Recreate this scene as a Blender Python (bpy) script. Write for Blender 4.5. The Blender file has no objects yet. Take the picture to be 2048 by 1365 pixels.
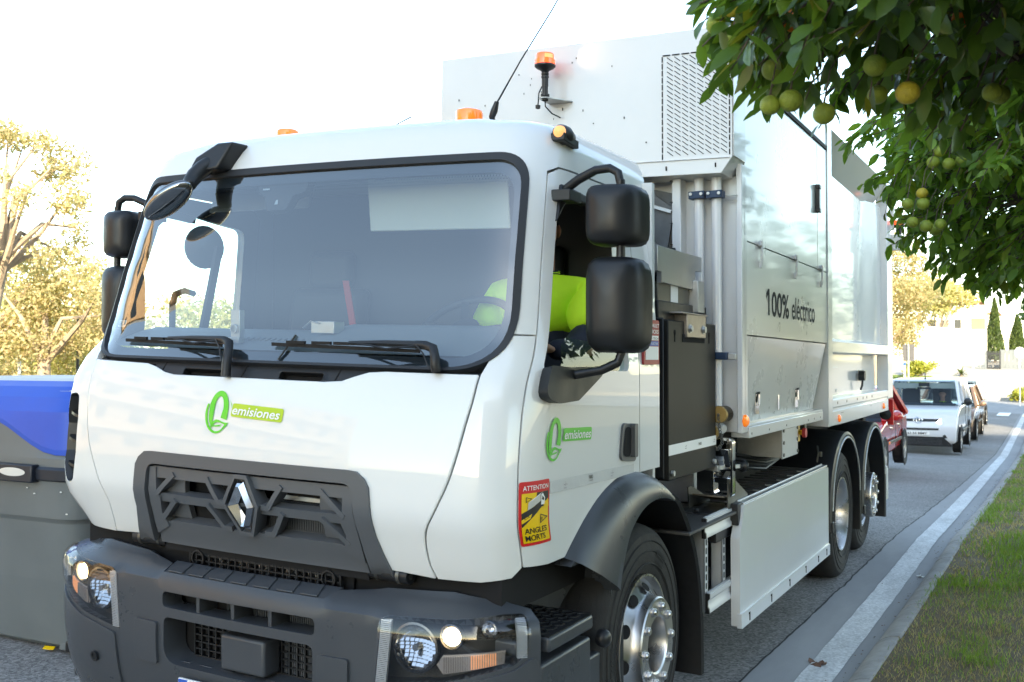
import bpy, bmesh, math, random
import numpy as np
from mathutils import Vector, Matrix
from mathutils.geometry import delaunay_2d_cdt
from mathutils import noise as mnoise
random.seed(7)
RNG = np.random.default_rng(7)
R = math.radians
SC = bpy.context.scene

# ------------------------------------------------------------------ camera
cam_d = bpy.data.cameras.new("camera")
cam = bpy.data.objects.new("camera", cam_d)
SC.collection.objects.link(cam)
SC.camera = cam
cam_d.sensor_width = 36.0
cam_d.lens = 36.0 * 2069.0 / 2048.0
cam_d.clip_start = 0.05
cam_d.clip_end = 3000.0
cam.location = (2.80, -3.07, 1.77)
cam.rotation_euler = (R(90 + 1.1), 0.0, R(27.8))
cam_d.dof.use_dof = True
cam_d.dof.focus_distance = 5.0
cam_d.dof.aperture_fstop = 6.3

# ------------------------------------------------------------------ light
SUN_EL = 18.0
SUN_AZ = 28.0            # degrees from -y towards +x : the sun stands behind the camera
sx, sy = math.sin(R(SUN_AZ)), -math.cos(R(SUN_AZ))
sun_dir = Vector((sx * math.cos(R(SUN_EL)), sy * math.cos(R(SUN_EL)), math.sin(R(SUN_EL))))
W = bpy.data.worlds.new("World")
SC.world = W
W.use_nodes = True
nt = W.node_tree
bg = nt.nodes["Background"]
sky = nt.nodes.new("ShaderNodeTexSky")
sky.sky_type = 'NISHITA'
sky.sun_disc = False
sky.sun_elevation = R(SUN_EL)
sky.sun_rotation = math.atan2(sx, sy)
sky.dust_density = 0.4
sky.air_density = 1.0
sky.ozone_density = 0.4
hsv = nt.nodes.new("ShaderNodeHueSaturation")
hsv.inputs["Saturation"].default_value = 0.86
nt.links.new(sky.outputs[0], hsv.inputs["Color"])
nt.links.new(hsv.outputs[0], bg.inputs[0])
bg.inputs[1].default_value = 0.15
sl = bpy.data.lights.new("sun", 'SUN')
sl.energy = 4.0
sl.angle = R(0.5)
sl.color = (1.0, 0.81, 0.56)
so = bpy.data.objects.new("sun", sl)
SC.collection.objects.link(so)
so.rotation_euler = sun_dir.to_track_quat('Z', 'Y').to_euler()
vs = SC.view_settings
vs.view_transform = 'Standard'
vs.look = 'None'
vs.gamma = 1.0
vs.exposure = 2.10
vs.use_white_balance = True
vs.white_balance_temperature = 6450
vs.white_balance_tint = 5.0
SC.cycles.max_bounces = 8
SC.cycles.transparent_max_bounces = 16
SC.cycles.caustics_reflective = False
SC.cycles.caustics_refractive = False
SC.cycles.use_denoising = True

# ------------------------------------------------------------------ helpers
KS = 0.0297              # the road falls towards the kerb: everything on it follows that cross fall


def fall(x):
    return KS * (1.25 - x)


def drop(y):
    """height of the road along its length"""
    if y < 8: return 0.0
    if y < 26: return -0.035 * (y - 8)
    if y < 30: return -0.63 - 0.006 * (y - 26)
    return -0.654


def tag(o, label=None, cat=None, group=None, kind=None):
    if label: o["label"] = label
    if cat: o["category"] = cat
    if group: o["group"] = group
    if kind: o["kind"] = kind
    return o


def thing(name, label, cat, loc=(0, 0, 0), rz=0.0, group=None):
    o = bpy.data.objects.new(name, None)
    SC.collection.objects.link(o)
    o.empty_display_size = 0.2
    o.location = loc
    o.rotation_euler = (0, 0, rz)
    return tag(o, label, cat, group)


def frame_of(d):
    d = Vector(d).normalized()
    a = Vector((0, 0, 1)) if abs(d.z) < 0.9 else Vector((1, 0, 0))
    u = a.cross(d).normalized()
    return u, d.cross(u), d


class MB:
    def __init__(s):
        s.v, s.f, s.m = [], [], []

    def add(s, vs_, fs, mi=0):
        o = len(s.v)
        s.v += [tuple(p) for p in vs_]
        s.f += [tuple(i + o for i in f) for f in fs]
        s.m += [mi] * len(fs)
        return s

    def bx(s, x0, x1, y0, y1, z0, z1, mi=0):
        v = [(x0, y0, z0), (x1, y0, z0), (x1, y1, z0), (x0, y1, z0), (x0, y0, z1), (x1, y0, z1), (x1, y1, z1), (x0, y1, z1)]
        return s.add(v, [(0, 3, 2, 1), (4, 5, 6, 7), (0, 1, 5, 4), (1, 2, 6, 5), (2, 3, 7, 6), (3, 0, 4, 7)], mi)

    def obx(s, c, ax, ay, az, mi=0):
        """oriented box: centre and three half-axis vectors"""
        c, ax, ay, az = Vector(c), Vector(ax), Vector(ay), Vector(az)
        v = [c + i * ax + j * ay + k * az for k in (-1, 1) for (i, j) in ((-1, -1), (1, -1), (1, 1), (-1, 1))]
        return s.add(v, [(0, 3, 2, 1), (4, 5, 6, 7), (0, 1, 5, 4), (1, 2, 6, 5), (2, 3, 7, 6), (3, 0, 4, 7)], mi)

    def bar(s, a, b, w, h=None, mi=0, up=None):
        a, b = Vector(a), Vector(b)
        d = (b - a)
        if up is None:
            u, v, _ = frame_of(d)
        else:
            u = d.cross(Vector(up)).normalized()
            v = u.cross(d).normalized()
        return s.obx((a + b) / 2, u * w / 2, v * (h or w) / 2, d / 2, mi)

    def cyl(s, a, b, r, r2=None, n=20, mi=0, caps=True):
        a, b = Vector(a), Vector(b)
        r2 = r if r2 is None else r2
        u, w, _ = frame_of(b - a)
        ring = [(math.cos(2 * math.pi * i / n), math.sin(2 * math.pi * i / n)) for i in range(n)]
        v = [a + (u * c + w * q) * r for c, q in ring] + [b + (u * c + w * q) * r2 for c, q in ring]
        f = [(i, (i + 1) % n, n + (i + 1) % n, n + i) for i in range(n)]
        if caps: f += [tuple(range(n - 1, -1, -1)), tuple(range(n, 2 * n))]
        return s.add(v, f, mi)

    def tube(s, pts, r, n=8, mi=0, caps=True, flat=1.0):
        pts = [Vector(p) for p in pts]
        rs = r if isinstance(r, (list, tuple)) else [r] * len(pts)
        v, f = [], []
        u = None
        for i, p in enumerate(pts):
            d = (pts[min(i + 1, len(pts) - 1)] - pts[max(i - 1, 0)]).normalized()
            if u is None:
                u, w, _ = frame_of(d)
            else:
                u = (u - d * u.dot(d)).normalized()
                w = d.cross(u)
            for k in range(n):
                t = 2 * math.pi * k / n
                v.append(p + (u * math.cos(t) + w * math.sin(t) * flat) * rs[i])
        for i in range(len(pts) - 1):
            for k in range(n):
                f.append((i * n + k, i * n + (k + 1) % n, (i + 1) * n + (k + 1) % n, (i + 1) * n + k))
        if caps: f += [tuple(range(n - 1, -1, -1)), tuple(range((len(pts) - 1) * n, len(pts) * n))]
        return s.add(v, f, mi)

    def lathe(s, prof, o, ax, n=32, mi=0, a0=0.0, a1=2 * math.pi, u=None):
        """prof: (radius, distance along the axis)"""
        o = Vector(o)
        if u is None: u, w, d = frame_of(ax)
        else:
            d = Vector(ax).normalized(); u = Vector(u); w = d.cross(u)
        full = abs(a1 - a0 - 2 * math.pi) < 1e-6
        m = n if full else n + 1
        v, f = [], []
        for r, h in prof:
            for k in range(m):
                t = a0 + (a1 - a0) * k / n
                v.append(o + d * h + (u * math.cos(t) + w * math.sin(t)) * r)
        for i in range(len(prof) - 1):
            for k in range(n):
                k2 = (k + 1) % m
                f.append((i * m + k, i * m + k2, (i + 1) * m + k2, (i + 1) * m + k))
        return s.add(v, f, mi)

    def prism(s, poly, axis, a, b, mi=0):
        g = {'x': lambda p, t: (t, p[0], p[1]), 'y': lambda p, t: (p[0], t, p[1]), 'z': lambda p, t: (p[0], p[1], t)}[axis]
        n = len(poly)
        v = [g(p, a) for p in poly] + [g(p, b) for p in poly]
        f = [(i, (i + 1) % n, n + (i + 1) % n, n + i) for i in range(n)] + [tuple(range(n - 1, -1, -1)), tuple(range(n, 2 * n))]
        return s.add(v, f, mi)

    def strip(s, A, B, mi=0, close=False):
        n = len(A)
        f = [(i, i + 1, n + i + 1, n + i) for i in range(n - 1)]
        if close: f.append((n - 1, 0, n, 2 * n - 1))
        return s.add(list(A) + list(B), f, mi)

    def grid(s, fn, nu, nv, mi=0):
        v = [fn(i / nu, j / nv) for j in range(nv + 1) for i in range(nu + 1)]
        f = [(j * (nu + 1) + i, j * (nu + 1) + i + 1, (j + 1) * (nu + 1) + i + 1, (j + 1) * (nu + 1) + i) for j in range(nv) for i in range(nu)]
        return s.add(v, f, mi)

    def build(s, name, mats, parent=None, bevel=0.0, seg=2, sharp=38.0, shear=False, recalc=True, merge=False, label=None):
        me = bpy.data.meshes.new(name)
        vv = [(x, y, z + KS * (1.25 - x)) for x, y, z in s.v] if shear else s.v
        me.from_pydata(vv, [], s.f)
        if not isinstance(mats, (list, tuple)): mats = [mats]
        for m in mats: me.materials.append(m)
        if len(mats) > 1: me.polygons.foreach_set("material_index", s.m)
        if recalc or merge:
            bm = bmesh.new(); bm.from_mesh(me)
            if merge: bmesh.ops.remove_doubles(bm, verts=bm.verts, dist=1e-5)
            bmesh.ops.recalc_face_normals(bm, faces=bm.faces)
            bm.to_mesh(me); bm.free()
        me.polygons.foreach_set("use_smooth", [True] * len(me.polygons))
        me.set_sharp_from_angle(angle=R(sharp))
        me.update()
        o = bpy.data.objects.new(name, me)
        SC.collection.objects.link(o)
        if parent is not None: o.parent = parent
        if bevel:
            md = o.modifiers.new("edge", 'BEVEL')
            md.width = bevel; md.segments = seg; md.limit_method = 'ANGLE'; md.angle_limit = R(40)
            md.harden_normals = False
        if label: o["label"] = label
        return o


def fast_mesh(name, verts, faces_n, idx, mats, parent=None, mi=None, smooth=False):
    """big meshes from numpy arrays: verts (n,3), idx flat, all faces have faces_n corners"""
    me = bpy.data.meshes.new(name)
    nv, nl = len(verts), len(idx)
    nf = nl // faces_n
    me.vertices.add(nv); me.vertices.foreach_set("co", np.asarray(verts, np.float32).ravel())
    me.loops.add(nl); me.loops.foreach_set("vertex_index", np.asarray(idx, np.int32))
    me.polygons.add(nf)
    me.polygons.foreach_set("loop_start", np.arange(0, nl, faces_n, dtype=np.int32))
    if not isinstance(mats, (list, tuple)): mats = [mats]
    for m in mats: me.materials.append(m)
    if mi is not None: me.polygons.foreach_set("material_index", np.asarray(mi, np.int32))
    me.update(calc_edges=True)
    me.validate()
    if smooth: me.polygons.foreach_set("use_smooth", [True] * len(me.polygons))
    o = bpy.data.objects.new(name, me)
    SC.collection.objects.link(o)
    if parent is not None: o.parent = parent
    return o


def inpoly(p, poly):
    x, y = p; c = False; j = len(poly) - 1
    for i in range(len(poly)):
        xi, yi = poly[i]; xj, yj = poly[j]
        if (yi > y) != (yj > y) and x < (xj - xi) * (y - yi) / (yj - yi) + xi: c = not c
        j = i
    return c


def rounded(poly, rad, n=5):
    """round the corners of a polygon; rad may be a list"""
    out = []
    N = len(poly)
    for i in range(N):
        r = rad[i] if isinstance(rad, (list, tuple)) else rad
        p = Vector(poly[i]); a = Vector(poly[i - 1]); b = Vector(poly[(i + 1) % N])
        if r <= 0: out.append(tuple(p)); continue
        da, db = (a - p), (b - p)
        la, lb = da.length, db.length
        da.normalize(); db.normalize()
        cosang = max(-1, min(1, da.dot(db)))
        half = math.acos(cosang) / 2
        if half > math.pi / 2 - 0.02: out.append(tuple(p)); continue
        t = min(r / math.tan(half), la * 0.49, lb * 0.49)
        p0, p2 = p + da * t, p + db * t
        for k in range(n + 1):
            q = k / n
            out.append(tuple(p0 * (1 - q) ** 2 + p * 2 * q * (1 - q) + p2 * q * q))
    return out


def rrect(x0, x1, y0, y1, r, n=5):
    return rounded([(x0, y0), (x1, y0), (x1, y1), (x0, y1)], r, n)


def densify(poly, res):
    out = []
    for i in range(len(poly)):
        a, b = Vector(poly[i]), Vector(poly[(i + 1) % len(poly)])
        k = max(1, int(math.ceil((b - a).length / res)))
        for j in range(k): out.append(tuple(a + (b - a) * j / k))
    return out


def sheet(mb, outline, S, holes=(), t0=0.0, t1=-0.02, res=0.06, mi=0, mib=None, mis=None, back=True):
    """a curved panel cut out of the surface S(u, v, t): front skin, back skin and edge"""
    ol = densify(outline, res)
    hs = [densify(h, res) for h in holes]
    pts = [Vector(p) for p in ol]; edges = []
    n = len(ol)
    edges += [(i, (i + 1) % n) for i in range(n)]
    for h in hs:
        o = len(pts); pts += [Vector(p) for p in h]
        edges += [(o + i, o + (i + 1) % len(h)) for i in range(len(h))]
    bp = np.array([tuple(p) for p in pts])
    u0, v0 = bp.min(0); u1, v1 = bp.max(0)
    k = 0
    yv = v0 + res * 0.5
    while yv < v1:
        xu = u0 + res * (0.5 if k % 2 else 0.25)
        while xu < u1:
            if inpoly((xu, yv), ol) and not any(inpoly((xu, yv), h) for h in hs):
                if ((bp - (xu, yv)) ** 2).sum(1).min() > (0.45 * res) ** 2: pts.append(Vector((xu, yv)))
            xu += res
        yv += res; k += 1
    r = delaunay_2d_cdt(pts, edges, [], 0, 1e-6)
    V, F = r[0], r[2]
    keep = []
    for f in F:
        c = sum((V[i] for i in f), Vector((0, 0))) / len(f)
        if inpoly(c, ol) and not any(inpoly(c, h) for h in hs): keep.append(tuple(f))
    top = [S(p[0], p[1], t0) for p in V]
    m = len(V)
    cnt = {}
    for f in keep:
        for i in range(len(f)):
            a, b = f[i], f[(i + 1) % len(f)]
            cnt[(a, b)] = 1
    bnd = [(a, b) for (a, b) in cnt if (b, a) not in cnt]
    if t1 is None:
        mb.add(top, keep, mi); return
    bot = [S(p[0], p[1], t1) for p in V]
    o = len(mb.v)
    mb.v += [tuple(p) for p in top] + [tuple(p) for p in bot]
    for f in keep: mb.f.append(tuple(i + o for i in f)); mb.m.append(mi)
    if back:
        for f in keep: mb.f.append(tuple(i + o + m for i in reversed(f))); mb.m.append(mi if mib is None else mib)
    for a, b in bnd: mb.f.append((b + o, a + o, a + o + m, b + o + m)); mb.m.append(mi if mis is None else mis)


_tc = {}
def text_mesh(txt, size=1.0, offset=0.0, shear=0.0, spacing=1.0, sx=1.0):
    """outline of a word as (points, triangles), its lower left corner at 0,0"""
    key = (txt, size, offset, shear, spacing, sx)
    if key in _tc: return _tc[key]
    cu = bpy.data.curves.new("txt", 'FONT')
    cu.body = txt; cu.size = size; cu.offset = offset; cu.shear = shear; cu.space_character = spacing
    cu.resolution_u = 4; cu.fill_mode = 'FRONT' if hasattr(cu, 'fill_mode') else cu.fill_mode
    o = bpy.data.objects.new("txt", cu)
    SC.collection.objects.link(o)
    dg = bpy.context.evaluated_depsgraph_get()
    dg.update()
    ev = o.evaluated_get(dg)
    me = ev.to_mesh()
    V = [(v.co.x * sx, v.co.y) for v in me.vertices]
    F = [tuple(p.vertices) for p in me.polygons]
    ev.to_mesh_clear()
    bpy.data.objects.remove(o); bpy.data.curves.remove(cu)
    if V:
        mx = min(v[0] for v in V)
        V = [(x - mx, y) for x, y in V]
    _tc[key] = (V, F)
    return V, F


def put_text(mb, txt, S, u, v, h, w=None, t=0.004, offset=0.0, shear=0.0, mi=0, du=(1, 0), dv=(0, 1), spacing=1.0, maxseg=None):
    """write on a surface S(u,v,t): lower left at u,v, cap height about h, optional total width w"""
    V, F = text_mesh(txt, 1.0, offset, shear, spacing)
    if not V: return
    wid = max(p[0] for p in V)
    hs = h / 0.73
    ws = (w / wid) if w else hs
    P = [S(u + du[0] * x * ws + dv[0] * y * hs, v + du[1] * x * ws + dv[1] * y * hs, t) for x, y in V]
    mb.add(P, F, mi)


def flat_poly(mb, poly, S, t, mi=0, res=0.05, holes=()):
    sheet(mb, poly, S, holes, t0=t, t1=None, res=res, mi=mi)


# ------------------------------------------------------------------ materials
def mat(name, col, rough=0.5, metal=0.0, coat=0.0, coat_r=0.03, spec=0.5, var=0.0, vscale=6.0, rvar=0.0, bump=0.0, bscale=60.0, emit=None, estr=0.0, alpha=1.0, trans=0.0, ior=1.45, aniso=0.0):
    m = bpy.data.materials.new(name)
    m.use_nodes = True
    N = m.node_tree.nodes; L = m.node_tree.links
    b = N["Principled BSDF"]
    b.inputs["Base Color"].default_value = (*col, 1)
    b.inputs["Roughness"].default_value = rough
    b.inputs["Metallic"].default_value = metal
    b.inputs["Coat Weight"].default_value = coat
    b.inputs["Coat Roughness"].default_value = coat_r
    b.inputs["Specular IOR Level"].default_value = spec
    b.inputs["IOR"].default_value = ior
    b.inputs["Transmission Weight"].default_value = trans
    b.inputs["Alpha"].default_value = alpha
    b.inputs["Anisotropic"].default_value = aniso
    if emit:
        b.inputs["Emission Color"].default_value = (*emit, 1)
        b.inputs["Emission Strength"].default_value = estr
    if var or rvar or bump:
        tc = N.new("ShaderNodeTexCoord")
        nz = N.new("ShaderNodeTexNoise")
        nz.inputs["Scale"].default_value = vscale; nz.inputs["Detail"].default_value = 6; nz.inputs["Roughness"].default_value = 0.65
        L.new(tc.outputs["Object"], nz.inputs["Vector"])
        if var:
            mx = N.new("ShaderNodeMix"); mx.data_type = 'RGBA'
            mx.inputs[6].default_value = (*[c * (1 - var) for c in col], 1)
            mx.inputs[7].default_value = (*[min(1, c * (1 + var * 0.6)) for c in col], 1)
            mr = N.new("ShaderNodeMapRange")
            mr.inputs[1].default_value = 0.3; mr.inputs[2].default_value = 0.7
            L.new(nz.outputs[0], mr.inputs[0]); L.new(mr.outputs[0], mx.inputs[0])
            L.new(mx.outputs[2], b.inputs["Base Color"])
        if rvar:
            mr2 = N.new("ShaderNodeMapRange")
            mr2.inputs[1].default_value = 0.3; mr2.inputs[2].default_value = 0.7
            mr2.inputs[3].default_value = max(0, rough - rvar); mr2.inputs[4].default_value = min(1, rough + rvar)
            L.new(nz.outputs[0], mr2.inputs[0]); L.new(mr2.outputs[0], b.inputs["Roughness"])
        if bump:
            nb = N.new("ShaderNodeTexNoise"); nb.inputs["Scale"].default_value = bscale; nb.inputs["Detail"].default_value = 4
            L.new(tc.outputs["Object"], nb.inputs["Vector"])
            bp = N.new("ShaderNodeBump"); bp.inputs["Strength"].default_value = bump; bp.inputs["Distance"].default_value = 0.02
            L.new(nb.outputs[0], bp.inputs["Height"]); L.new(bp.outputs[0], b.inputs["Normal"])
    return m


def glass_mat(name, tint=(0.9, 0.95, 0.95), rough=0.0, boost=1.0):
    """a single thin pane: lets light through and mirrors the surroundings by Fresnel"""
    m = bpy.data.materials.new(name); m.use_nodes = True
    N = m.node_tree.nodes; L = m.node_tree.links
    N.remove(N["Principled BSDF"])
    out = N["Material Output"]
    tr = N.new("ShaderNodeBsdfTransparent"); tr.inputs[0].default_value = (*tint, 1)
    gl = N.new("ShaderNodeBsdfGlossy"); gl.inputs["Roughness"].default_value = rough
    fr = N.new("ShaderNodeFresnel"); ge = N.new("ShaderNodeNewGeometry"); mi_ = N.new("ShaderNodeMapRange")
    mi_.inputs[3].default_value = 1.5; mi_.inputs[4].default_value = 1 / 1.5
    L.new(ge.outputs["Backfacing"], mi_.inputs[0]); L.new(mi_.outputs[0], fr.inputs[0])
    mu = N.new("ShaderNodeMath"); mu.operation = 'MULTIPLY'; mu.inputs[1].default_value = boost; mu.use_clamp = True
    mx = N.new("ShaderNodeMixShader")
    L.new(fr.outputs[0], mu.inputs[0]); L.new(mu.outputs[0], mx.inputs[0])
    L.new(tr.outputs[0], mx.inputs[1]); L.new(gl.outputs[0], mx.inputs[2])
    L.new(mx.outputs[0], out.inputs[0])
    return m


M = {}
M['white'] = mat('white paint', (0.71, 0.72, 0.71), 0.3, coat=1.0, coat_r=0.015)
M['white2'] = mat('body white paint', (0.65, 0.66, 0.66), 0.32, coat=0.7, coat_r=0.08, var=0.04, vscale=1.4, rvar=0.02)
M['panel'] = mat('polished white panel', (0.69, 0.70, 0.69), 0.28, metal=0.08, coat=0.55, coat_r=0.06, rvar=0.015, vscale=2.0)
M['grey'] = mat('grey bumper plastic', (0.050, 0.055, 0.063), 0.32, rvar=0.08, vscale=4, var=.03, bump=0.05, bscale=900)
M['grey2'] = mat('grey grille plastic', (0.085, 0.091, 0.100), 0.34, rvar=0.05, vscale=5)
M['black'] = mat('black plastic', (0.012, 0.013, 0.015), 0.42, rvar=0.08, vscale=8)
M['blackm'] = mat('matt black', (0.008, 0.008, 0.009), 0.75)
M['rubber'] = mat('tyre rubber', (0.022, 0.021, 0.020), 0.75, var=0.3, vscale=14, bump=0.15, bscale=120)
M['rubber2'] = mat('rubber seal', (0.02, 0.022, 0.026), 0.5)
M['flap'] = mat('mud flap rubber', (0.010, 0.010, 0.011), 0.6, var=0.4, vscale=20)
M['alu'] = mat('polished aluminium', (0.60, 0.58, 0.56), 0.31, metal=1.0, rvar=0.1, vscale=9, aniso=0.3)
M['alub'] = mat('brushed aluminium', (0.55, 0.55, 0.55), 0.38, metal=1.0, rvar=0.1, vscale=14, var=0.08)
M['galv'] = mat('galvanised steel', (0.50, 0.51, 0.50), 0.45, metal=0.75, var=0.12, vscale=18)
M['steel'] = mat('bare steel', (0.16, 0.16, 0.148), 0.42, metal=0.9, var=0.25, vscale=10, rvar=0.1)
M['dsteel'] = mat('dark brushed steel', (0.020, 0.020, 0.019), 0.42, spec=0.12, var=0.12, vscale=3)
M['guard'] = mat('anodised guard rail', (0.58, 0.59, 0.60), 0.45, metal=0.25)
M['smirror'] = mat('tinted mirror glass', (0.30, 0.31, 0.32), 0.05, metal=1.0)
M['chrome'] = mat('chrome', (0.82, 0.82, 0.82), 0.06, metal=1.0)
M['brass'] = mat('brass', (0.42, 0.31, 0.13), 0.38, metal=1.0, var=0.2, vscale=20)
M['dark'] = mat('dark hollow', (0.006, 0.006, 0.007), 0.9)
M['amber'] = mat('amber lens', (0.85, 0.20, 0.01), 0.18, coat=1.0, emit=(1.0, 0.22, 0.01), estr=0.12)
M['amberlit'] = mat('lit amber lens', (0.75, 0.34, 0.12), 0.2, emit=(1.0, 0.42, 0.14), estr=0.25)
M['red'] = mat('red plate', (0.35, 0.03, 0.03), 0.4)
M['green'] = mat('green vinyl', (0.10, 0.56, 0.02), 0.4, coat=0.5)
M['lime'] = mat('lime vinyl', (0.42, 0.58, 0.02), 0.4, coat=0.5)
M['vwhite'] = mat('white vinyl', (0.82, 0.82, 0.80), 0.4)
M['vblack'] = mat('black vinyl', (0.012, 0.012, 0.012), 0.4)
M['vgrey'] = mat('charcoal vinyl', (0.03, 0.032, 0.035), 0.7, spec=0.15)
M['vred'] = mat('red vinyl', (0.58, 0.01, 0.015), 0.4)
M['vyellow'] = mat('yellow vinyl', (0.80, 0.52, 0.0), 0.4)
M['vblue'] = mat('blue vinyl', (0.03, 0.10, 0.45), 0.4)
M['glass'] = glass_mat('windscreen glass', (0.80, 0.88, 0.90), boost=4.6)
M['sglass'] = glass_mat('side glass', (0.80, 0.90, 0.88))
M['lens'] = glass_mat('clear lamp lens', (0.96, 0.96, 0.96), boost=1.6)
M['cabin'] = mat('cabin trim', (0.20, 0.21, 0.22), 0.7)
M['cabind'] = mat('dark cabin trim', (0.03, 0.032, 0.036), 0.6)
M['visor'] = mat('pale visor cloth', (0.62, 0.64, 0.58), 0.8)
# ------------------------------------------------------------------ garbage truck: cab
truck = thing("garbage_truck", "white electric garbage truck with grey bumper and grille, biggest vehicle in the scene", "garbage truck")


def _hermite(xs, ys):
    xs = np.array(xs, float); ys = np.array(ys, float)
    d = np.diff(ys) / np.diff(xs)
    m = np.zeros(len(xs))
    m[0], m[-1] = d[0], d[-1]
    for i in range(1, len(xs) - 1):
        if d[i - 1] * d[i] > 0:
            w1 = 2 * (xs[i + 1] - xs[i]) + xs[i] - xs[i - 1]; w2 = xs[i + 1] - xs[i] + 2 * (xs[i] - xs[i - 1])
            m[i] = (w1 + w2) / (w1 / d[i - 1] + w2 / d[i])
    def f(x):
        x = min(max(x, xs[0]), xs[-1])
        i = min(int(np.searchsorted(xs, x, side='right')) - 1, len(xs) - 2)
        h = xs[i + 1] - xs[i]; t = (x - xs[i]) / h
        return (ys[i] * (1 + 2 * t) * (1 - t) ** 2 + m[i] * h * t * (1 - t) ** 2 + ys[i + 1] * t * t * (3 - 2 * t) - m[i + 1] * h * t * t * (1 - t))
    return f


def plan_curve(front, bez, tail):
    """half plan: front(x) up to bez[0].x, a Bezier corner, then a straight side of length tail; by arc length"""
    P = [(x, front(x)) for x in np.linspace(0, bez[0][0], 30)]
    for t in np.linspace(0, 1, 40)[1:]:
        a, b, c, d = [(1 - t) ** 3, 3 * t * (1 - t) ** 2, 3 * t * t * (1 - t), t ** 3]
        P.append(tuple(a * bez[0][i] + b * bez[1][i] + c * bez[2][i] + d * bez[3][i] for i in (0, 1)))
    P.append((bez[3][0], bez[3][1] + tail))
    P = np.array(P)
    s = np.concatenate([[0], np.cumsum(np.hypot(*np.diff(P, axis=0).T))])
    return s, P


CS, CP = plan_curve(lambda x: 0.05 * x * x, [(0.9, 0.0405), (1.06, 0.055), (1.15, 0.13), (1.15, 0.34)], 1.20)
CUE = CS[-1]
_pv = [0.96, 1.02, 1.10, 1.20, 1.35, 1.55, 1.66, 1.72, 1.80, 2.15, 2.53, 2.62, 2.69, 2.75, 2.82, 3.10, 3.40]
_pz = [0.96, 1.02, 1.10, 1.20, 1.35, 1.55, 1.66, 1.72, 1.80, 2.15, 2.53, 2.62, 2.685, 2.722, 2.742, 2.762, 2.765]
_pf = [.085, .058, .030, .000, .004, .030, .062, .090, .145, .255, .375, .410, .455, .52, .62, 0.95, 1.30]
_pw = [.985, .992, .997, 1.00, 1.00, 1.00, 1.00, 1.00, .995, .972, .945, .935, .915, .875, .80, .45, .02]
fz, ff, fw = _hermite(_pv, _pz), _hermite(_pv, _pf), _hermite(_pv, _pw)


def sstep(a, b, x):
    t = min(1, max(0, (x - a) / (b - a)))
    return t * t * (3 - 2 * t)


def cab0(u, v):
    a = min(abs(u), CUE)
    x = float(np.interp(a, CS, CP[:, 0])); y = float(np.interp(a, CS, CP[:, 1]))
    X = x * fw(v)
    z = fz(v)
    if v > 2.6: z += 0.014 * (1 - sstep(0.70, 0.84, X)) * sstep(2.6, 2.75, v)
    return Vector((math.copysign(X, u), y + ff(v) * (1 - sstep(0.15, 1.25, y)), z))


def cab(u, v, t=0.0):
    p = cab0(u, v)
    if t:
        e = 0.004
        n = (cab0(u + e, v) - cab0(u - e, v)).cross(cab0(u, v + e) - cab0(u, v - e))
        if n.length > 1e-12: p = p + n.normalized() * t
    return p


def uyz(y, v):
    """u on the left-hand side of the cab where the surface has this y at height v"""
    lo, hi = 0.5, CUE
    for _ in range(40):
        m = (lo + hi) / 2
        if cab0(m, v).y < y: lo = m
        else: hi = m
    return (lo + hi) / 2


UD = float(np.interp(0.165, CP[:, 1], CS))
UR = uyz(1.28, 1.5)
mirror = lambda poly: [(-p[0], p[1]) for p in reversed(poly)]

# windscreen opening
ws_out = rounded([(-1.085, 1.722), (1.085, 1.722), (1.085, 2.565), (-1.085, 2.565)], [0.24, 0.24, 0.13, 0.13], 10)
ws_in = rounded([(-1.055, 1.732), (1.055, 1.732), (1.055, 2.535), (-1.055, 2.535)], [0.22, 0.22, 0.11, 0.11], 10)


def ws_x(v):
    """outer half width of the windscreen opening at height v"""
    pts = sorted([(p[1], p[0]) for p in ws_out if p[0] > 0.5])
    return float(np.interp(v, [p[0] for p in pts], [p[1] for p in pts]))


# --- cab body: pillars, header, roof and rear quarters
SEAM = 1.862
half = [(ws_x(SEAM), SEAM)] + [p for p in ws_out if p[0] > 0 and p[1] > SEAM and p[1] < 2.5649]
right = [(UD - .004, SEAM), (UD - .004, 2.50), (UD + .06, 2.525), (UR - .05, 2.525), (UR + .004, 2.48), (UR + .004, 1.272), (CUE, 1.272), (CUE, 3.4)]
inner = [p for p in ws_out if p[1] > SEAM and p[0] > 0]
inner = sorted(inner, key=lambda p: (p[1], -p[0]))
inner = [(ws_x(SEAM), SEAM)] + inner
poly = list(reversed(inner)) + right
poly = poly + mirror(poly)
# order: from the screen's top centre down the right pillar, round the door, over the roof and back
mb = MB()
sheet(mb, poly, cab, t0=0, t1=-.03, res=.05, mi=0, mib=1, mis=0)
mb.bx(-1.13, 1.13, 1.50, 1.532, 1.20, 2.60, 0); mb.bx(-.95, .95, 1.49, 1.53, 2.55, 2.735, 0)
mb.build("cab_body", [M['white'], M['cabin']], truck, shear=True, sharp=50)

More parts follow.
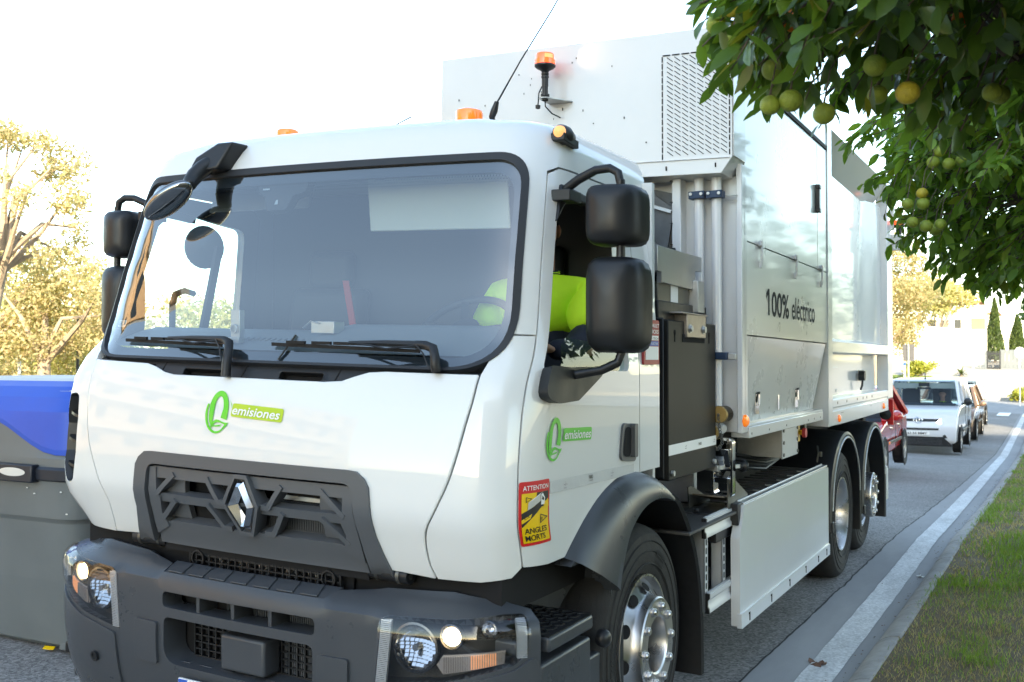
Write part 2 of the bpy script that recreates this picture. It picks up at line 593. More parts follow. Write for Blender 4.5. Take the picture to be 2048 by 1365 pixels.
# --- windscreen, its black seal and the printed border
wnd = MB(); sheet(wnd, ws_in, cab, t0=-.006, t1=None, res=.07)
wind = wnd.build("windscreen", M['glass'], truck, shear=True)
mb = MB(); sheet(mb, ws_out, cab, [ws_in], t0=.006, t1=-.02, res=.05)
mb.build("window_seal", M['rubber2'], wind, shear=True)
frit_hole = rounded([(-1.01, 1.845), (1.01, 1.845), (1.01, 2.455), (-1.01, 2.455)], [0.16, 0.16, 0.10, 0.10], 8)
frit_hole = [p for p in frit_hole]
mb = MB()
M['frit'] = mat('printed glass border', (0.03, 0.034, 0.042), 0.35, alpha=1.0)
fb = rounded([(-1.03, 1.775), (1.03, 1.775), (1.03, 2.49), (-1.03, 2.49)], [0.2, 0.2, 0.1, 0.1], 8)
sheet(mb, ws_in, cab, [fb], t0=-.012, t1=None, res=.06)
mb.build("printed_border", M['frit'], wind, shear=True)
mb = MB()
for k in range(150):      # dotted fringe of the printed border
    for row in range(3):
        u = -1.0 + 2.0 * (k + .5 * (row % 2)) / 150
        r = .0042 - .0011 * row
        v = 2.478 - .013 * row
        mb.add([cab(u + r, v, -.012), cab(u, v + r, -.012), cab(u - r, v, -.012), cab(u, v - r, -.012)], [(0, 1, 2, 3)])
mb.build("dotted_fringe", M['frit'], wind, shear=True)
# camera bracket behind the glass
mb = MB()
sheet(mb, rounded([(-.285, 2.53), (.02, 2.53), (.0, 2.45), (-.06, 2.44), (-.085, 2.375), (-.20, 2.375), (-.225, 2.44), (-.275, 2.46)], .02, 3), cab, t0=-.02, t1=-.06, res=.05)
mb.build("sensor_bracket", M['cabind'], wind, shear=True)
mb = MB(); sheet(mb, [(-.245, 2.467), (-.205, 2.467), (-.205, 2.475), (-.245, 2.475)], cab, t0=-.016, t1=None)
mb.build("sensor_eye", M['galv'], wind, shear=True)
mb = MB(); sheet(mb, [(-.155, 2.40), (-.135, 2.40), (-.14, 2.42), (-.15, 2.42)], cab, t0=-.016, t1=None)
mb.build("sensor_eye", M['galv'], wind, shear=True)
mb = MB(); sheet(mb, rrect(-.965, -.905, 1.862, 1.892, .004), cab, t0=-.009, t1=None)
st = mb.build("date_sticker", M['vwhite'], wind, shear=True)
mb = MB(); put_text(mb, "0EE-23", cab, -.960, 1.868, .018, .05, t=-.007)
mb.build("date_lettering", M['vgrey'], wind, shear=True)

# --- front panel
_se = _hermite([.972, 1.03, 1.10, 1.15, 1.214, 1.361, 1.54, 1.62, 1.712], [.826, .806, .802, .812, .845, .913, .957, .971, .978])
pr = [(_se(v), v) for v in np.linspace(1.712, .972, 30)]
top = [(-.978, 1.712), (-.62, 1.705), (-.56, 1.692), (-.50, 1.672), (-.44, 1.664), (.34, 1.664), (.42, 1.670), (.47, 1.688), (.53, 1.706), (.60, 1.711)]
bot = [(.632, .985), (.592, 1.116), (.572, 1.27), (.50, 1.325)]
fp = top + pr + bot + [(-p[0], p[1]) for p in reversed(bot)] + [(-p[0], p[1]) for p in reversed(pr)][:-1]
mb = MB(); sheet(mb, fp, lambda u, v, t: cab(u, v, t - .0), t0=.004, t1=-.03, res=.045)
front = mb.build("front_panel", M['white'], truck, shear=True, bevel=.006, seg=3, sharp=50)


def zero_logo(name, S, u0, v0, s, k, parent, band, tt=.004):
    """a green 0 with a leaf at its foot and a band that reads emisiones; s = height, k = width factor (signed)"""
    P = lambda x, y: (u0 + x * s * k, v0 + y * s)
    arcpts = lambda cx, cy, rx, ry, a0, a1, n=26: [(cx + rx * math.cos(R(a0 + (a1 - a0) * i / n)), cy + ry * math.sin(R(a0 + (a1 - a0) * i / n))) for i in range(n + 1)]
    g = MB()
    # body of the zero (open at the lower right where the leaf sits)
    out = arcpts(.30, .58, .215, .42, 14 - 30, 180) + [(.085, .40), (.10, .28), (.16, .16)]
    inn = [(.185, .30), (.19, .46), (.20, .60)] + arcpts(.30, .60, .10, .27, 180, -4) + [(.36, .37)]
    outer_r = [(.50, .33), (.515, .46)]
    z0 = outer_r + out + [(.185, .30)] + inn[1:]
    sheet(g, [P(*p) for p in z0], S, t0=tt, t1=None, res=.03)
    # ring below
    o2 = arcpts(.27, .46, .27, .46, 150, 312) ; i2 = arcpts(.285, .475, .235, .425, 312, 152)
    leaf_edge = [(.55, .255), (.50, .265)]
    sheet(g, [P(*p) for p in o2 + leaf_edge + i2[2:]], S, t0=tt + .0006, t1=None, res=.03)
    # leaf
    lf = [(.155, .10), (.15, .19), (.19, .27), (.26, .325), (.33, .32), (.40, .285), (.47, .265), (.55, .27), (.50, .17), (.46, .225), (.38, .255), (.31, .265), (.25, .245), (.19, .165)]
    sheet(g, [P(*p) for p in lf], S, t0=tt + .0012, t1=None, res=.03)
    vein = [(.165, .11), (.20, .155), (.28, .155), (.36, .17), (.40, .215), (.35, .205), (.27, .19), (.21, .185)]
    sheet(g, [P(*p) for p in vein], S, t0=tt + .0012, t1=None, res=.03)
    whisk = [(.53, .80), (.58, .70), (.585, .60), (.565, .70)]
    sheet(g, [P(*p) for p in whisk], S, t0=tt, t1=None, res=.03)
    z = g.build("logo_zero", M['green'], parent, shear=True, recalc=False)
    g = MB()
    sheet(g, [P(*p) for p in rounded([(.58, .42), (1.70, .36), (1.72, .67), (.61, .73)], .05, 4)], S, t0=tt, t1=None, res=.04)
    b = g.build("logo_band", band, parent, shear=True, recalc=False)
    g = MB()
    a, c = P(.62, .475), P(1.66, .42)
    du = ((c[0] - a[0]), (c[1] - a[1])); L = math.hypot(*du)
    put_text(g, "emisiones", S, a[0], a[1], .215 * s, L, t=tt + .003, offset=.016, shear=.22, du=(du[0] / L, du[1] / L), dv=(0, 1))
    g.build("logo_lettering", M['vwhite'], parent, shear=True, recalc=False)


zero_logo("front", cab, -.213, 1.441, .167, 1.38, front, M['lime'], tt=.0075)

# --- corner panels between the front panel and the doors
cp_low = [(_se(v) + .006, v) for v in np.linspace(.972, 1.712, 30)]
arc = sorted([p for p in ws_out if p[0] > .985 and p[1] < SEAM], key=lambda p: p[1])
cpo = cp_low + arc + [(ws_x(SEAM - .006), SEAM - .006), (UD - .004, SEAM - .006), (UD - .004, 1.03), (UD - .05, .992), (1.0, .975)]
mb = MB(); sheet(mb, cpo, cab, t0=0, t1=-.03, res=.045)
mb.build("corner_panel", M['white'], truck, shear=True, bevel=.005, seg=2, sharp=50)
vent = rounded([(-1.035, 1.56), (-1.10, 1.55), (-1.145, 1.42), (-1.14, 1.30), (-1.075, 1.17), (-1.035, 1.18), (-1.02, 1.30), (-1.02, 1.45)], .025, 4)
def cabl(u, v, t=0.0):
    # the deflector stands proud of the door behind it
    return cab(u, v, t + .048 * sstep(.985, 1.13, abs(u)) * (1 - sstep(1.60, 1.85, v)) * sstep(.97, 1.15, v))
mb = MB(); sheet(mb, mirror(cpo), cabl, [vent], t0=0, t1=-.03, res=.045)
cpl = mb.build("corner_panel", M['white'], truck, shear=True, sharp=50)
mb = MB()
sheet(mb, vent, cabl, t0=-.05, t1=-.06, res=.05, mi=1)
_c = (sum(p[0] for p in vent) / len(vent), sum(p[1] for p in vent) / len(vent))
P = [(_c[0] + (p[0] - _c[0]) * .95, _c[1] + (p[1] - _c[1]) * .985) for p in densify(vent, .03)]; mb.strip([cabl(p[0], p[1], -.001) for p in P], [cabl(p[0], p[1], -.05) for p in P], 0, close=True)
for v in (1.48, 1.37, 1.26):
    sheet(mb, [(-1.135, v), (-1.03, v - .02), (-1.03, v - .032), (-1.135, v - .012)], cabl, t0=-.014, t1=-.05, res=.05)
mb.build("side_vent", [M['black'], M['dark']], cpl, shear=True)

# --- cowl under the screen
mb = MB()
cw = [(-.975, 1.700), (-.60, 1.69), (-.52, 1.65), (.40, 1.65), (.52, 1.69), (.975, 1.700), (1.0, 1.738), (.90, 1.722), (.86, 1.722), (-.86, 1.722), (-.90, 1.722), (-1.0, 1.738)]
pockets = [rrect(-.42, -.20, 1.672, 1.700, .012), rrect(.10, .31, 1.674, 1.704, .012), rrect(-.75, -.60, 1.700, 1.712, .004)]
sheet(mb, [(-1.0, 1.64), (1.0, 1.64), (1.0, 1.728), (-1.0, 1.728)], cab, pockets, t0=-.022, t1=-.06, res=.05)
sheet(mb, [(-1.0, 1.64), (1.0, 1.64), (1.0, 1.728), (-1.0, 1.728)], cab, t0=-.062, t1=-.07, res=.1, mi=1)
for u in (-.56, -.10, .36, .60):
    sheet(mb, [(u, 1.655), (u + .006, 1.655), (u + .03, 1.727), (u + .024, 1.727)], cab, t0=-.02, t1=-.03, mi=1)
mb.build("cowl", [M['black'], M['dark']], truck, shear=True, bevel=.004)


def wiper(uc, u0):
    w = thing("wiper", None, None)
    w.parent = truck
    a = MB()
    pv = cab(uc, 1.712 if uc > .5 else 1.66, .02)
    pts = [pv, cab(uc - .002, 1.722 if uc > .5 else 1.70, .035), cab(uc - .008, 1.745, .05), cab(uc - .025, 1.772, .05), cab(uc - .06, 1.785, .05), cab(uc - .10, 1.788, .048)]
    a.tube(pts, [.020, .019, .018, .018, .017, .016], 10)
    a.tube([cab(uc - .10, 1.788, .048), cab(uc - .25, 1.796, .042), cab(uc - .40, 1.797, .036)], [.015, .012, .008], 8)
    a.tube([cab(uc - .09, 1.778, .055), cab(uc - .17, 1.772, .05), cab(uc - .22, 1.765, .05), cab(uc - .30, 1.782, .045), cab(uc - .36, 1.790, .04)], .004, 6)
    a.tube([cab(uc - .008, 1.70, .06), cab(uc - .05, 1.745, .06), cab(uc - .095, 1.78, .06)], .003, 6)
    a.build("wiper_arm", M['black'], w, shear=True)
    b = MB()
    n = 14
    for i in range(n):
        q0, q1 = i / n, (i + 1) / n
        b.bar(cab(u0 + (uc - .10 - u0) * q0, 1.795 - .012 * q0, .012), cab(u0 + (uc - .10 - u0) * q1, 1.795 - .012 * q1, .012), .007, .014)
    for q in (.12, .3, .45):
        b.bar(cab(u0 + (uc - .10 - u0) * q, 1.80, .024), cab(u0 + (uc - .10 - u0) * (q + .13), 1.80, .024), .012, .012)
    b.build("wiper_blade", M['blackm'], w, shear=True)


wiper(-.13, -.83)
wiper(.82, .03)
mb = MB(); mb.bar(cab(.085, 1.74, .0), cab(.125, 1.84, .0), .012, .006)
mb.build("wiper_rest", M['black'], wind, shear=True)

# --- doors
d_front = UD + .004
door_o = [(d_front, 1.03), (d_front, 2.49), (UD + .065, 2.517), (UR - .055, 2.517), (UR - .004, 2.47), (UR - .004, 1.275)]
for (y, z) in ((1.19, 1.266), (1.10, 1.252), (1.03, 1.234), (.96, 1.207), (.86, 1.157), (.775, 1.108), (.69, 1.062), (.62, 1.034), (.56, 1.024), (.36, 1.022)):
    door_o.append((uyz(y, z), z))
win = rounded([(UD + .062, 1.735), (uyz(1.155, 1.735), 1.722), (uyz(1.165, 2.4), 2.40), (UD + .075, 2.455)], [.03, .04, .06, .06], 4)


def make_door(side):
    f = (lambda p: p) if side > 0 else mirror
    mb = MB(); sheet(mb, f(door_o), cab, [f(win)], t0=0, t1=-.045, res=.045, mi=0, mib=1)
    d = mb.build("door", [M['white'], M['cabind']], truck, shear=True, bevel=.005, seg=2, sharp=50)
    g = MB()
    if side > 0:   # wound down: only its upper edge shows
        gl = [(uyz(.50, 1.74), 1.72), (uyz(1.15, 1.74), 1.715), (uyz(1.15, 1.80), 1.83), (uyz(.56, 1.86), 1.858), (uyz(.51, 1.82), 1.83)]
    else: gl = win
    sheet(g, f(gl), cab, t0=-.02, t1=None, res=.08)
    g.build("side_window", M['sglass'], d, shear=True)
    # pull handle in a recessed black cup
    h = MB()
    cup = rounded([(uyz(1.03, 1.5), 1.345), (uyz(1.215, 1.5), 1.325), (uyz(1.225, 1.5), 1.49), (uyz(1.06, 1.5), 1.502)], .035, 5)
    sheet(h, f(cup), cab, t0=.010, t1=-.005, res=.03)
    cup2 = rounded([(uyz(1.05, 1.5), 1.36), (uyz(1.14, 1.5), 1.352), (uyz(1.15, 1.5), 1.48), (uyz(1.08, 1.5), 1.485)], .03, 5)
    sheet(h, f(cup2), cab, t0=.012, t1=None, res=.03, mi=1)
    sheet(h, f(rrect(uyz(1.145, 1.5), uyz(1.185, 1.5), 1.35, 1.495, .012)), cab, t0=.03, t1=.0, res=.03)
    h.build("door_handle", [M['grey2'], M['dark']], d, shear=True, bevel=.006)
    return d


door_l = make_door(1)
door_r = make_door(-1)
S_door = lambda u, v, t: cab(u, v, t)
uo = uyz(.345, 1.45)
zero_logo("side", cab, uyz(.318, 1.45), 1.397, .160, 1.53, door_l, M['green'])
# blind-spot warning label
wu0, wu1 = uyz(.165, 1.22), uyz(.345, 1.22)
WU = lambda q, r: (wu0 + (wu1 - wu0) * q, 1.108 + .230 * r)
WS = lambda q, r, t: cab(*WU(q, r), t)
mb = MB()
sheet(mb, rrect(0, 1, 0, 1, .06), WS, t0=.003, t1=None, res=.1, mi=0)
sheet(mb, [(.07, .05), (.93, .05), (.93, .82), (.07, .82)], WS, t0=.0045, t1=None, res=.15, mi=1)
sheet(mb, [(.07, .30), (.93, .71), (.93, .82), (.50, .82), (.45, .62), (.07, .52)], WS, t0=.0052, t1=None, res=.15, mi=2)
sheet(mb, [(.07, .42), (.35, .50), (.30, .43), (.07, .36)], WS, t0=.0058, t1=None, res=.15, mi=1)
sheet(mb, [(.72, .66), (.93, .68), (.93, .57), (.80, .55)], WS, t0=.0058, t1=None, res=.15, mi=1)
sheet(mb, [(.22, .56), (.62, .68), (.62, .80), (.24, .68)], WS, t0=.0064, t1=None, res=.2, mi=3)
sheet(mb, [(.24, .68), (.62, .80), (.72, .82), (.36, .71)], WS, t0=.0066, t1=None, res=.2, mi=4)
sheet(mb, [(.64, .62), (.76, .62), (.78, .72), (.70, .80), (.64, .78)], WS, t0=.0064, t1=None, res=.2, mi=4)
sheet(mb, [(.66, .70), (.74, .68), (.74, .72), (.68, .76)], WS, t0=.007, t1=None, res=.2, mi=2)
for (a, b) in ((.38, .545), (.46, .565), (.70, .60)):
    sheet(mb, [(a - .035, b), (a, b - .018), (a + .035, b), (a, b + .018)], WS, t0=.007, t1=None, res=.2, mi=2)
for (a, b, s) in ((.62, .40, 1.0), (.18, .72, .6), (.15, .45, .5)):
    tri = [(a - .02 * s, b - .07 * s), (a + .28 * s, b + .02 * s), (a + .0 * s, b + .08 * s)]
    cx = sum(p[0] for p in tri) / 3; cy = sum(p[1] for p in tri) / 3
    small = [(cx + (p[0] - cx) * .72, cy + (p[1] - cy) * .72) for p in tri]
    sheet(mb, tri, WS, [small], t0=.0062, t1=None, res=.3, mi=2)
put_text(mb, "!", WS, .66, .375, .055, .03, t=.0062, offset=.02, mi=2)
put_text(mb, "ATTENTION", WS, .09, .865, .075, .82, t=.0062, offset=.010, mi=5)
put_text(mb, "ANGLES", WS, .13, .20, .09, .70, t=.0062, offset=.012, mi=2)
put_text(mb, "MORTS", WS, .13, .085, .09, .62, t=.0062, offset=.012, mi=2)
mb.build("warning_label", [M['vred'], M['vyellow'], M['vblack'], M['galv'], M['vwhite'], M['vwhite']], door_l, shear=True, recalc=False)
# reflective tape along the door
M['tape'] = mat('reflective tape', (0.72, 0.74, 0.76), 0.25, metal=0.3, coat=1.0, var=0.06, vscale=30)
mb = MB()
sheet(mb, [(uyz(.352, 1.3), 1.281), (uyz(1.20, 1.3), 1.272), (uyz(1.20, 1.3), 1.316), (uyz(.352, 1.3), 1.324)], cab, t0=.0025, t1=None, res=.06)
for y in (.47, .93):
    put_text(mb, "-i-", cab, uyz(y, 1.3), 1.296, .018, .03, t=.005, mi=1)
    put_text(mb, "0042", cab, uyz(y, 1.3), 1.286, .006, .024, t=.005, mi=1)
put_text(mb, "FARID", cab, uyz(.705, 1.3), 1.300, .014, .04, t=.005, offset=.03, mi=1)
put_text(mb, "industrie", cab, uyz(.705, 1.3), 1.290, .007, .04, t=.005, mi=1)
mb.build("reflective_tape", [M['tape'], M['vblack']], door_l, shear=True, recalc=False)

# --- grille
fo = [(-.655, .965), (-.625, 1.05), (-.606, 1.116), (-.588, 1.29), (-.57, 1.32), (-.535, 1.345), (-.50, 1.348), (.50, 1.348), (.535, 1.345), (.57, 1.32), (.588, 1.29), (.606, 1.116), (.625, 1.05), (.655, .965), (.58, .945)]
fi = rounded([(-.565, .94), (-.545, 1.06), (-.515, 1.298), (.515, 1.298), (.545, 1.06), (.565, .94)], [0, .0, .045, .045, .0, 0], 6)
frame_poly = fo[:-1] + [(.60, .945)] + [(p[0], p[1]) for p in reversed(fi)] + [(-.60, .945)]
mb = MB()
sheet(mb, frame_poly, cab, t0=.016, t1=-.03, res=.04)
gf = mb.build("grille_frame", M['grey2'], truck, shear=True, bevel=.008, seg=3)
GS = lambda x, z, t: cab(x, z, t)
g = MB()
def gbar(a, b, h, t0, t1):
    """a grille member on the front surface from a to b, h high"""
    a, b = Vector(a), Vector(b)
    d = (b - a).normalized(); nn = Vector((-d.y, d.x)) * h / 2
    sheet(g, [tuple(a - nn), tuple(b - nn), tuple(b + nn), tuple(a + nn)], cab, t0=t0, t1=t1, res=.08)
gbar((-.50, 1.265), (.50, 1.265), .046, -.002, -.06)
gbar((-.47, 1.160), (.47, 1.160), .036, -.006, -.06)
sheet(g, [(-.54, .945), (.54, .945), (.53, 1.035), (.43, 1.062), (-.43, 1.062), (-.53, 1.035)], cab, t0=-.004, t1=-.06, res=.05)
sheet(g, [(-.30, .915), (.30, .915), (.45, .95), (-.45, .95)], cab, t0=-.03, t1=-.07, res=.05)
for s in (-1, 1):
    pl = [(s * .535, 1.0), (s * .51, 1.285), (s * .475, 1.285), (s * .47, 1.19), (s * .455, 1.16), (s * .47, 1.10), (s * .45, 1.04)]
    sheet(g, pl if s > 0 else list(reversed(pl)), cab, t0=.004, t1=-.06, res=.05)
    for zo in (0, -.105):
        gbar((s * .37, 1.262 + zo), (s * .478, 1.172 + zo), .020, .006, -.05)
        gbar((s * .19, 1.262 + zo), (s * .125, 1.172 + zo), .020, .006, -.05)
        gbar((s * .130, 1.174 + zo), (s * .085, 1.174 + zo), .020, .006, -.05)
        # filled wedge at the outer end
        sheet(g, [(s * .345, 1.25 + zo), (s * .46, 1.24 + zo), (s * .46, 1.17 + zo), (s * .345, 1.17 + zo)][::(1 if s < 0 else -1)], cab, t0=-.035, t1=-.06, res=.08)
g.build("grille", M['grey2'], truck, shear=True, bevel=.005, seg=2, sharp=45)
# radiator seen between the bars
mb = MB()
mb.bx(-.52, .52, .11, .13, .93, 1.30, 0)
for i in range(56): mb.bx(-.02 + i * .0085, -.0165 + i * .0085, .100, .11, .96, 1.19, 1)
mb.bx(.10, .38, .095, .105, 1.198, 1.214, 2)
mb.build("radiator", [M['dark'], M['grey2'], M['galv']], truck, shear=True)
# diamond badge
e = MB()
ring_o = [(-.030, 1.292), (.034, 1.292), (.094, 1.180), (.036, 1.058), (-.028, 1.058), (-.088, 1.180)]
ring_i = [(-.022, 1.276), (.026, 1.276), (.078, 1.178), (.028, 1.074), (-.020, 1.074), (-.072, 1.178)]
sheet(e, ring_o, cab, [ring_i], t0=.022, t1=-.05, res=.04)
ring = e.build("badge_surround", M['grey2'], truck, shear=True, bevel=.005)
e = MB()
do = [(.003, 1.272), (.076, 1.177), (.003, 1.078), (-.070, 1.177)]
do = [(-.012, 1.270), (.018, 1.270), (.074, 1.177), (.018, 1.080), (-.012, 1.080), (-.068, 1.177)]
di = [(.003, 1.225), (.003, 1.225), (.027, 1.177), (.003, 1.128), (.003, 1.128), (-.021, 1.177)]
mid_o = [cab(p[0], p[1], .010) for p in do]; mid_i = [cab(p[0], p[1], .004) for p in di]
rid = [cab((a[0] + b[0]) / 2, (a[1] + b[1]) / 2, .036) for a, b in zip(do, di)]
e.strip(mid_o, rid, close=True); e.strip(rid, mid_i, close=True)
e.build("diamond_badge", M['chrome'], ring, shear=True, sharp=10)
e = MB(); sheet(e, ring_i, cab, t0=-.005, t1=None, res=.05)
e.build("badge_back", M['black'], ring, shear=True)

# --- marker lamps on the roof corners
def roof_marker(s):
    m = MB()
    c = cab(s * uyz(.62, 2.62), 2.655, .02)
    n = Vector((s * .55, -.65, .55)).normalized()
    f = Vector((0, -1, .08)).normalized()
    side = f.cross(Vector((0, 0, 1))).normalized()
    m.lathe([(.0, -.045), (.022, -.04), (.036, -.015), (.040, .02), (.030, .07), (.0, .10)], c, -f, 20, 0)
    m.obx(c - f * .03 - Vector((0, 0, .02)), side * .03, f * .07, Vector((0, 0, .016)), 0)
    m.cyl(c - f * .06 + side * s * .02, c - f * .06 + side * s * .05, .013, n=12)
    o = m.build("roof_marker", M['black'], truck, shear=True, bevel=.004)
    l = MB()
    l.lathe([(.0, -.052), (.014, -.049), (.023, -.040), (.027, -.028)], c - side * s * .004, -f, 18)
    l.build("marker_lens", M['amberlit'] if s > 0 else M['amber'], o, shear=True)
roof_marker(1)

# --- flashing beacons and aerials on the roof
def beacon(c, r, h, name="beacon"):
    b = MB()
    c = Vector(c)
    b.lathe([(.0, -.02), (r * 1.02, -.02), (r * 1.02, .012), (r * .9, .016), (0, .016)], c, (0, 0, 1), 28)
    o = b.build(name, M['blackm'], truck, shear=True)
    l = MB()
    l.lathe([(r * .94, .014), (r * .94, h * .30), (r * 1.0, h * .32), (r * 1.0, h * .78), (r * .94, h * .93), (r * .8, h), (0, h)], c, (0, 0, 1), 28)
    for i in range(24):
        t = 2 * math.pi * i / 24
        p = c + Vector((math.cos(t) * r * .95, math.sin(t) * r * .95, 0))
        l.bar(p + Vector((0, 0, .02)), p + Vector((0, 0, h * .3)), .004, .004)
    l.build("beacon_lens", M['amber'], o, shear=True)
    return o
beacon((-.54, .90, 2.778), .055, .075)
beacon((.48, .92, 2.79), .062, .080)
mb = MB()
mb.cyl((.60, .92, 2.785), (.60, .92, 2.80), .03, n=16)
mb.tube([(.50, .93, 2.80), (.56, .93, 2.815), (.60, .92, 2.81)], .008, 6)
mb.tube([(.60, .92, 2.80), (.607, .90, 2.825), (.618, .90, 2.85), (.632, .90, 2.89)], [.008, .014, .016, .010], 10)
mb.tube([(.632, .90, 2.885), (.75, .90, 3.06), (.90, .90, 3.26), (1.10, .90, 3.56)], [.004, .003, .0025, .002], 6)
mb.build("whip_aerial", M['black'], truck, shear=True)
mb = MB(); mb.tube([(-.06, .95, 2.795), (.06, .95, 2.84), (.15, .95, 2.872)], [.003, .0025, .003], 6)
mb.build("roof_aerial", M['black'], truck, shear=True)

# --- rear view mirrors
def mirrors(s):
    t = truck
    X = lambda x: s * x
    a = MB()
    a.tube([(X(1.085), .60, 2.425), (X(1.16), .59, 2.47), (X(1.24), .58, 2.502), (X(1.30), .575, 2.505), (X(1.335), .57, 2.485), (X(1.345), .57, 2.44)], [.018, .018, .017, .017, .017, .016], 10)
    a.tube([(X(1.345), .57, 2.46), (X(1.345), .57, 1.80), (X(1.335), .56, 1.765), (X(1.28), .53, 1.735), (X(1.19), .48, 1.715)], .017, 10)
    a.obx((X(1.115), .58, 2.405), (.04, 0, 0), (0, .055, 0), (0, 0, .022))
    a.build("mirror_arm", M['black'], t, shear=True, bevel=.004)
    br = MB()
    b0 = cab(s * uyz(.36, 2.4), 2.41, .0)
    pl = [(UD + .062, 2.30), (UD + .075, 2.455), (UD + .45, 2.435), (UD + .45, 2.40), (UD + .16, 2.41), (UD + .10, 2.36)]
    sheet(br, pl if s > 0 else mirror(pl), cab, t0=.012, t1=-.03, res=.05)
    br.build("window_corner", M['black'], t, shear=True, bevel=.006)
    br = MB()
    pl = rounded([(UD + .062, 1.632), (uyz(.36, 1.62), 1.612), (uyz(.52, 1.62), 1.618), (uyz(.75, 1.70), 1.712), (uyz(.76, 1.74), 1.742), (UD + .062, 1.742)], [.05, .03, .05, .03, .01, .01], 4)
    sheet(br, pl if s > 0 else mirror(pl), cab, t0=.045, t1=-.01, res=.03)
    br.build("mirror_bracket", M['black'], t, shear=True, bevel=.014, seg=3)

    def head(z0, z1, x0, x1, name):
        h = MB()
        cx, hw = (x0 + x1) / 2, (x1 - x0) / 2
        cz, hz = (z0 + z1) / 2, (z1 - z0) / 2
        def prof(i, j):
            a_ = 2 * math.pi * i
            n = 5.5
            ca, sa = math.cos(a_), math.sin(a_)
            rr = (abs(ca) ** n + abs(sa) ** n) ** (-1 / n)
            # j 0..1 from the middle of the forward-facing back shell to the glass
            k = [0.0, .5, .82, .94, 1.0, 1.0, .97][min(6, int(j * 6 + .5))]
            dy = [-.085, -.083, -.072, -.055, -.02, .05, .075][min(6, int(j * 6 + .5))]
            x = ca * rr * k; z = sa * rr * k
            return Vector((X(cx + hw * x), .57 + dy + .03 * x * x * (1 if j < .9 else 0) + .02 * x, cz + hz * z))
        h.grid(prof, 48, 6)
        o = h.build(name, M['black'], t, shear=True, merge=True, sharp=60)
        gl = MB()
        pts = [prof(i / 48, 1.0) for i in range(48)]
        gl.add([p + Vector((0, -.004, 0)) for p in pts], [tuple(range(48))])
        gl.build("mirror_glass", M['chrome'], o, shear=True)
    head(2.207, 2.440, 1.215, 1.425, "mirror_head")
    head(1.802, 2.165, 1.215, 1.435, "mirror_head")
mirrors(1)
mirrors(-1)
# front blind-spot mirror on a bent arm at the truck's right roof edge
t = truck
mb = MB()
A = [(-.385, .46, 2.685), (-.475, .46, 2.685), (-.585, .44, 2.625), (-.600, .42, 2.575), (-.53, .41, 2.552), (-.44, .42, 2.562)]
front_f = [Vector((p[0] - .01, p[1] - .10, p[2])) for p in A]
n_ = len(A)
mb.add([Vector(p) for p in A] + front_f, [(i, (i + 1) % n_, n_ + (i + 1) % n_, n_ + i) for i in range(n_)] + [tuple(range(n_, 2 * n_)), tuple(range(n_ - 1, -1, -1))])
mb.cyl((-.445, .345, 2.625), (-.445, .40, 2.625), .016, n=14)
mb.tube([(-.52, .37, 2.60), (-.545, .33, 2.565), (-.56, .30, 2.53), (-.56, .275, 2.50), (-.545, .255, 2.475)], [.042, .042, .040, .036, .028], 12, flat=.9)
mb.build("mirror_arm", M['black'], t, shear=True, bevel=.012, seg=3)
c = Vector((-.650, .235, 2.415)); ax = Vector((.78, .10, .50)).normalized(); nrm = Vector((.15, -.45, -.88)); nrm = (nrm - ax * nrm.dot(ax)).normalized(); wv = ax.cross(nrm)
def egg(i, j, dome):
    a_ = 2 * math.pi * i; q = math.sin(j * math.pi / 2); hgt = math.cos(j * math.pi / 2)
    return c + ax * (.140 * math.cos(a_) * q) + wv * (.062 * math.sin(a_) * q) + nrm * (dome * hgt)
mb = MB(); mb.grid(lambda i, j: egg(i, j, -.055), 40, 8)
h = mb.build("mirror_shell", M['grey'], t, shear=True, merge=True, sharp=70)
mb = MB(); mb.grid(lambda i, j: egg(i, j, .03), 40, 8)
mb.build("mirror_glass", M['smirror'], h, shear=True, merge=True, sharp=80)
# ------------------------------------------------------------------ garbage truck: bumper, lamps, wheels, steps
BS, BP = plan_curve(lambda x: -0.048 + 0.062 * x * x, [(0.84, -0.0043), (1.06, 0.024), (1.245, 0.13), (1.245, 0.42)], 0.30)
BUE = BS[-1]
_bv = [.20, .27, .32, .45, .60, .82, .845, .865, .885, .905, .935, .96]
_bz = [.20, .27, .32, .45, .60, .82, .846, .865, .880, .892, .905, .935]
_bo = [.14, .075, .05, .015, .0, .0, .004, .018, .045, .085, .125, .135]
gz, go = _hermite(_bv, _bz), _hermite(_bv, _bo)


def bum0(u, v):
    a = min(abs(u), BUE)
    x = float(np.interp(a, BS, BP[:, 0])); y = float(np.interp(a, BS, BP[:, 1]))
    i = min(max(int(np.searchsorted(BS, a)), 1), len(BS) - 1)
    d = BP[i] - BP[i - 1]; d = d / np.hypot(*d)
    o = go(v)
    x -= d[1] * o; y += d[0] * o
    return Vector((math.copysign(x, u), y, gz(v)))


def bum(u, v, t=0.0):
    p = bum0(u, v)
    if t:
        e = .004
        n = (bum0(u + e, v) - bum0(u - e, v)).cross(bum0(u, v + e) - bum0(u, v - e))
        if n.length > 1e-12: p = p + n.normalized() * t
    return p


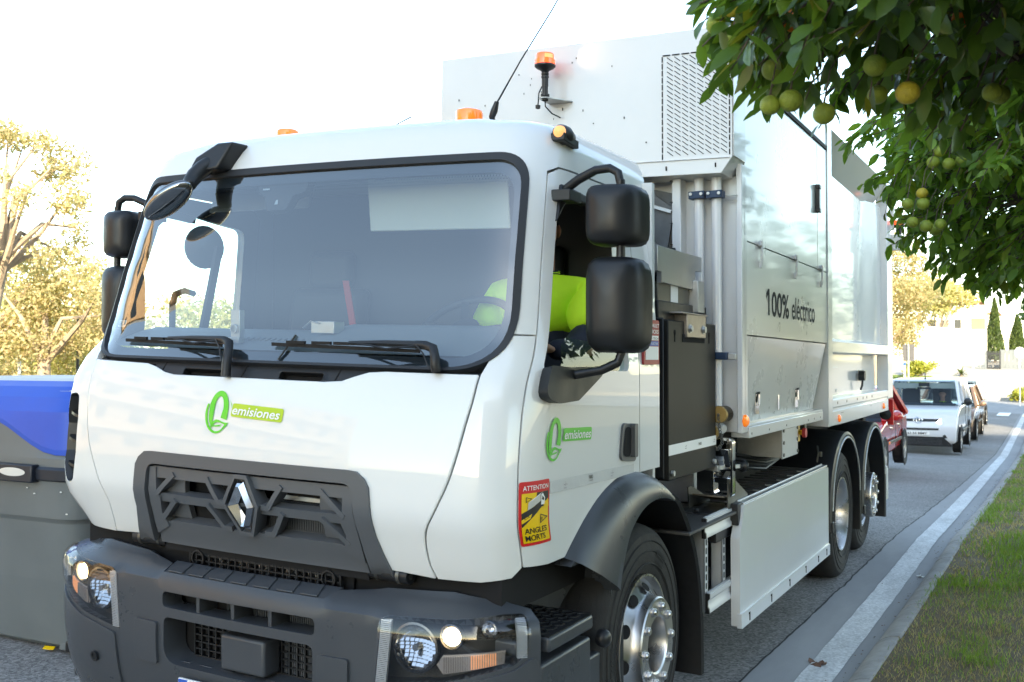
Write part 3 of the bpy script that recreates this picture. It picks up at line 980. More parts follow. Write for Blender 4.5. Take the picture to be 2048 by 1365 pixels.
UO = float(np.interp(1.165, BP[:, 0], BS))
BUE = UO + .05
UY = lambda y: float(np.interp(y, BP[:, 1], BS))
lamp = rounded([(.640, .606), (.90, .642), (UO - .05, .715), (UO, .755), (UO + .005, .885), (UO - .08, .885), (.95, .862), (.695, .850), (.665, .835)], [.008, .1, .05, .03, .02, .02, .1, .03, .02], 4)
intake = rrect(-.383, .383, .738, .800, .022)
recess = rounded([(-.375, .515), (.375, .515), (.375, .700), (-.375, .700)], [.07, .07, .03, .03], 5)
mb = MB()
bo = [(-BUE, .26), (BUE, .26), (BUE, .895), (1.16, .935), (.90, .955), (.62, .945), (.52, .925), (.42, .905), (.405, .872), (-.405, .872), (-.42, .905), (-.52, .925), (-.62, .945), (-.90, .955), (-1.16, .935), (-BUE, .895)]
sheet(mb, bo, bum, [lamp, mirror(lamp), intake, recess], t0=0, t1=-.035, res=.04, mi=0, mib=1)
# shelf of the middle step between the two halves
sheet(mb, [(-.405, .868), (.405, .868), (.43, .925), (-.43, .925)], bum, t0=-.004, t1=-.03, res=.05)
# walls of the two openings
def walls(poly, S, d0, d1, mi=0):
    P = densify(poly, .03)
    mb.strip([S(p[0], p[1], d0) for p in P], [S(p[0], p[1], d1) for p in P], mi, close=True)
walls(intake, bum, -.03, -.10)
walls(recess, bum, -.03, -.115)
for x in (-.20, -.02, .165): mb.bx(x - .008, x + .008, -.03, .07, .735, .803)
bumper = mb.build("bumper", [M['grey'], M['blackm']], truck, shear=True, bevel=.006, seg=3, sharp=40)
# ribs of the step
for i in range(7):
    x = -.34 + .113 * i
    mb = MB(); sheet(mb, [(x - .045, .876), (x + .035, .876), (x + .018, .918), (x + .002, .918)], bum, t0=.003, t1=-.006, res=.05)
    mb.build("step_rib", M['grey'], bumper, shear=True, bevel=.003)
for i in range(6):
    x = -.30 + .113 * i
    mb = MB(); mb.bx(x - .03, x + .03, .0, .05, .516, .522); mb.build("step_rib", M['grey'], bumper, shear=True, bevel=.002)
# upper grid
def gridmesh(m, x0, x1, z0, z1, y, nx, nz, w=.006):
    for i in range(nx + 1): 
        x = x0 + (x1 - x0) * i / nx
        m.bx(x - w / 2, x + w / 2, y, y + .02, z0, z1)
    for j in range(nz + 1):
        z = z0 + (z1 - z0) * j / nz
        m.bx(x0, x1, y + .002, y + .018, z - w / 2, z + w / 2)
mb = MB()
gridmesh(mb, -.385, .385, .878, .948, .112, 22, 3)
for x in (-.335, .335):
    mb.lathe([(.028, -.006), (.034, -.006), (.034, .01), (.028, .01)], (x, .112, .912), (0, -1, 0), 16)
mb.build("air_grid", M['black'], truck, shear=True)
mb = MB(); mb.bx(-.42, .42, .150, .16, .85, .97, 0)
for i in range(11):
    for k in range(3): mb.bx(-.255 + i * .05 + k * .008, -.250 + i * .05 + k * .008, .138, .15, .87, .95, 1)
mb.bx(-.46, .46, .085, .095, .48, .83, 0)
for i in range(60): mb.bx(-.15 + i * .009, -.1465 + i * .009, .078, .085, .50, .80, 2)
mb.build("cooling_pack", [M['dark'], M['alub'], M['grey2']], truck, shear=True)
mb = MB()
gridmesh(mb, -.31, .33, .530, .672, .066, 17, 5)
mb.build("air_grid", M['black'], truck, shear=True)
mb = MB(); mb.bx(-.085, .135, -.028, .07, .535, .672)
mb.build("radar_cover", M['grey'], truck, shear=True, bevel=.012, seg=3)
# raised square covers
for s in (-1, 1):
    mb = MB(); pl = rrect(.405, .535, .508, .675, .012)
    sheet(mb, pl if s > 0 else mirror(pl), bum, t0=.014, t1=-.01, res=.05)
    mb.build("hook_cover", M['grey'], bumper, shear=True, bevel=.006)
# lower corner pieces
cc = [(.650, .255), (BUE - .005, .255), (BUE - .005, .60), (BUE - .005, .70), (UO + .02, .742), (UO - .05, .700), (.90, .628), (.665, .588)]
for s in (-1, 1):
    mb = MB()
    pl = rounded(cc, [.03, .02, .03, .05, .05, .04, .1, .02], 4)
    sheet(mb, pl if s > 0 else mirror(pl), bum, t0=.010, t1=-.02, res=.05)
    c = mb.build("bumper_corner", M['grey'], truck, shear=True, bevel=.010, seg=3)
    mb = MB(); q = bum(s * .80, .47, .02); n = (bum(s * .80, .47, .1) - q).normalized()
    mb.lathe([(.022, -.004), (.022, .003), (.014, .003), (.012, -.003), (0, -.003)], q, n, 18)
    mb.build("parking_sensor", M['black'], c, shear=True)
# headlamps
M['ribs'] = mat('ribbed reflector', (0.48, 0.50, 0.53), 0.35, metal=0.4)
M['bulb'] = mat('lit bulb glass', (1, .9, .7), 0.2, emit=(1.0, .72, .36), estr=4.5)
M['refl'] = mat('lamp reflector', (0.50, 0.51, 0.53), 0.12, metal=1.0)
M['ring'] = mat('dark lamp ring', (0.10, 0.10, 0.105), 0.25, metal=1.0)
M['lampbk'] = mat('lamp inner black', (0.010, 0.010, 0.011), 0.45)
M['indic'] = mat('indicator glass', (0.48, 0.42, 0.38), 0.2, metal=0.7)
M['indicam'] = mat('indicator amber', (0.55, 0.34, 0.22), 0.2, metal=.5, emit=(1.0, .38, .12), estr=.14)


def headlamp(s):
    f = (lambda p: p) if s > 0 else mirror
    S = lambda u, v, t=0.0: bum(s * u, v, t)
    mb = MB()
    sheet(mb, f(lamp), bum, t0=-.075, t1=-.085, res=.06)
    P = densify(f(lamp), .03)
    mb.strip([bum(p[0], p[1], -.003) for p in P], [bum(p[0], p[1], -.08) for p in P], close=True)
    h = mb.build("headlight", M['lampbk'], truck, shear=True)
    # ribbed strips at both ends
    mb = MB()
    for j in range(34):
        q0, q1 = j / 34, (j + .62) / 34
        L0 = lambda q: (.644 + .024 * q, .612 + .225 * q)
        a, b = L0(q0), L0(q1)
        w = .042
        sheet(mb, f([a, (a[0] + w, a[1]), (b[0] + w, b[1]), b]), bum, t0=.001, t1=-.012, res=.08)
    for j in range(26):
        q0, q1 = j / 26, (j + .62) / 26
        a, b = (UO - .040, .738 + .135 * q0), (UO - .040, .738 + .135 * q1)
        sheet(mb, f([a, (a[0] + .036, a[1]), (b[0] + .036, b[1]), b]), bum, t0=.001, t1=-.012, res=.08)
    sheet(mb, f([(.644, .61), (.684, .61), (.708, .84), (.668, .835)]), bum, t0=-.008, t1=-.014, res=.08, mi=1)
    sheet(mb, f([(UO - .040, .738), (UO, .755), (UO, .873), (UO - .040, .875)]), bum, t0=-.008, t1=-.014, res=.08, mi=1)
    mb.build("ribbed_strip", [M['ribs'], M['galv']], h, shear=True)

    def bowl(u, v, r, d, name, m, lit=None, facets=0):
        c = S(u, v, -.022); n = Vector((s * .10, -1, .0)).normalized()
        b = MB()
        b.lathe([(r * 1.12, -.02), (r * 1.12, .006), (r * 1.02, .008), (r, .0)], c, n, 30, 1)
        prof = [(r * math.cos(a_), -d * math.sin(a_)) for a_ in np.linspace(0, math.pi / 2, 8)]
        b.lathe(prof, c, n, 30, 0)
        b.build(name, [m, M['ring']], h, shear=True, sharp=20 if facets else 40)
        if lit:
            q = MB()
            q.lathe([(r * .80, -.006), (r * .72, .004), (r * .45, .012), (0, .016)], c, n, 24)
            q.build("bulb", lit, h, shear=True)
    bowl(.795, .748, .080, .06, "main_reflector", M['refl'])
    bowl(.935, .800, .040, .03, "projector_ring", M['refl'], M['bulb'])
    bowl(1.075, .835, .028, .03, "side_reflector", M['refl'], M['lens'])
    c = S(.795, .748, -.022)
    b = MB(); b.cyl(c + Vector((0, .03, 0)), c + Vector((0, -.005, 0)), .012, n=12)
    for k in range(7):
        for i in range(9):
            xx = -.066 + i * .0165; zz = -.064 + k * .0135
            if xx * xx + (zz) ** 2 < .07 ** 2: b.obx(c + Vector((xx, .012 + 5 * (.07 ** 2 - xx * xx - zz * zz), zz)), (.0066, .002, 0), (0, .001, 0), (0, .003, .0052))
    b.build("lamp_facets", M['refl'], h, shear=True)
    b = MB()
    pl = [(.875, .695), (.90, .665), (1.13, .714), (1.135, .760), (.90, .733)]
    sheet(b, f(pl), bum, t0=-.028, t1=-.04, res=.05, mi=0)
    for i in range(26):
        u = .90 + i * .0088
        q = (u - .90) / .235
        sheet(b, f([(u, .668 + .05 * q), (u + .0045, .669 + .05 * q), (u + .0045, .727 + .028 * q), (u, .726 + .028 * q)]), bum, t0=-.022, t1=-.03, res=.1, mi=(1 if .42 < q < .86 else 0))
    b.build("indicator_lamp", [M['indic'], M['indicam']], h, shear=True)
    b = MB()
    def cover(u, v, t):
        lo, hi = .61 + .12 * max(0, abs(u) - .65) / .55, .85 + .03 * max(0, abs(u) - .65) / .55
        q = min(1, max(0, (v - lo) / (hi - lo)))
        return bum(u, v, .020 * (1 - (2 * q - 1) ** 2) ** .7)
    sheet(b, f([(p[0], p[1]) for p in lamp]), cover, t0=.0, t1=None, res=.025)
    b.build("lamp_lens", M['lens'], h, shear=True)
headlamp(1)
headlamp(-1)
# number plate below the recess
mb = MB(); mb.bx(-.265, .265, -.068, -.056, .366, .482, 0); mb.bx(-.262, -.215, -.0705, -.066, .368, .480, 1)
mb.build("number_plate", [M['vwhite'], M['vblue']], truck, shear=True, bevel=.004)
# cab tilt pivots and dark space between cab and bumper
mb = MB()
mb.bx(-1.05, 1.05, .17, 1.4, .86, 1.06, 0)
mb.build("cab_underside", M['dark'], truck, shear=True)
for s in (-1, 1):
    mb = MB()
    mb.cyl((s * .52, .13, .965), (s * .70, .12, .965), .030, n=18, mi=0)
    mb.cyl((s * .55, .13, .965), (s * .565, .13, .965), .034, n=18, mi=1)
    mb.cyl((s * .65, .122, .965), (s * .665, .122, .965), .034, n=18, mi=1)
    mb.cyl((s * (.52 if s > 0 else .50), .13, .965), (s * (.70 if s > 0 else .49), .12, .965), .015, n=6, mi=1)
    mb.build("tilt_pivot", [M['black'], M['steel']], truck, shear=True)
mb = MB(); mb.obx((-.64, .155, .985), (.05, 0, 0), (0, .003, 0), (0, .0, .03), 0); mb.obx((-.675, .151, .99), (.018, 0, 0), (0, .003, 0), (0, .0, .03), 1)
mb.obx((-.62, .150, 1.005), (.012, 0, 0), (0, .003, 0), (0, 0, .008), 2)
mb.build("service_sticker", [mat('violet sticker', (.10, .05, .32), .5), M['vred'], M['vwhite']], truck, shear=True)

# --- wheel arch with mudguard
def resample(pts, n):
    P = np.array(pts, float); s = np.concatenate([[0], np.cumsum(np.linalg.norm(np.diff(P, axis=0), axis=1))])
    f = [_hermite(s, P[:, k]) for k in range(P.shape[1])]
    return [tuple(g(q) for g in f) for q in np.linspace(0, s[-1], n)]
outer = resample([(.50, 1.02), (.58, 1.085), (.68, 1.155), (.80, 1.215), (.92, 1.255), (1.05, 1.280), (1.20, 1.282), (1.34, 1.262), (1.45, 1.22), (1.545, 1.16)], 24)
inner_ = resample([(.885, .83), (.905, .90), (.935, .96), (.98, 1.03), (1.05, 1.085), (1.13, 1.12), (1.21, 1.140), (1.32, 1.148), (1.43, 1.14), (1.53, 1.118)], 24)
ARCHX = 1.225
for s in (-1, 1):
    mb = MB()
    rows = []
    for (xx, k) in ((.80, 0.0), (1.195, 0.0), (ARCHX, .06), (ARCHX + .004, .20), (ARCHX - .004, .55), (1.19, .86), (1.145, 1.0), (1.05, 1.0)):
        rows.append([(s * xx, a[0] + (b[0] - a[0]) * k, a[1] + (b[1] - a[1]) * k) for a, b in zip(inner_, outer)])
    for a, b in zip(rows, rows[1:]): mb.strip(a, b)
    # flap behind the wheel, lower front part
    fl = resample([(1.50, 1.145), (1.58, 1.11), (1.68, 1.03), (1.78, .92), (1.87, .78), (1.93, .60), (1.955, .42), (1.96, .20)], 18)
    A = [(s * .78, y, z) for y, z in fl]; B = [(s * 1.215, y, z) for y, z in fl]
    C = [(s * 1.225, y + .012, z + .012) for y, z in fl]; D = [(s * 1.20, y + .035, z + .02) for y, z in fl]
    mb.strip(A, B, 1); mb.strip(B, C, 2); mb.strip(C, D, 2)
    mb.prism([(.50, .99), (.86, .99), (.895, .83), (.90, .80), (.93, .98), (.60, 1.05)], 'x', s * 1.10, s * 1.17)
    mb.build("wheel_arch", [M['grey'], M['flap'], M['black']], truck, shear=True, merge=True, sharp=50)
    # lower side: well of the entry step
    mb = MB()
    yz = [(.40, .955), (.66, .965), (1.00, .96), (1.03, .94), (1.03, .70), (.96, .62), (.93, .30), (.62, .28), (.60, .74)]
    mb.prism([(.62, .30), (.93, .30), (.955, .62), (1.01, .69), (1.015, .905), (.66, .94), (.30, .955), (.30, .93), (.64, .90)], 'x', s * .86, s * .905)
    rows = []
    for k in range(9):
        a_ = k / 8
        rows.append([(s * (.90 + .27 * (1 - math.cos(a_ * math.pi / 2))), .66 + .37 * math.sin(a_ * math.pi / 2) * (.25 + .75 * a_) , z) for z in (.28, .45, .62, .72, .84, .925)])
    for a, b in zip(rows, rows[1:]): mb.strip(a, b)
    mb.bx(s * .86, s * 1.16, 1.00, 1.03, .30, .90)
    mb.bx(s * .86, s * 1.16, .50, .98, .26, .60)
    # tread box
    mb.bx(s * .88, s * 1.205, .24, .63, .735, .790); mb.bx(s * .88, s * 1.13, .14, .26, .735, .788)
    mb.bx(s * .9, s * 1.19, .2, .64, .26, .70)
    mb.build("step_well", M['grey'], truck, shear=True, bevel=.012, seg=3, sharp=45)
    mb = MB()
    for i in range(9):
        for j in range(14):
            x = .90 + .033 * i; y = .16 + .034 * j
            if x > 1.12 and y < .25: continue
            mb.obx((s * x, y, .793), (.011, .011 if (i + j) % 2 else -.011, 0), (-.004, .004 if (i + j) % 2 else -.004, 0), (0, 0, .004))
    mb.bx(s * .885, s * 1.20, .245, .625, .789, .7925); mb.bx(s * .885, s * 1.12, .15, .245, .789, .7925)
    mb.build("step_tread", M['black'], truck, shear=True)
    mb = MB()
    mb.lathe([(.036, -.01), (.036, .01), (.028, .022), (.012, .028), (0, .028)], (s * 1.19, .76, .665), (s, -.3, 0), 24)
    mb.build("side_button", M['black'], truck, shear=True)
    mb = MB(); mb.lathe([(.03, -.01), (.03, .02), (.0, .02)], (s * .93, .34, .925), (s, -.4, .1), 18)
    mb.build("side_button", M['black'], truck, shear=True)


# --- wheels
def make_wheel(kind):
    w = thing("wheel", None, None)
    t = MB()
    t.lathe([(.292, -.05), (.30, -.012), (.335, .004), (.42, .012), (.475, .004), (.500, -.016), (.513, -.04), (.520, -.07), (.520, -.26), (.51, -.29), (.47, -.31), (.30, -.30)], (0, 0, 0), (1, 0, 0), 72)
    for rr in (.345, .40, .445): t.lathe([(rr - .004, .0085), (rr, .0145), (rr + .004, .0085)], (0, 0, 0), (1, 0, 0), 72)
    for gx in (-.11, -.165, -.22): t.lathe([(.5215, gx - .005), (.515, gx), (.5215, gx + .005)], (0, 0, 0), (1, 0, 0), 72, 1)
    for k in range(3):
        a_ = R(52 + 118 * k)
        for j, (ra, rb) in enumerate(((.385, .415), (.36, .372))):
            for i in range(7):
                aa, ab = a_ + .045 * i, a_ + .045 * i + .03
                t.add([(.0135, ra * math.cos(aa), ra * math.sin(aa)), (.0135, ra * math.cos(ab), ra * math.sin(ab)), (.0145, rb * math.cos(ab), rb * math.sin(ab)), (.0145, rb * math.cos(aa), rb * math.sin(aa))], [(0, 1, 2, 3)], 1)
    t.build("tyre", [M['rubber'], M['blackm']], w, sharp=30)
    r = MB()
    if kind == 'steer':
        r.lathe([(.285, -.06), (.2985, -.004), (.2985, .004), (.290, .004), (.278, -.03), (.262, -.04), (.245, -.015), (.215, .012), (.206, .03), (.206, .062), (.200, .068), (.128, .068), (.120, .062), (.112, .02), (.112, -.15)], (0, 0, 0), (1, 0, 0), 64)
    elif kind == 'drive':
        r.lathe([(.29, -.05), (.2985, -.004), (.2985, .004), (.290, .004), (.277, -.02), (.268, -.10), (.262, -.16), (.235, -.175), (.13, -.18)], (0, 0, 0), (1, 0, 0), 64)
        r.lathe([(.13, -.18), (.13, -.09), (.10, -.07), (0, -.07)], (0, 0, 0), (1, 0, 0), 40)
    else:
        r.lathe([(.285, -.06), (.2985, -.004), (.2985, .004), (.290, .004), (.27, -.03), (.24, .0), (.206, .03), (.206, .105), (.200, .112), (.14, .112), (.13, .105), (.12, .0), (.12, -.1)], (0, 0, 0), (1, 0, 0), 64)
    r.build("rim", M['alu'], w, sharp=32)
    h = MB()
    if kind != 'drive':
        for k in range(10):
            a_ = 2 * math.pi * (k + .35) / 10
            c = Vector((0, math.cos(a_) * .238, math.sin(a_) * .238))
            n = Vector((.75, math.cos(a_) * .66, math.sin(a_) * .66)).normalized()
            tn = Vector((0, -math.sin(a_), math.cos(a_))); bn = n.cross(tn)
            pts = [c + n * .006 + Vector((-.002, 0, 0)) + tn * .031 * math.cos(q) + bn * .024 * math.sin(q) for q in np.linspace(0, 2 * math.pi, 20, endpoint=False)]
            h.add(pts, [tuple(range(20))])
        h.lathe([(.112, -.02), (0, -.02)], (0, 0, 0), (1, 0, 0), 30)
    else:
        for k in range(10):
            a_ = 2 * math.pi * k / 10
            h.cyl((-.174, math.cos(a_) * .215, math.sin(a_) * .215), (-.172, math.cos(a_) * .215, math.sin(a_) * .215), .024, n=14)
    h.build("hand_holes", M['dark'], w)
    x0 = {'steer': .068, 'drive': -.178, 'tag': .112}[kind]
    for k in range(10):
        a_ = 2 * math.pi * (k + .1) / 10
        y, z = math.cos(a_) * .164, math.sin(a_) * .164
        n = MB(); n.cyl((x0 - .005, y, z), (x0 + .012, y, z), .0185, n=6); n.cyl((x0 + .012, y, z), (x0 + .018, y, z), .018, .012, n=14); n.cyl((x0 - .003, y, z), (x0 + .003, y, z), .024, n=18)
        n.build("wheel_nut", M['alu'], w, sharp=30)
    return w


def put_wheel(w, x, y, mirror_=False):
    w.parent = truck
    w.location = (x, y, .52 + fall(x))
    w.rotation_euler = (0, 0, math.pi if mirror_ else 0)


def dup(root, parent=None):
    c = root.copy(); SC.collection.objects.link(c)
    if parent is not None: c.parent = parent
    for ch in list(root.children): dup(ch, c)
    return c


put_wheel(make_wheel('steer'), 1.165, 1.28)
put_wheel(dup(truck.children[-1]) if False else make_wheel('steer'), -1.165, 1.28, True)
wd = make_wheel('drive'); put_wheel(wd, 1.225, 5.70)
wd2 = dup(wd, truck); put_wheel(wd2, -1.225, 5.70, True)
wd3 = dup(wd, truck); put_wheel(wd3, .875, 5.70, True)
wt = make_wheel('tag'); put_wheel(wt, 1.165, 7.06)
wt2 = dup(wt, truck); put_wheel(wt2, -1.165, 7.06, True)
# ------------------------------------------------------------------ garbage truck: chassis and body
flatx = lambda X: (lambda u, v, t=0.0: Vector((X + t, u, v)))       # a side plane: u = y, v = z
flaty = lambda Y: (lambda u, v, t=0.0: Vector((u, Y - t, v)))       # a front plane: u = x, v = z
mb = MB()
mb.bx(-.45, -.37, .3, 8.2, .72, .98); mb.bx(.37, .45, .3, 8.2, .72, .98)
mb.bx(-.9, .9, 2.6, 8.1, 1.12, 1.30)
for y in (5.70, 7.06): mb.cyl((-1.1, y, .55), (1.1, y, .55), .10, n=16)
mb.cyl((-.9, 1.28, .5), (.9, 1.28, .5), .07, n=12)
mb.bx(-1.15, -.5, 2.1, 4.9, .42, .93); mb.bx(.45, .95, 2.75, 4.85, .40, .90)
mb.cyl((.5, 2.30, .66), (1.0, 2.30, .66), .06, n=16); 
mb.bx(-.55, .55, 1.5, 1.62, 1.0, 1.9)
mb.build("chassis", M['blackm'], truck, shear=True)
mb = MB()
mb.cyl((.45, 2.42, .76), (1.1, 2.42, .76), .035, n=14); mb.cyl((.45, 2.46, .60), (1.1, 2.46, .60), .04, n=14)
mb.build("air_pipe", M['galv'], truck, shear=True)

# side tray with pressed ribs
M['tray'] = mat('tray plastic', (0.060, 0.058, 0.056), 0.5, var=0.2, vscale=12)
mb = MB()
mb.bx(.45, 1.235, 1.72, 4.98, .930, .945)
for i in range(15):
    y = 2.75 + .15 * i
    mb.obx((1.02, y, .948), (.16, .02, 0), (-.005, .018, 0), (0, 0, .007))
for i in range(8):
    y = 1.85 + .11 * i
    mb.obx((.80, y, .948), (.26, .02, 0), (-.005, .022, 0), (0, 0, .008))
for i in range(22): mb.cyl((1.205, 2.62 + .108 * i, .944), (1.205, 2.62 + .108 * i, .950), .009, n=8)
mb.build("side_tray", M['tray'], truck, shear=True, bevel=.004)
for i in (0, 2, 4, 6, 8, 10, 12):
    mb = MB(); mb.obx((1.15, 2.78 + .155 * i, .9555), (.05, .006, 0), (-.003, .010, 0), (0, 0, .002)); mb.build("rib_end", M['galv'], truck, shear=True)
#, M['galv'], truck, shear=True)
mb = MB(); mb.bx(.86, 1.19, 2.30, 2.72, .80, .955); mb.bx(1.17, 1.243, 2.54, 2.64, .865, .985)
mb.cyl((1.08, 2.31, .955), (1.08, 2.31, .975), .014, n=10)
mb.build("cable_box", M['black'], truck, shear=True, bevel=.006)

# white side skirt
mb = MB()
sk = [(2.52, .318), (4.99, .305), (4.99, .966), (2.60, .972), (2.585, .90), (2.515, .80)]
sheet(mb, rounded(sk, [.01, .012, .02, .012, .03, .03], 4), flatx(1.258), t0=0, t1=-.05, res=.3)
side_skirt = mb.build("side_skirt", M['white2'], truck, shear=True, bevel=.010, seg=3)
mb = MB()
sheet(mb, rrect(2.515, 4.985, .310, .392, .008), flatx(1.262), t0=0.006, t1=-.02, res=.4)
mb.build("skirt_edge", M['white2'], side_skirt, shear=True, bevel=.006)
mb = MB()
for y in (2.68, 3.18, 3.66, 4.14, 4.56, 4.86):
    mb.bx(1.266, 1.271, y - .007, y + .007, .325, .372)
    mb.bx(1.266, 1.274, y - .018, y - .004, .362, .372)
mb.build("skirt_clip", M['black'], side_skirt, shear=True)
mb = MB(); mb.bx(1.20, 1.250, 2.64, 4.985, .966, .982); mb.bx(1.206, 1.216, 2.64, 4.97, .980, .990)
mb.build("skirt_rail", M['alub'], side_skirt, shear=True, bevel=.003)

# aluminium side guard in front of the skirt
def guard(z0, z1, y0, y1):
    prof = [(0, z0), (.022, z0), (.022, z0 + .022), (.014, z0 + .034), (.014, z1 - .034), (.024, z1 - .022), (.024, z1), (.006, z1 + .004), (0, z1)]
    m = MB(); m.prism([(1.185 + a, b) for a, b in prof], 'y', y0, y1)
    for k in range(3): m.bx(1.188 + .007 * k, 1.190 + .007 * k, y0, y1, z1, z1 + .009)
    o = m.build("guard_rail", M['guard'], truck, shear=True, bevel=.003)
    c = MB(); c.prism([(1.183 + a * 1.06, b + (-.002 if b < (z0 + z1) / 2 else .002)) for a, b in prof], 'y', y0 - .012, y0)
    c.build("end_cap", M['black'], o, shear=True)
guard(.862, .958, 2.085, 2.69)
guard(.470, .566, 2.135, 2.745)
mb = MB()
for y in (2.12, 2.44):
    mb = MB()
    mb.bx(1.115, 1.185, y, y + .006, .475, .93); mb.bx(1.178, 1.184, y, y + .055, .475, .93); mb.bx(1.115, 1.122, y, y + .05, .475, .93)
    for k in range(9): mb.bx(1.1845, 1.186, y + .018, y + .034, .50 + .045 * k, .53 + .045 * k, 1)
    mb.build("guard_bracket", [M['guard'], M['dark']], truck, shear=True)

# battery / electronics cabinet behind the cab
mb = MB()
mb.bx(.55, 1.150, 1.665, 2.44, 1.19, 1.965, 0)
mb.bx(.55, 1.13, 1.652, 1.664, 1.20, 1.975, 1)
mb.bx(.60, 1.10, 1.665, 2.44, 1.965, 2.06, 1)
cab_box = mb.build("electronics_cabinet", [M['dsteel'], M['black']], truck, shear=True, bevel=.008)
mb = MB(); mb.bx(1.150, 1.153, 1.667, 2.435, 1.312, 1.362, 0)
T = flatx(1.155)
for y in (1.90, 2.38):
    put_text(mb, "-i-", T, y, 1.338, .012, .03, t=0, mi=1); put_text(mb, "0042", T, y, 1.328, .006, .024, t=0, mi=1)
put_text(mb, "FARID", T, 2.12, 1.332, .014, .05, t=0, offset=.03, mi=1)
mb.build("reflective_tape", [M['vwhite'], M['vblack']], cab_box, shear=True, recalc=False)
mb = MB()
for (y, z) in ((1.71, 1.225), (2.39, 1.225)): mb.cyl((1.15, y, z), (1.165, y, z), .014, n=8)
mb.build("bolt", M['galv'], cab_box, shear=True)
mb = MB()
for (y, z) in ((1.76, 1.905), (2.32, 1.905)):
    mb.bx(1.1505, 1.152, y - .006, y + .006, z - .045, z); mb.cyl((1.1505, y, z), (1.152, y, z), .014, n=14)
mb.bx(1.1505, 1.153, 1.875, 2.235, 1.860, 1.900)
mb.build("key_slot", M['dark'], cab_box, shear=True)
mb = MB()
mb.bx(1.02, 1.166, 1.905, 2.215, 1.885, 2.005); mb.bx(.95, 1.17, 1.83, 2.24, 2.0, 2.010)
mb.build("hinge_plate", mat('worn steel', (.38, .33, .28), .4, metal=.8, var=.2, vscale=9), cab_box, shear=True, bevel=.004)
mb = MB()
for y in (1.95, 2.17): mb.cyl((1.166, y, 1.93), (1.18, y, 1.93), .018, n=6); mb.cyl((1.166, y, 1.93), (1.169, y, 1.93), .024, n=16)
mb.build("bolt", M['galv'], cab_box, shear=True)
# aluminium tool box
mb = MB()
mb.bx(.72, 1.08, 1.72, 2.28, 2.012, 2.25, 0)
tb = mb.build("tool_box", M['steel'], truck, shear=True, bevel=.006)
mb = MB()
mb.prism([(1.66, 2.325), (1.66, 2.20), (1.72, 2.20), (1.72, 2.145), (1.735, 2.145), (1.735, 2.15), (2.20, 2.14), (2.20, 2.19), (2.245, 2.19), (2.245, 2.245), (2.36, 2.245), (2.36, 2.325)], 'x', .66, 1.100)
mb.build("box_lid", M['alub'], tb, shear=True, bevel=.006)
mb = MB(); mb.bx(1.081, 1.083, 1.90, 2.01, 2.06, 2.145)
mb.build("data_plate", M['vwhite'], tb, shear=True)
mb = MB(); mb.bx(1.00, 1.13, 2.20, 2.31, 2.02, 2.19); mb.bx(1.0, 1.10, 2.24, 2.42, 1.99, 2.07, 0)
mb.build("side_flange", M['galv'], tb, shear=True, bevel=.004)
mb = MB()
mb.tube([(.92, 1.71, 2.27), (.92, 1.68, 2.24), (.92, 1.68, 2.17)], .006, 8); mb.tube([(.96, 1.71, 2.27), (.96, 1.68, 2.24), (.96, 1.68, 2.17)], .006, 8)
mb.bx(.90, .98, 1.672, 1.70, 2.14, 2.17)
mb.build("latch", M['galv'], tb, shear=True)
mb = MB(); mb.tube([(.70, 1.62, 2.06), (.86, 1.63, 2.10), (.98, 1.66, 2.145), (1.04, 1.72, 2.15)], .018, 10, mi=0); mb.tube([(.88, 1.64, 2.06), (.89, 1.64, 2.12)], .02, 10, mi=1)
mb.build("cable", [M['black'], M['vred']], truck, shear=True)

# --- body: front hood with perforated panel
mb = MB()
hx0 = [(-.585, 2.92), (-.57, 3.585), (1.262, 3.585), (1.262, 2.872), (1.20, 2.785), (-.585, 2.785)]
mb.prism(rounded(hx0, [0, 0, 0, 0, 0, 0], 2), 'y', 2.39, 2.62)
mb.bx(-.55, 1.225, 2.63, 4.95, 3.45, 3.575)
mb.obx((.33, 2.386, 2.868), (.92, 0, 0), (0, .004, 0), (0, 0, .003))
hood = mb.build("front_hood", M['white2'], truck, shear=True, bevel=.006, seg=2)
HP = flaty(2.386)
mb = MB()
for r in range(21):
    for c in range(8):
        x = .895 + .0435 * c; z = 2.905 + .0262 * r
        sheet(mb, [(x, z + .012), (x + .034, z - .014), (x + .036, z - .010), (x + .002, z + .016)], HP, t0=.001, t1=None, res=.2)
def dashes(x0, z0, x1, z1, n):
    for i in range(n):
        a, b = (i + .06) / n, (i + .86) / n
        mb.bar((x0 + (x1 - x0) * a, 2.3855, z0 + (z1 - z0) * a), (x0 + (x1 - x0) * b, 2.3855, z0 + (z1 - z0) * b), .006, .0015, up=(0, 1, 0))
dashes(.868, 2.872, .868, 3.455, 15); dashes(1.248, 2.880, 1.248, 3.455, 15); dashes(.868, 3.455, 1.248, 3.455, 7)
for (x, z) in ((.89, 2.825), (1.17, 2.83)): mb.bx(x - .004, x + .004, 2.384, 2.3855, z - .012, z + .012)
for k in range(26):
    x = random.uniform(-.5, .8); z = random.uniform(2.95, 3.5)
    mb.bx(x, x + random.uniform(.003, .007), 2.3862, 2.3872, z, z + random.uniform(.004, .018))
mb.build("vent_slots", M['dark'], hood, shear=True)
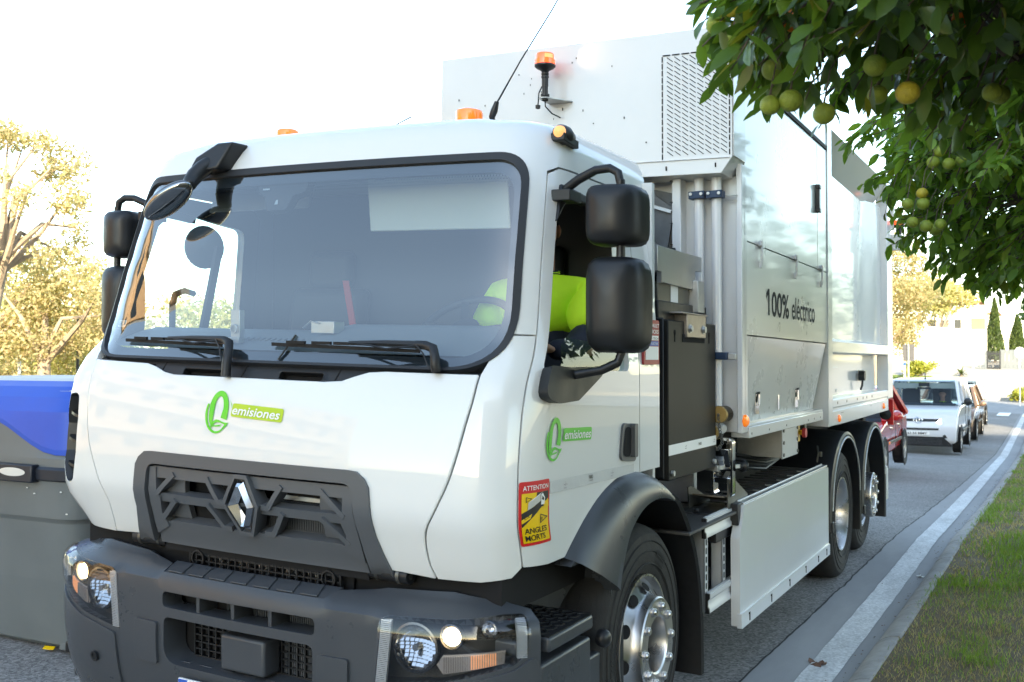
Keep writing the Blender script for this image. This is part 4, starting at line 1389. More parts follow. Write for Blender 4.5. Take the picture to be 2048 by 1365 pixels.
# flashing lamp on its bracket in front of the hood
bx_, by_, bz_ = .205, 2.26, 3.29
mb = MB()
mb.prism([(.17, 2.25), (.20, 2.22), (.235, 2.235), (.32, 2.37), (.32, 2.39), (.17, 2.39)], 'z', bz_ - .045, bz_ - .039)
brk = mb.build("lamp_bracket", M['galv'], truck, shear=True)
mb = MB()
mb.lathe([(.018, -.055), (.018, -.03), (.026, -.03), (.026, -.018), (.017, -.016), (.017, .03), (.019, .03), (.019, .075), (.022, .077), (.022, .088), (.019, .09), (.022, .094), (.022, .105), (.019, .107), (.024, .118), (.050, .132), (.061, .142), (.061, .152), (0, .152)], (bx_, by_, bz_), (0, 0, 1), 26)
mb.tube([(bx_ - .02, by_, bz_ + .03), (bx_ - .035, by_ - .01, bz_ - .01), (bx_ - .04, by_ - .01, bz_ - .075)], .004, 6)
mb.lathe([(0, -.015), (.014, -.01), (.015, .008), (0, .014)], (bx_ - .041, by_ - .01, bz_ - .088), (0, 0, 1), 12)
mb.tube([(bx_, by_, bz_ - .05), (bx_ - .003, by_ + .01, bz_ - .085), (bx_ + .02, by_ + .05, bz_ - .12), (bx_ + .04, by_ + .12, bz_ - .13)], .004, 6)
bs = mb.build("beacon", M['black'], truck, shear=True)
mb = MB()
mb.lathe([(.060, .153), (.060, .178), (.054, .180), (.054, .208), (.050, .216), (0, .218)], (bx_, by_, bz_), (0, 0, 1), 28)
M['beaconred'] = mat('orange beacon lens', (0.80, 0.10, 0.02), 0.15, coat=1.0, emit=(1, .12, .02), estr=.35)
mb.build("beacon_lens", M['beaconred'], bs, shear=True)
mb = MB(); mb.lathe([(.056, .184), (.056, .206)], (bx_, by_, bz_), (0, 0, 1), 12, a0=-1.15, a1=-.25, u=(1, 0, 0))
mb.build("beacon_flash", M['amberlit'], bs, shear=True)
pl_ = bpy.data.lights.new("beacon_light", 'SPOT'); pl_.energy = .30; pl_.color = (1.0, .55, .25); pl_.spot_size = R(70); pl_.spot_blend = .9; pl_.shadow_soft_size = .01
plo = bpy.data.objects.new("beacon_light", pl_); SC.collection.objects.link(plo)
plo.location = (bx_ + .075, by_ + .03, bz_ + .20 + fall(.2)); plo.rotation_euler = Vector((-.9, -.42, -.05)).to_track_quat('Z', 'Y').to_euler(); plo.parent = bs

# --- body: front wall, pipes, gap between cab and body
mb = MB()
mb.bx(.93, 1.268, 2.60, 2.66, 1.37, 2.80)
mb.bx(.882, .935, 2.50, 2.66, 1.37, 2.80)
mb.bx(1.235, 1.268, 2.55, 2.62, 1.37, 2.86)
mb.bx(.5, .98, 2.58, 2.64, .96, 1.40)
mb.build("front_wall", M['white2'], truck, shear=True, bevel=.006)
mb = MB()
mb.bx(-1.2, .884, 2.95, 3.0, 1.2, 2.9, 0)
mb.obx((.62, 2.62, 2.72), (.26, 0, -.06), (0, .05, 0), (.01, 0, .05), 1)
mb.obx((.60, 2.70, 2.50), (.20, .02, -.12), (0, .03, .0), (.10, 0, .15), 1)
mb.obx((.72, 2.55, 2.66), (.16, .0, -.05), (0, .06, .01), (.004, 0, .008), 2)
mb.obx((.66, 2.48, 2.42), (.02, .0, -.16), (0, .10, .01), (.05, 0, .012), 1)
mb.obx((.80, 2.52, 2.55), (.07, .0, -.05), (0, .01, 0), (.02, 0, .12), 1)
for k in range(9): mb.cyl((.60 + .012 * k, 2.37, 2.52 - .035 * k), (.60 + .012 * k, 2.365, 2.52 - .035 * k), .005, n=8, mi=2)
mb.build("tipping_gear", [M['dark'], mat('grey machinery', (.11, .115, .115), .5, var=.3, vscale=8), M['galv']], truck, shear=True)
mb = MB()
mb.tube([(.40, 2.4, 2.34), (.62, 2.45, 2.33), (.80, 2.48, 2.345), (.90, 2.52, 2.36)], .042, 12)
mb.tube([(.45, 2.35, 2.18), (.65, 2.4, 2.22), (.80, 2.44, 2.28), (.90, 2.5, 2.33)], .030, 12)
mb.tube([(.40, 2.36, 2.26), (.7, 2.4, 2.27), (.9, 2.5, 2.29)], .022, 10)
for k in range(7): mb.bx(.874, .888, 2.49, 2.505, 2.05 + .12 * k, 2.056 + .12 * k)
mb.build("hydraulic_hose", M['black'], truck, shear=True)
for (x, zb, bend) in ((1.035, 1.45, 1), (1.135, 1.40, 0)):
    mb = MB()
    mb.tube([(x, 2.52, 2.80), (x, 2.52, zb + .10), (x, 2.52, zb + .04), (x + .01, 2.51, zb + .01), (x + .04, 2.49, zb - .01)] if not bend else [(x, 2.52, 2.80), (x, 2.52, 1.35)], .028, 16)
    mb.build("riser_pipe", M['white2'], truck, shear=True)
M['bluecl'] = mat('blue pipe clamp', (.012, .035, .085), .45)
mb = MB()
for x in (1.035, 1.135):
    mb.obx((x, 2.50, 2.685), (.045, 0, .002), (0, .035, 0), (0, 0, .020))
    for q in (-.03, .03): mb.cyl((x + q, 2.46, 2.688), (x + q, 2.455, 2.688), .010, n=10, mi=1)
mb.bx(1.18, 1.245, 2.53, 2.545, 2.680, 2.688, 1); mb.bx(1.18, 1.245, 2.53, 2.545, 2.655, 2.660, 1)
mb.build("pipe_clamp", [M['bluecl'], M['galv']], truck, shear=True, bevel=.004)
mb = MB()
mb.obx((1.165, 2.50, 1.795), (.035, 0, 0), (0, .03, 0), (0, 0, .02)); mb.bx(1.20, 1.245, 2.50, 2.52, 1.775, 1.81, 1)
mb.build("pipe_clamp", [M['bluecl'], M['galv']], truck, shear=True, bevel=.004)
# brass caps on short stubs with chains
mb = MB()
for (x, z) in ((1.165, 1.475), (1.115, 1.375)):
    mb.cyl((x, 2.58, z), (x, 2.47, z), .044, n=22, mi=1); mb.cyl((x, 2.47, z), (x, 2.445, z), .047, n=26, mi=0); mb.cyl((x, 2.445, z), (x, 2.43, z), .008, n=8, mi=2)
mb.build("brass_cap", [M['brass'], mat('dark brass', (.08, .065, .04), .45, metal=1.0), M['steel']], truck, shear=True, bevel=.003)
mb = MB()
def chain(a, b, sag, n):
    a, b = Vector(a), Vector(b)
    for i in range(n):
        q = (i + .5) / n
        p = a + (b - a) * q + Vector((0, 0, -4 * sag * q * (1 - q)))
        t_ = 2 * math.pi
        mb.tube([p + Vector((.006 * math.cos(k), .006 * (i % 2) * math.cos(k), .010 * math.sin(k))) for k in np.linspace(0, t_, 9)], .0022, 5, caps=False)
chain((1.165, 2.43, 1.47), (1.185, 2.45, 1.33), .02, 9); chain((1.115, 2.43, 1.37), (1.185, 2.45, 1.33), .06, 12)
mb.build("cap_chain", M['steel'], truck, shear=True)
# work-lamp housing, drain chute and locking lever below the caps
mb = MB()
lf = rrect(1.105, 1.225, 1.02, 1.345, .03)
sheet(mb, lf, flaty(2.50), [rrect(1.118, 1.212, 1.035, 1.33, .025)], t0=0, t1=-.06, res=.2)
sheet(mb, lf, flaty(2.545), t0=0, t1=-.01, res=.2)
mb.obx((1.165, 2.52, 1.235), (.045, 0, 0), (0, .03, .0), (0, -.02, .05)); mb.obx((1.165, 2.53, 1.13), (.045, 0, 0), (0, .02, .02), (0, .0, .015))
mb.build("hatch_frame", M['chrome'], truck, shear=True, bevel=.003)
mb = MB()
mb.bar((1.05, 2.47, 1.185), (1.16, 2.46, 1.180), .032, .032); mb.bar((1.14, 2.46, 1.182), (1.23, 2.62, 1.185), .026, .022)
lv = mb.build("locking_lever", M['galv'], truck, shear=True, bevel=.002)
mb = MB(); mb.lathe([(0, 0), (.02, .0), (.02, .02), (.034, .03), (.036, .045), (.028, .055), (0, .058)], (1.225, 2.615, 1.185), (.45, .85, 0), 20)
mb.build("knob", M['black'], lv, shear=True)
M['rusty'] = mat('rust stained steel', (.20, .17, .13), .55, metal=.4, var=.5, vscale=9)
mb = MB()
mb.obx((1.10, 2.60, 1.00), (.085, .0, 0), (0, .16, -.03), (0, .001, .004), 0)
mb.prism([(2.40, 1.07), (2.45, 1.075), (2.80, .965), (2.80, .945), (2.42, .955)], 'x', 1.00, 1.006, 1)
mb.prism([(2.48, 1.12), (2.56, 1.13), (2.88, 1.00), (2.88, .95), (2.48, .96)], 'x', 1.20, 1.206, 1)
mb.build("drain_chute", [M['rusty'], M['steel']], truck, shear=True)

# --- body: left side panels
BX = 1.262
def side_poly(name, poly, X, m, t=.02, parent=truck, bev=.004, res=.6):
    b = MB(); sheet(b, poly, flatx(X), t0=0, t1=-t, res=res)
    return b.build(name, m, parent, shear=True, bevel=bev)
mb = MB(); mb.bx(-.58, 1.155, 2.66, 5.0, 1.37, 3.50); mb.build("body_core", M['white2'], truck, shear=True)
mb = MB()
mb.bx(1.264, 1.270, 2.393, 2.627, 2.875, 3.582); mb.build("hood_side", M['white2'], truck, shear=True, bevel=.004)
up = side_poly("upper_hatch", rounded([(2.632, 2.447), (4.945, 2.440), (4.945, 3.37), (2.632, 3.37)], .01, 2), BX, M['panel'])
md = side_poly("middle_hatch", rounded([(2.632, 1.918), (4.945, 1.905), (4.945, 2.432), (2.632, 2.439)], .01, 2), BX, M['panel'])
side_poly("top_panel", [(2.632, 3.395), (4.945, 3.395), (4.945, 3.57), (2.632, 3.57)], BX, M['panel'])
mb = MB(); mb.bx(1.255, 1.272, 2.632, 4.945, 3.366, 3.394); mb.build("gutter", M['blackm'], truck, shear=True)
LW = lambda u, v, t=0.0: Vector((BX - .075 * (1.91 - v) / .51 + t, u, v))
mb = MB(); sheet(mb, [(2.632, 1.405), (4.75, 1.415), (4.90, 1.897), (2.632, 1.910)], LW, t0=0, t1=-.02, res=.5)
low = mb.build("lower_hatch", M['panel'], truck, shear=True, bevel=.004)
for y in (3.08, 4.13):
    mb = MB(); mb.add([LW(y - .035, 1.46, .008), LW(y + .035, 1.46, .008), LW(y + .035, 1.585, .008), LW(y - .035, 1.585, .008)], [(0, 1, 2, 3)], 0)
    mb.obx(LW(y, 1.52, .004), (.004, 0, 0), (0, .040, 0), (0, 0, .068), 1)
    mb.obx(LW(y, 1.535, .014), (.004, 0, 0), (0, .018, 0), (0, 0, .035), 1)
    mb.build("paddle_latch", [M['dark'], M['chrome']], low, shear=True)
mb = MB(); mb.obx(LW(3.62, 1.50, .006), (.004, 0, 0), (0, .014, 0), (0, 0, .05), 1)
mb.build("paddle_latch", [M['dark'], M['chrome']], low, shear=True)
mb = MB()
for i in range(9):
    y = 2.85 + .22 * i
    mb.bx(1.1905, 1.192, y, y + .02, 1.436 + (i % 2) * .008, 1.444 + (i % 2) * .008) if i % 3 else put_text(mb, "FARID", lambda u, v, t: LW(u, v, .006), y, 1.432, .016, .06, t=0)
mb.build("tape_marks", M['vblack'], low, shear=True, recalc=False)
# toggle fasteners at the joint
for y in (2.95, 3.86, 4.70):
    mb = MB()
    mb.cyl((1.262, y, 2.452), (1.285, y, 2.452), .018, n=12); mb.cyl((1.262, y + .035, 2.440), (1.28, y + .035, 2.440), .012, n=10); mb.obx((1.276, y + .01, 2.45), (.006, 0, 0), (0, .035, -.008), (0, .004, .016))
    mb.tube([(1.278, y, 2.44), (1.278, y - .004, 2.385), (1.276, y, 2.33)], .008, 8); mb.obx((1.27, y, 2.335), (.006, 0, 0), (0, .013, 0), (0, 0, .022)); mb.tube([(1.278, y - .018, 2.452), (1.284, y - .024, 2.47)], .006, 6)
    mb.build("toggle_fastener", M['white2'], md, shear=True, bevel=.002)
mb = MB(); mb.bx(1.262, 1.290, 4.545, 4.60, 2.86, 3.03); mb.bx(1.262, 1.295, 4.54, 4.605, 2.845, 2.875); mb.bx(1.262, 1.295, 4.54, 4.605, 3.015, 3.045)
mb.build("hatch_handle", M['black'], up, shear=True, bevel=.004)
mb = MB(); mb.bx(1.2605, 1.2635, 4.61, 4.618, 2.445, 3.36); mb.build("hatch_seam", M['galv'], up, shear=True)
mb = MB()
sheet(mb, [(3.150, 2.045), (3.185, 2.045), (3.185, 2.205), (3.152, 2.205), (3.105, 2.175), (3.105, 2.142), (3.150, 2.170)], flatx(1.2632), t0=0, t1=None, res=.3)
put_text(mb, "00%", flatx(1.2632), 3.235, 2.045, .155, .46, t=0, offset=.018)
mb.build("lettering", M['vgrey'], md, shear=True, recalc=False)
mb = MB(); put_text(mb, "eléctrico", flatx(1.2632), 3.78, 2.045, .155, .72, t=0, offset=.006)
mb.build("lettering", M['vgrey'], md, shear=True, recalc=False)
# sill rail, sealed box, emergency stop
mb = MB(); mb.bx(1.16, 1.266, 2.70, 4.76, 1.335, 1.398); mb.bx(1.15, 1.255, 2.62, 4.80, 1.398, 1.412)
sill = mb.build("sill_rail", M['white2'], truck, shear=True, bevel=.004)
mb = MB()
for y in (2.75, 3.15, 3.6, 4.25, 4.45, 4.66): mb.cyl((1.266, y, 1.36), (1.268, y, 1.36), .007, n=8)
mb.build("rivets", M['steel'], sill, shear=True)
mb = MB(); mb.bx(.72, 1.195, 3.76, 4.19, 1.13, 1.335)
ub = mb.build("control_box", M['galv'], truck, shear=True, bevel=.004)
mb = MB(); mb.bx(1.195, 1.205, 3.75, 4.20, 1.125, 1.335); mb.build("box_cover", M['white2'], ub, shear=True, bevel=.004)
mb = MB()
for z in (1.15, 1.23, 1.31):
    for y in (3.775, 4.175): mb.cyl((1.205, y, z), (1.212, y, z), .012, n=8)
mb.build("bolt", M['steel'], ub, shear=True)
mb = MB()
mb.bx(1.10, 1.185, 4.28, 4.36, 1.20, 1.32, 0); mb.cyl((1.185, 4.33, 1.265), (1.215, 4.33, 1.265), .018, n=14, mi=0); mb.cyl((1.21, 4.33, 1.265), (1.235, 4.33, 1.265), .034, n=20, mi=1)
mb.bx(1.10, 1.11, 4.45, 4.49, 1.27, 1.37, 0); mb.cyl((1.12, 4.62, 1.30), (1.17, 4.62, 1.30), .03, n=14, mi=2)
mb.build("emergency_stop", [mat('yellow switch box', (.65, .42, .02), .4), mat('red mushroom button', (.55, .05, .06), .4), M['steel']], truck, shear=True, bevel=.003)
mb = MB()
for k in range(4): mb.tube([(.7 + .06 * k, 3.2 + .2 * k, 1.28 - .03 * k), (.9, 3.55, 1.16 - .03 * k), (1.05, 3.9, 1.10 - .02 * k), (1.08, 4.15, 1.09), (1.0, 4.4, 1.2 - .02 * k)], .012, 8)
mb.tube([(1.05, 4.3, 1.24), (1.1, 4.45, 1.20), (1.1, 4.6, 1.21), (1.02, 4.75, 1.25)], .010, 8)
mb.build("cable_loom", M['black'], truck, shear=True)

# corner post, rear bay
mb = MB(); mb.bx(1.10, 1.270, 4.955, 5.125, 1.270, 3.575); mb.build("corner_post", M['white2'], truck, shear=True, bevel=.006)
mb = MB(); mb.bx(1.16, 1.270, 8.06, 8.40, 1.385, 3.59); mb.build("rear_post", M['white2'], truck, shear=True, bevel=.008)
mb = MB()
Q = lambda x, y, z: (x, y, z)
mb.strip([Q(1.27, 5.125, 3.56), Q(1.27, 8.06, 3.585)], [Q(1.10, 5.125, 3.36), Q(1.10, 8.06, 3.33)])
mb.strip([Q(1.27, 5.125, 3.56), Q(1.27, 8.06, 3.585)], [Q(.9, 5.125, 3.58), Q(.9, 8.06, 3.60)])
mb.build("top_flange", M['white2'], truck, shear=True, recalc=True)
def bay(i, j):
    y = 5.12 + (8.07 - 5.12) * i; z = 1.925 + (3.36 - 1.925) * j
    x = 1.10 + .10 * sstep(.80 - .10 * (1 - j), 1.0 - .06 * (1 - (2 * j - 1) ** 2), i)
    return Vector((x, y, z))
mb = MB(); mb.grid(bay, 40, 12); mb.build("bay_panel", M['panel'], truck, shear=True, sharp=60)
mb = MB()
mb.prism([(1.08, 1.96), (1.27, 1.925), (1.27, 1.835), (1.24, 1.825), (1.08, 1.835)], 'y', 5.125, 8.06); mb.build("bay_ledge", M['white2'], truck, shear=True, bevel=.004)
mb = MB(); mb.bx(1.10, 1.14, 5.125, 8.06, 1.45, 1.83); mb.build("lower_bay", M['white2'], truck, shear=True)
mb = MB()
mb.prism([(1.10, 1.475), (1.262, 1.475), (1.27, 1.468), (1.27, 1.41), (1.262, 1.405), (1.262, 1.385), (1.27, 1.38), (1.27, 1.272), (1.10, 1.272)], 'y', 5.125, 8.06)
mb.add([(1.271, 5.13, 1.27), (1.271, 8.06, 1.27), (1.271, 8.06, 1.30), (1.271, 5.13, 1.27)], [(0, 1, 2)])
rail = mb.build("side_rail", M['white2'], truck, shear=True, bevel=.003)
mb = MB()
for y in (5.3, 5.7, 6.2, 6.5, 6.7, 7.0): mb.bx(1.2705, 1.272, y, y + .03, 1.432, 1.452)
for y in (5.45, 6.9): mb.bx(1.2705, 1.272, y, y + .10, 1.355, 1.36)
mb.build("rail_marks", M['steel'], rail, shear=True)
mb = MB(); mb.bx(1.14, 1.22, 5.16, 5.62, 1.50, 1.72); mb.cyl((1.22, 5.52, 1.53), (1.225, 5.52, 1.53), .015, n=12)
mb.build("junction_box", M['white2'], truck, shear=True, bevel=.006)
mb = MB()
mb.bx(1.14, 1.19, 7.05, 7.28, 1.58, 1.68, 1); mb.cyl((1.16, 6.98, 1.63), (1.215, 6.98, 1.63), .045, n=18, mi=0); mb.tube([(1.19, 7.0, 1.59), (1.19, 6.97, 1.54), (1.18, 6.95, 1.50)], .010, 6, mi=0)
mb.build("side_camera", [M['black'], M['galv']], truck, shear=True)
mb = MB()
for (y, z) in ((5.36, 1.318), (7.72, 1.325)):
    mb = MB(); mb.lathe([(.030, 0), (.030, .008), (.022, .016), (0, .018)], (1.27, y, z), (1, 0, 0), 18)
    mb.build("side_marker", M['amber'], truck, shear=True)
mb = MB()
mb.lathe([(.034, 0), (.034, .010), (.026, .018), (0, .020)], (1.268, 2.585, 1.44), (1, -.25, 0), 20)
mb.build("side_marker", M['amber'], truck, shear=True)
mb = MB(); mb.bx(-1.26, 1.07, 5.01, 8.38, 1.32, 3.55); mb.build("hopper", M['white2'], truck, shear=True)
# rear lamp on a bracket
mb = MB(); mb.bx(1.25, 1.36, 8.40, 8.52, 2.94, 3.10, 1); mb.lathe([(.03, .10), (.03, .17), (.06, .19), (.06, .205), (0, .205)], (1.33, 8.48, 3.0), (0, 0, 1), 20, 0)
mb.bx(1.2, 1.29, 8.40, 8.46, 3.15, 3.6, 1)
rl = mb.build("rear_beacon", [M['black'], M['galv']], truck, shear=True)
mb = MB(); mb.lathe([(.058, .207), (.055, .255), (0, .26)], (1.33, 8.48, 3.0), (0, 0, 1), 20); mb.build("beacon_lens", M['beaconred'], rl, shear=True)
mb = MB(); mb.bx(1.21, 1.27, 8.40, 8.44, 1.10, 1.37, 0); mb.bx(.9, 1.0, 8.2, 8.36, .9, 1.3, 1); mb.lathe([(.0, 0), (.05, .0), (.06, .08), (0, .10)], (1.2, 8.25, 1.22), (.3, -.9, 0), 18, 1)
mb.build("tail_gear", [M['vred'], M['blackm']], truck, shear=True, bevel=.004)
mb = MB()
mb.bx(1.10, 1.19, 8.42, 8.60, .30, .62, 2); mb.bx(1.13, 1.20, 8.44, 8.47, .40, .66, 3)
mb.build("lifting_fork", [M['vred'], M['blackm'], M['galv'], M['vwhite']], truck, shear=True, bevel=.004)

# rear mudguards
def rear_guard(y0, z_front, z_rear):
    mb = MB()
    a0, a1 = math.pi, 0.0
    path = [(-.635, z_front), (-.630, .62)]
    path += [(-.62 * math.cos(t), .62 + .525 * math.sin(t)) for t in np.linspace(.05, math.pi - .05, 26)]
    path += [(.632, .62), (.64, z_rear)]
    P = [(y0 + a, b) for a, b in path]
    O = [(y0 + a * 1.045, .62 + (b - .62) * 1.045 if b > .62 else b) for a, b in path]
    rows = [([(.70, y, z) for y, z in P]), ([(1.262, y, z) for y, z in P]), ([(1.272, y, z) for y, z in O]), ([(1.262, y0 + (y - y0) * 1.06, z + (.02 if z > .7 else 0)) for y, z in O]), ([(1.16, y0 + (y - y0) * 1.07, z + (.03 if z > .7 else 0)) for y, z in O]), ([(.70, y0 + (y - y0) * 1.07, z + (.03 if z > .7 else 0)) for y, z in O])]
    for a, b in zip(rows, rows[1:]): mb.strip(a, b)
    g = mb.build("mudguard", M['black'], truck, shear=True, merge=True, sharp=40)
    m2 = MB(); m2.tube([(1.270, y, z) for y, z in P[1:-2]], .007, 6); m2.build("guard_edge", M['galv'], g, shear=True)
    m3 = MB(); m3.bx(1.265, 1.28, y0 - .68, y0 - .61, z_front - .01, z_front + .07); m3.build("guard_clip", M['black'], g, shear=True, bevel=.004)
    m4 = MB(); m4.cyl((1.16, y0 - .52, 1.02), (1.16, y0 - .52, 1.06), .012, n=8); m4.tube([(1.14, y0 - .56, .98), (1.15, y0 - .56, 1.05), (1.13, y0 - .50, 1.10)], .008, 6); m4.build("guard_stay", M['steel'], g, shear=True)
rear_guard(5.72, .47, .30)
rear_guard(7.18, .42, .215)
# side flags at the rear of the cab
mb = MB(); sheet(mb, rrect(1.315, 1.515, 1.750, 1.955, .01), flatx(1.158), t0=0, t1=-.012, res=.3)
tagp = mb.build("red_tag", M['red'], truck, shear=True, bevel=.003)
mb = MB(); T = flatx(1.1625)
mb.bx(1.158, 1.160, 1.335, 1.50, 1.862, 1.883, 0); mb.bx(1.158, 1.160, 1.335, 1.50, 1.772, 1.833, 0); mb.bx(1.158, 1.160, 1.335, 1.50, 1.836, 1.858, 1)
put_text(mb, "RENAULT", T, 1.345, 1.921, .018, .155, t=0, offset=.015, mi=0)
put_text(mb, "TRUCKS", T, 1.345, 1.893, .018, .15, t=0, offset=.015, mi=0)
put_text(mb, "E-TECH", T, 1.40, 1.866, .010, .09, t=0, mi=2)
put_text(mb, "ELECTRIC", T, 1.40, 1.842, .010, .09, t=0, mi=0)
mb.build("tag_lettering", [M['vwhite'], M['vblue'], M['vblack']], tagp, shear=True, recalc=False)
# ------------------------------------------------------------------ inside the cab
mb = MB()
def dash(i, j):
    u = -1.04 + 2.08 * i
    p = cab(u, 1.775, -.03)
    k = [(0, 1.775), (.10, 1.80), (.30, 1.845), (.44, 1.865), (.50, 1.85), (.53, 1.78), (.55, 1.5), (.5, 1.2)][min(7, int(j * 7 + .5))]
    y0 = p.y
    return Vector((p.x * (1 - .04 * j), y0 + k[0] * (1 - .35 * abs(u)), k[1] + (.03 if 0.1 < u < .9 and 1 < j * 7 < 5 else 0)))
mb.grid(dash, 40, 7)
for k in range(26): mb.bar((-.42 + .03 * k, .30, 1.815), (-.43 + .03 * k, .34, 1.825), .010, .004)
mb.build("dashboard", mat('dashboard', (.22, .235, .245), .6), truck, shear=True, sharp=50)
mb = MB()
mb.obx((.50, .615, 2.41), (.345, 0, -.004), (0, .006, 0), (0, -.012, .112))
mb.build("sun_visor", M['visor'], truck, shear=True, bevel=.03, seg=4)
mb = MB()
mb.obx((-.50, .66, 2.47), (.30, 0, 0), (0, .006, 0), (0, .02, .05)); mb.bx(-1.0, 1.0, .60, .66, 2.53, 2.57)
for x in (.22, .70): mb.cyl((x - .03, .61, 2.525), (x + .03, .61, 2.525), .014, n=10)
mb.build("overhead_shelf", M['cabin'], truck, shear=True, bevel=.01)
# steering wheel
mb = MB()
c = Vector((.585, .70, 1.875)); ax = Vector((0, -.66, .75)).normalized(); u_, w_, d_ = frame_of(ax)
ring = [c + (u_ * math.cos(t) + w_ * math.sin(t)) * .215 for t in np.linspace(0, 2 * math.pi, 49)]
mb.tube(ring, .017, 10, caps=False)
for t in (.2, 1.57 + .4, 2.94): mb.bar(c, c + (u_ * math.cos(t) + w_ * math.sin(t)) * .21, .035, .02)
mb.lathe([(.0, .02), (.07, .015), (.075, -.03), (0, -.05)], c, ax, 20); mb.cyl(c - ax * .04, c - ax * .4, .035, n=14)
mb.build("steering_wheel", M['cabind'], truck, shear=True)
def seat(x):
    mb = MB()
    mb.bx(x - .25, x + .25, .86, 1.30, 1.38, 1.50); mb.obx((x, 1.30, 1.78), (.24, 0, 0), (0, .055, 0), (0, .06, .32)); mb.obx((x, 1.36, 2.20), (.14, 0, 0), (0, .045, 0), (0, .01, .10))
    mb.bx(x - .2, x + .2, .9, 1.25, 1.1, 1.40)
    mb.build("seat", M['cabind'], truck, shear=True, bevel=.045, seg=4)
seat(.60); seat(-.62)
mb = MB(); mb.obx((-.38, 1.20, 1.98), (.02, 0, .0), (0, .003, 0), (-.03, .0, .15)); mb.build("seat_belt", mat('red belt', (.45, .05, .04), .7), truck, shear=True)
mb = MB(); mb.tube([(-1.02, .62, 1.86), (-1.02, .62, 1.98), (-1.02, .64, 2.03), (-1.02, .70, 2.05), (-1.04, .78, 2.04)], .016, 8); mb.build("grab_handle", M['cabind'], truck, shear=True)
mb = MB(); mb.bar((-1.13, .92, 1.78), (-1.10, 1.02, 2.30), .045, .02); mb.build("window_divider", M['cabind'], truck, shear=True)
mb = MB(); mb.lathe([(0, -.015), (.10, -.01), (.115, .01), (.09, .03), (0, .04)], (-1.20, 1.02, 2.30), (.3, -1, -.1), 24); mb.build("kerb_mirror", M['black'], truck, shear=True)
mb = MB(); mb.bx(-.27, -.22, .22, .25, 1.82, 1.94); mb.bx(-.275, -.215, .21, .24, 1.80, 1.825); mb.lathe([(.014, 0), (.02, .0), (.02, .006), (.014, .006)], (-.245, .215, 1.86), (0, -1, 0), 14)
mb.bx(.05, .17, .35, .42, 1.85, 1.90); mb.tube([(-.0, .36, 1.87), (.05, .35, 1.90), (.1, .34, 1.89)], .004, 6)
mb.build("phone_holder", M['alub'], truck, shear=True, bevel=.004)
mb = MB(); mb.bx(-1.08, 1.08, .30, 1.42, 1.06, 1.10); mb.bx(-1.06, 1.06, 1.40, 1.42, 1.1, 2.6); mb.build("cab_lining", M['cabind'], truck, shear=True)


# ------------------------------------------------------------------ people
def skin(name, verts, edges, rad, m, parent=None, sub=2, root=0):
    me = bpy.data.meshes.new(name)
    me.from_pydata([tuple(v) for v in verts], edges, [])
    me.materials.append(m)
    o = bpy.data.objects.new(name, me); SC.collection.objects.link(o)
    if parent is not None: o.parent = parent
    o.modifiers.new("skin", 'SKIN')
    sd = o.modifiers.new("sub", 'SUBSURF'); sd.levels = sub; sd.render_levels = sub
    sk = me.skin_vertices[0].data
    for i, r_ in enumerate(rad):
        sk[i].radius = r_ if isinstance(r_, tuple) else (r_, r_)
        sk[i].use_root = (i == root)
    o.modifiers["skin"].use_smooth_shade = True
    return o


M['skin'] = mat('skin', (.36, .20, .135), .5, var=.08, vscale=20)
M['hair'] = mat('dark hair', (.02, .016, .013), .6)
M['hivis'] = mat('hi-vis yellow cloth', (.55, .86, .02), .75, var=.06, vscale=5, bump=.3, bscale=14)
M['navy'] = mat('navy cloth', (.012, .015, .028), .8, var=.2, vscale=10)
M['shirt'] = mat('dark shirt', (.03, .032, .04), .8)


def head_mesh(c, yaw, parent, sk, hr, long_=False):
    """a head with brow, nose, mouth, chin and ears; hair as a cap of its own"""
    ca, sa = math.cos(yaw), math.sin(yaw)
    def rot(p): return Vector((c[0] + p[0] * ca - p[1] * sa, c[1] + p[0] * sa + p[1] * ca, c[2] + p[2]))
    def hd(i, j, k=1.0):
        th = 2 * math.pi * i; ph = math.pi * (j - .5)
        x = math.cos(ph) * math.sin(th); y = -math.cos(ph) * math.cos(th); z = math.sin(ph)
        X, Y, Z = .075 * x, .095 * y, .120 * z
        if z < 0: X *= 1 - .28 * z * z; Y *= 1 - .1 * z * z
        if y < -.2:
            fr = (-y - .2)
            Y -= .022 * math.exp(-((X / .014) ** 2) - ((Z + .02) / .03) ** 2) * min(1, fr * 3)
            Y += .010 * math.exp(-((abs(X) - .032) / .016) ** 2 - ((Z - .012) / .014) ** 2)
            Y -= .005 * math.exp(-((X / .03) ** 2) - ((Z + .062) / .010) ** 2)
            Y -= .008 * math.exp(-((X / .03) ** 2) - ((Z + .10) / .018) ** 2)
        return rot((X * k, Y * k, Z * k))
    mb = MB(); mb.grid(hd, 40, 28)
    for s in (-1, 1): mb.lathe([(0, -.006), (.022, -.004), (.03, .004), (.02, .010), (0, .006)], rot((s * .076, .012, .0)), rot((s * 1.0, .3, 0)) - Vector(c), 14)
    for s in (-1, 1): mb.lathe([(.0, .0), (.009, .001), (.012, .008)], rot((s * .031, -.090, .013)), Vector(c) - rot((0, 1, 0)), 10)
    return mb, rot, hd


def person(name_label, base, off, parentless=True, shirt=None, scale=1.0, hood=True):
    pass


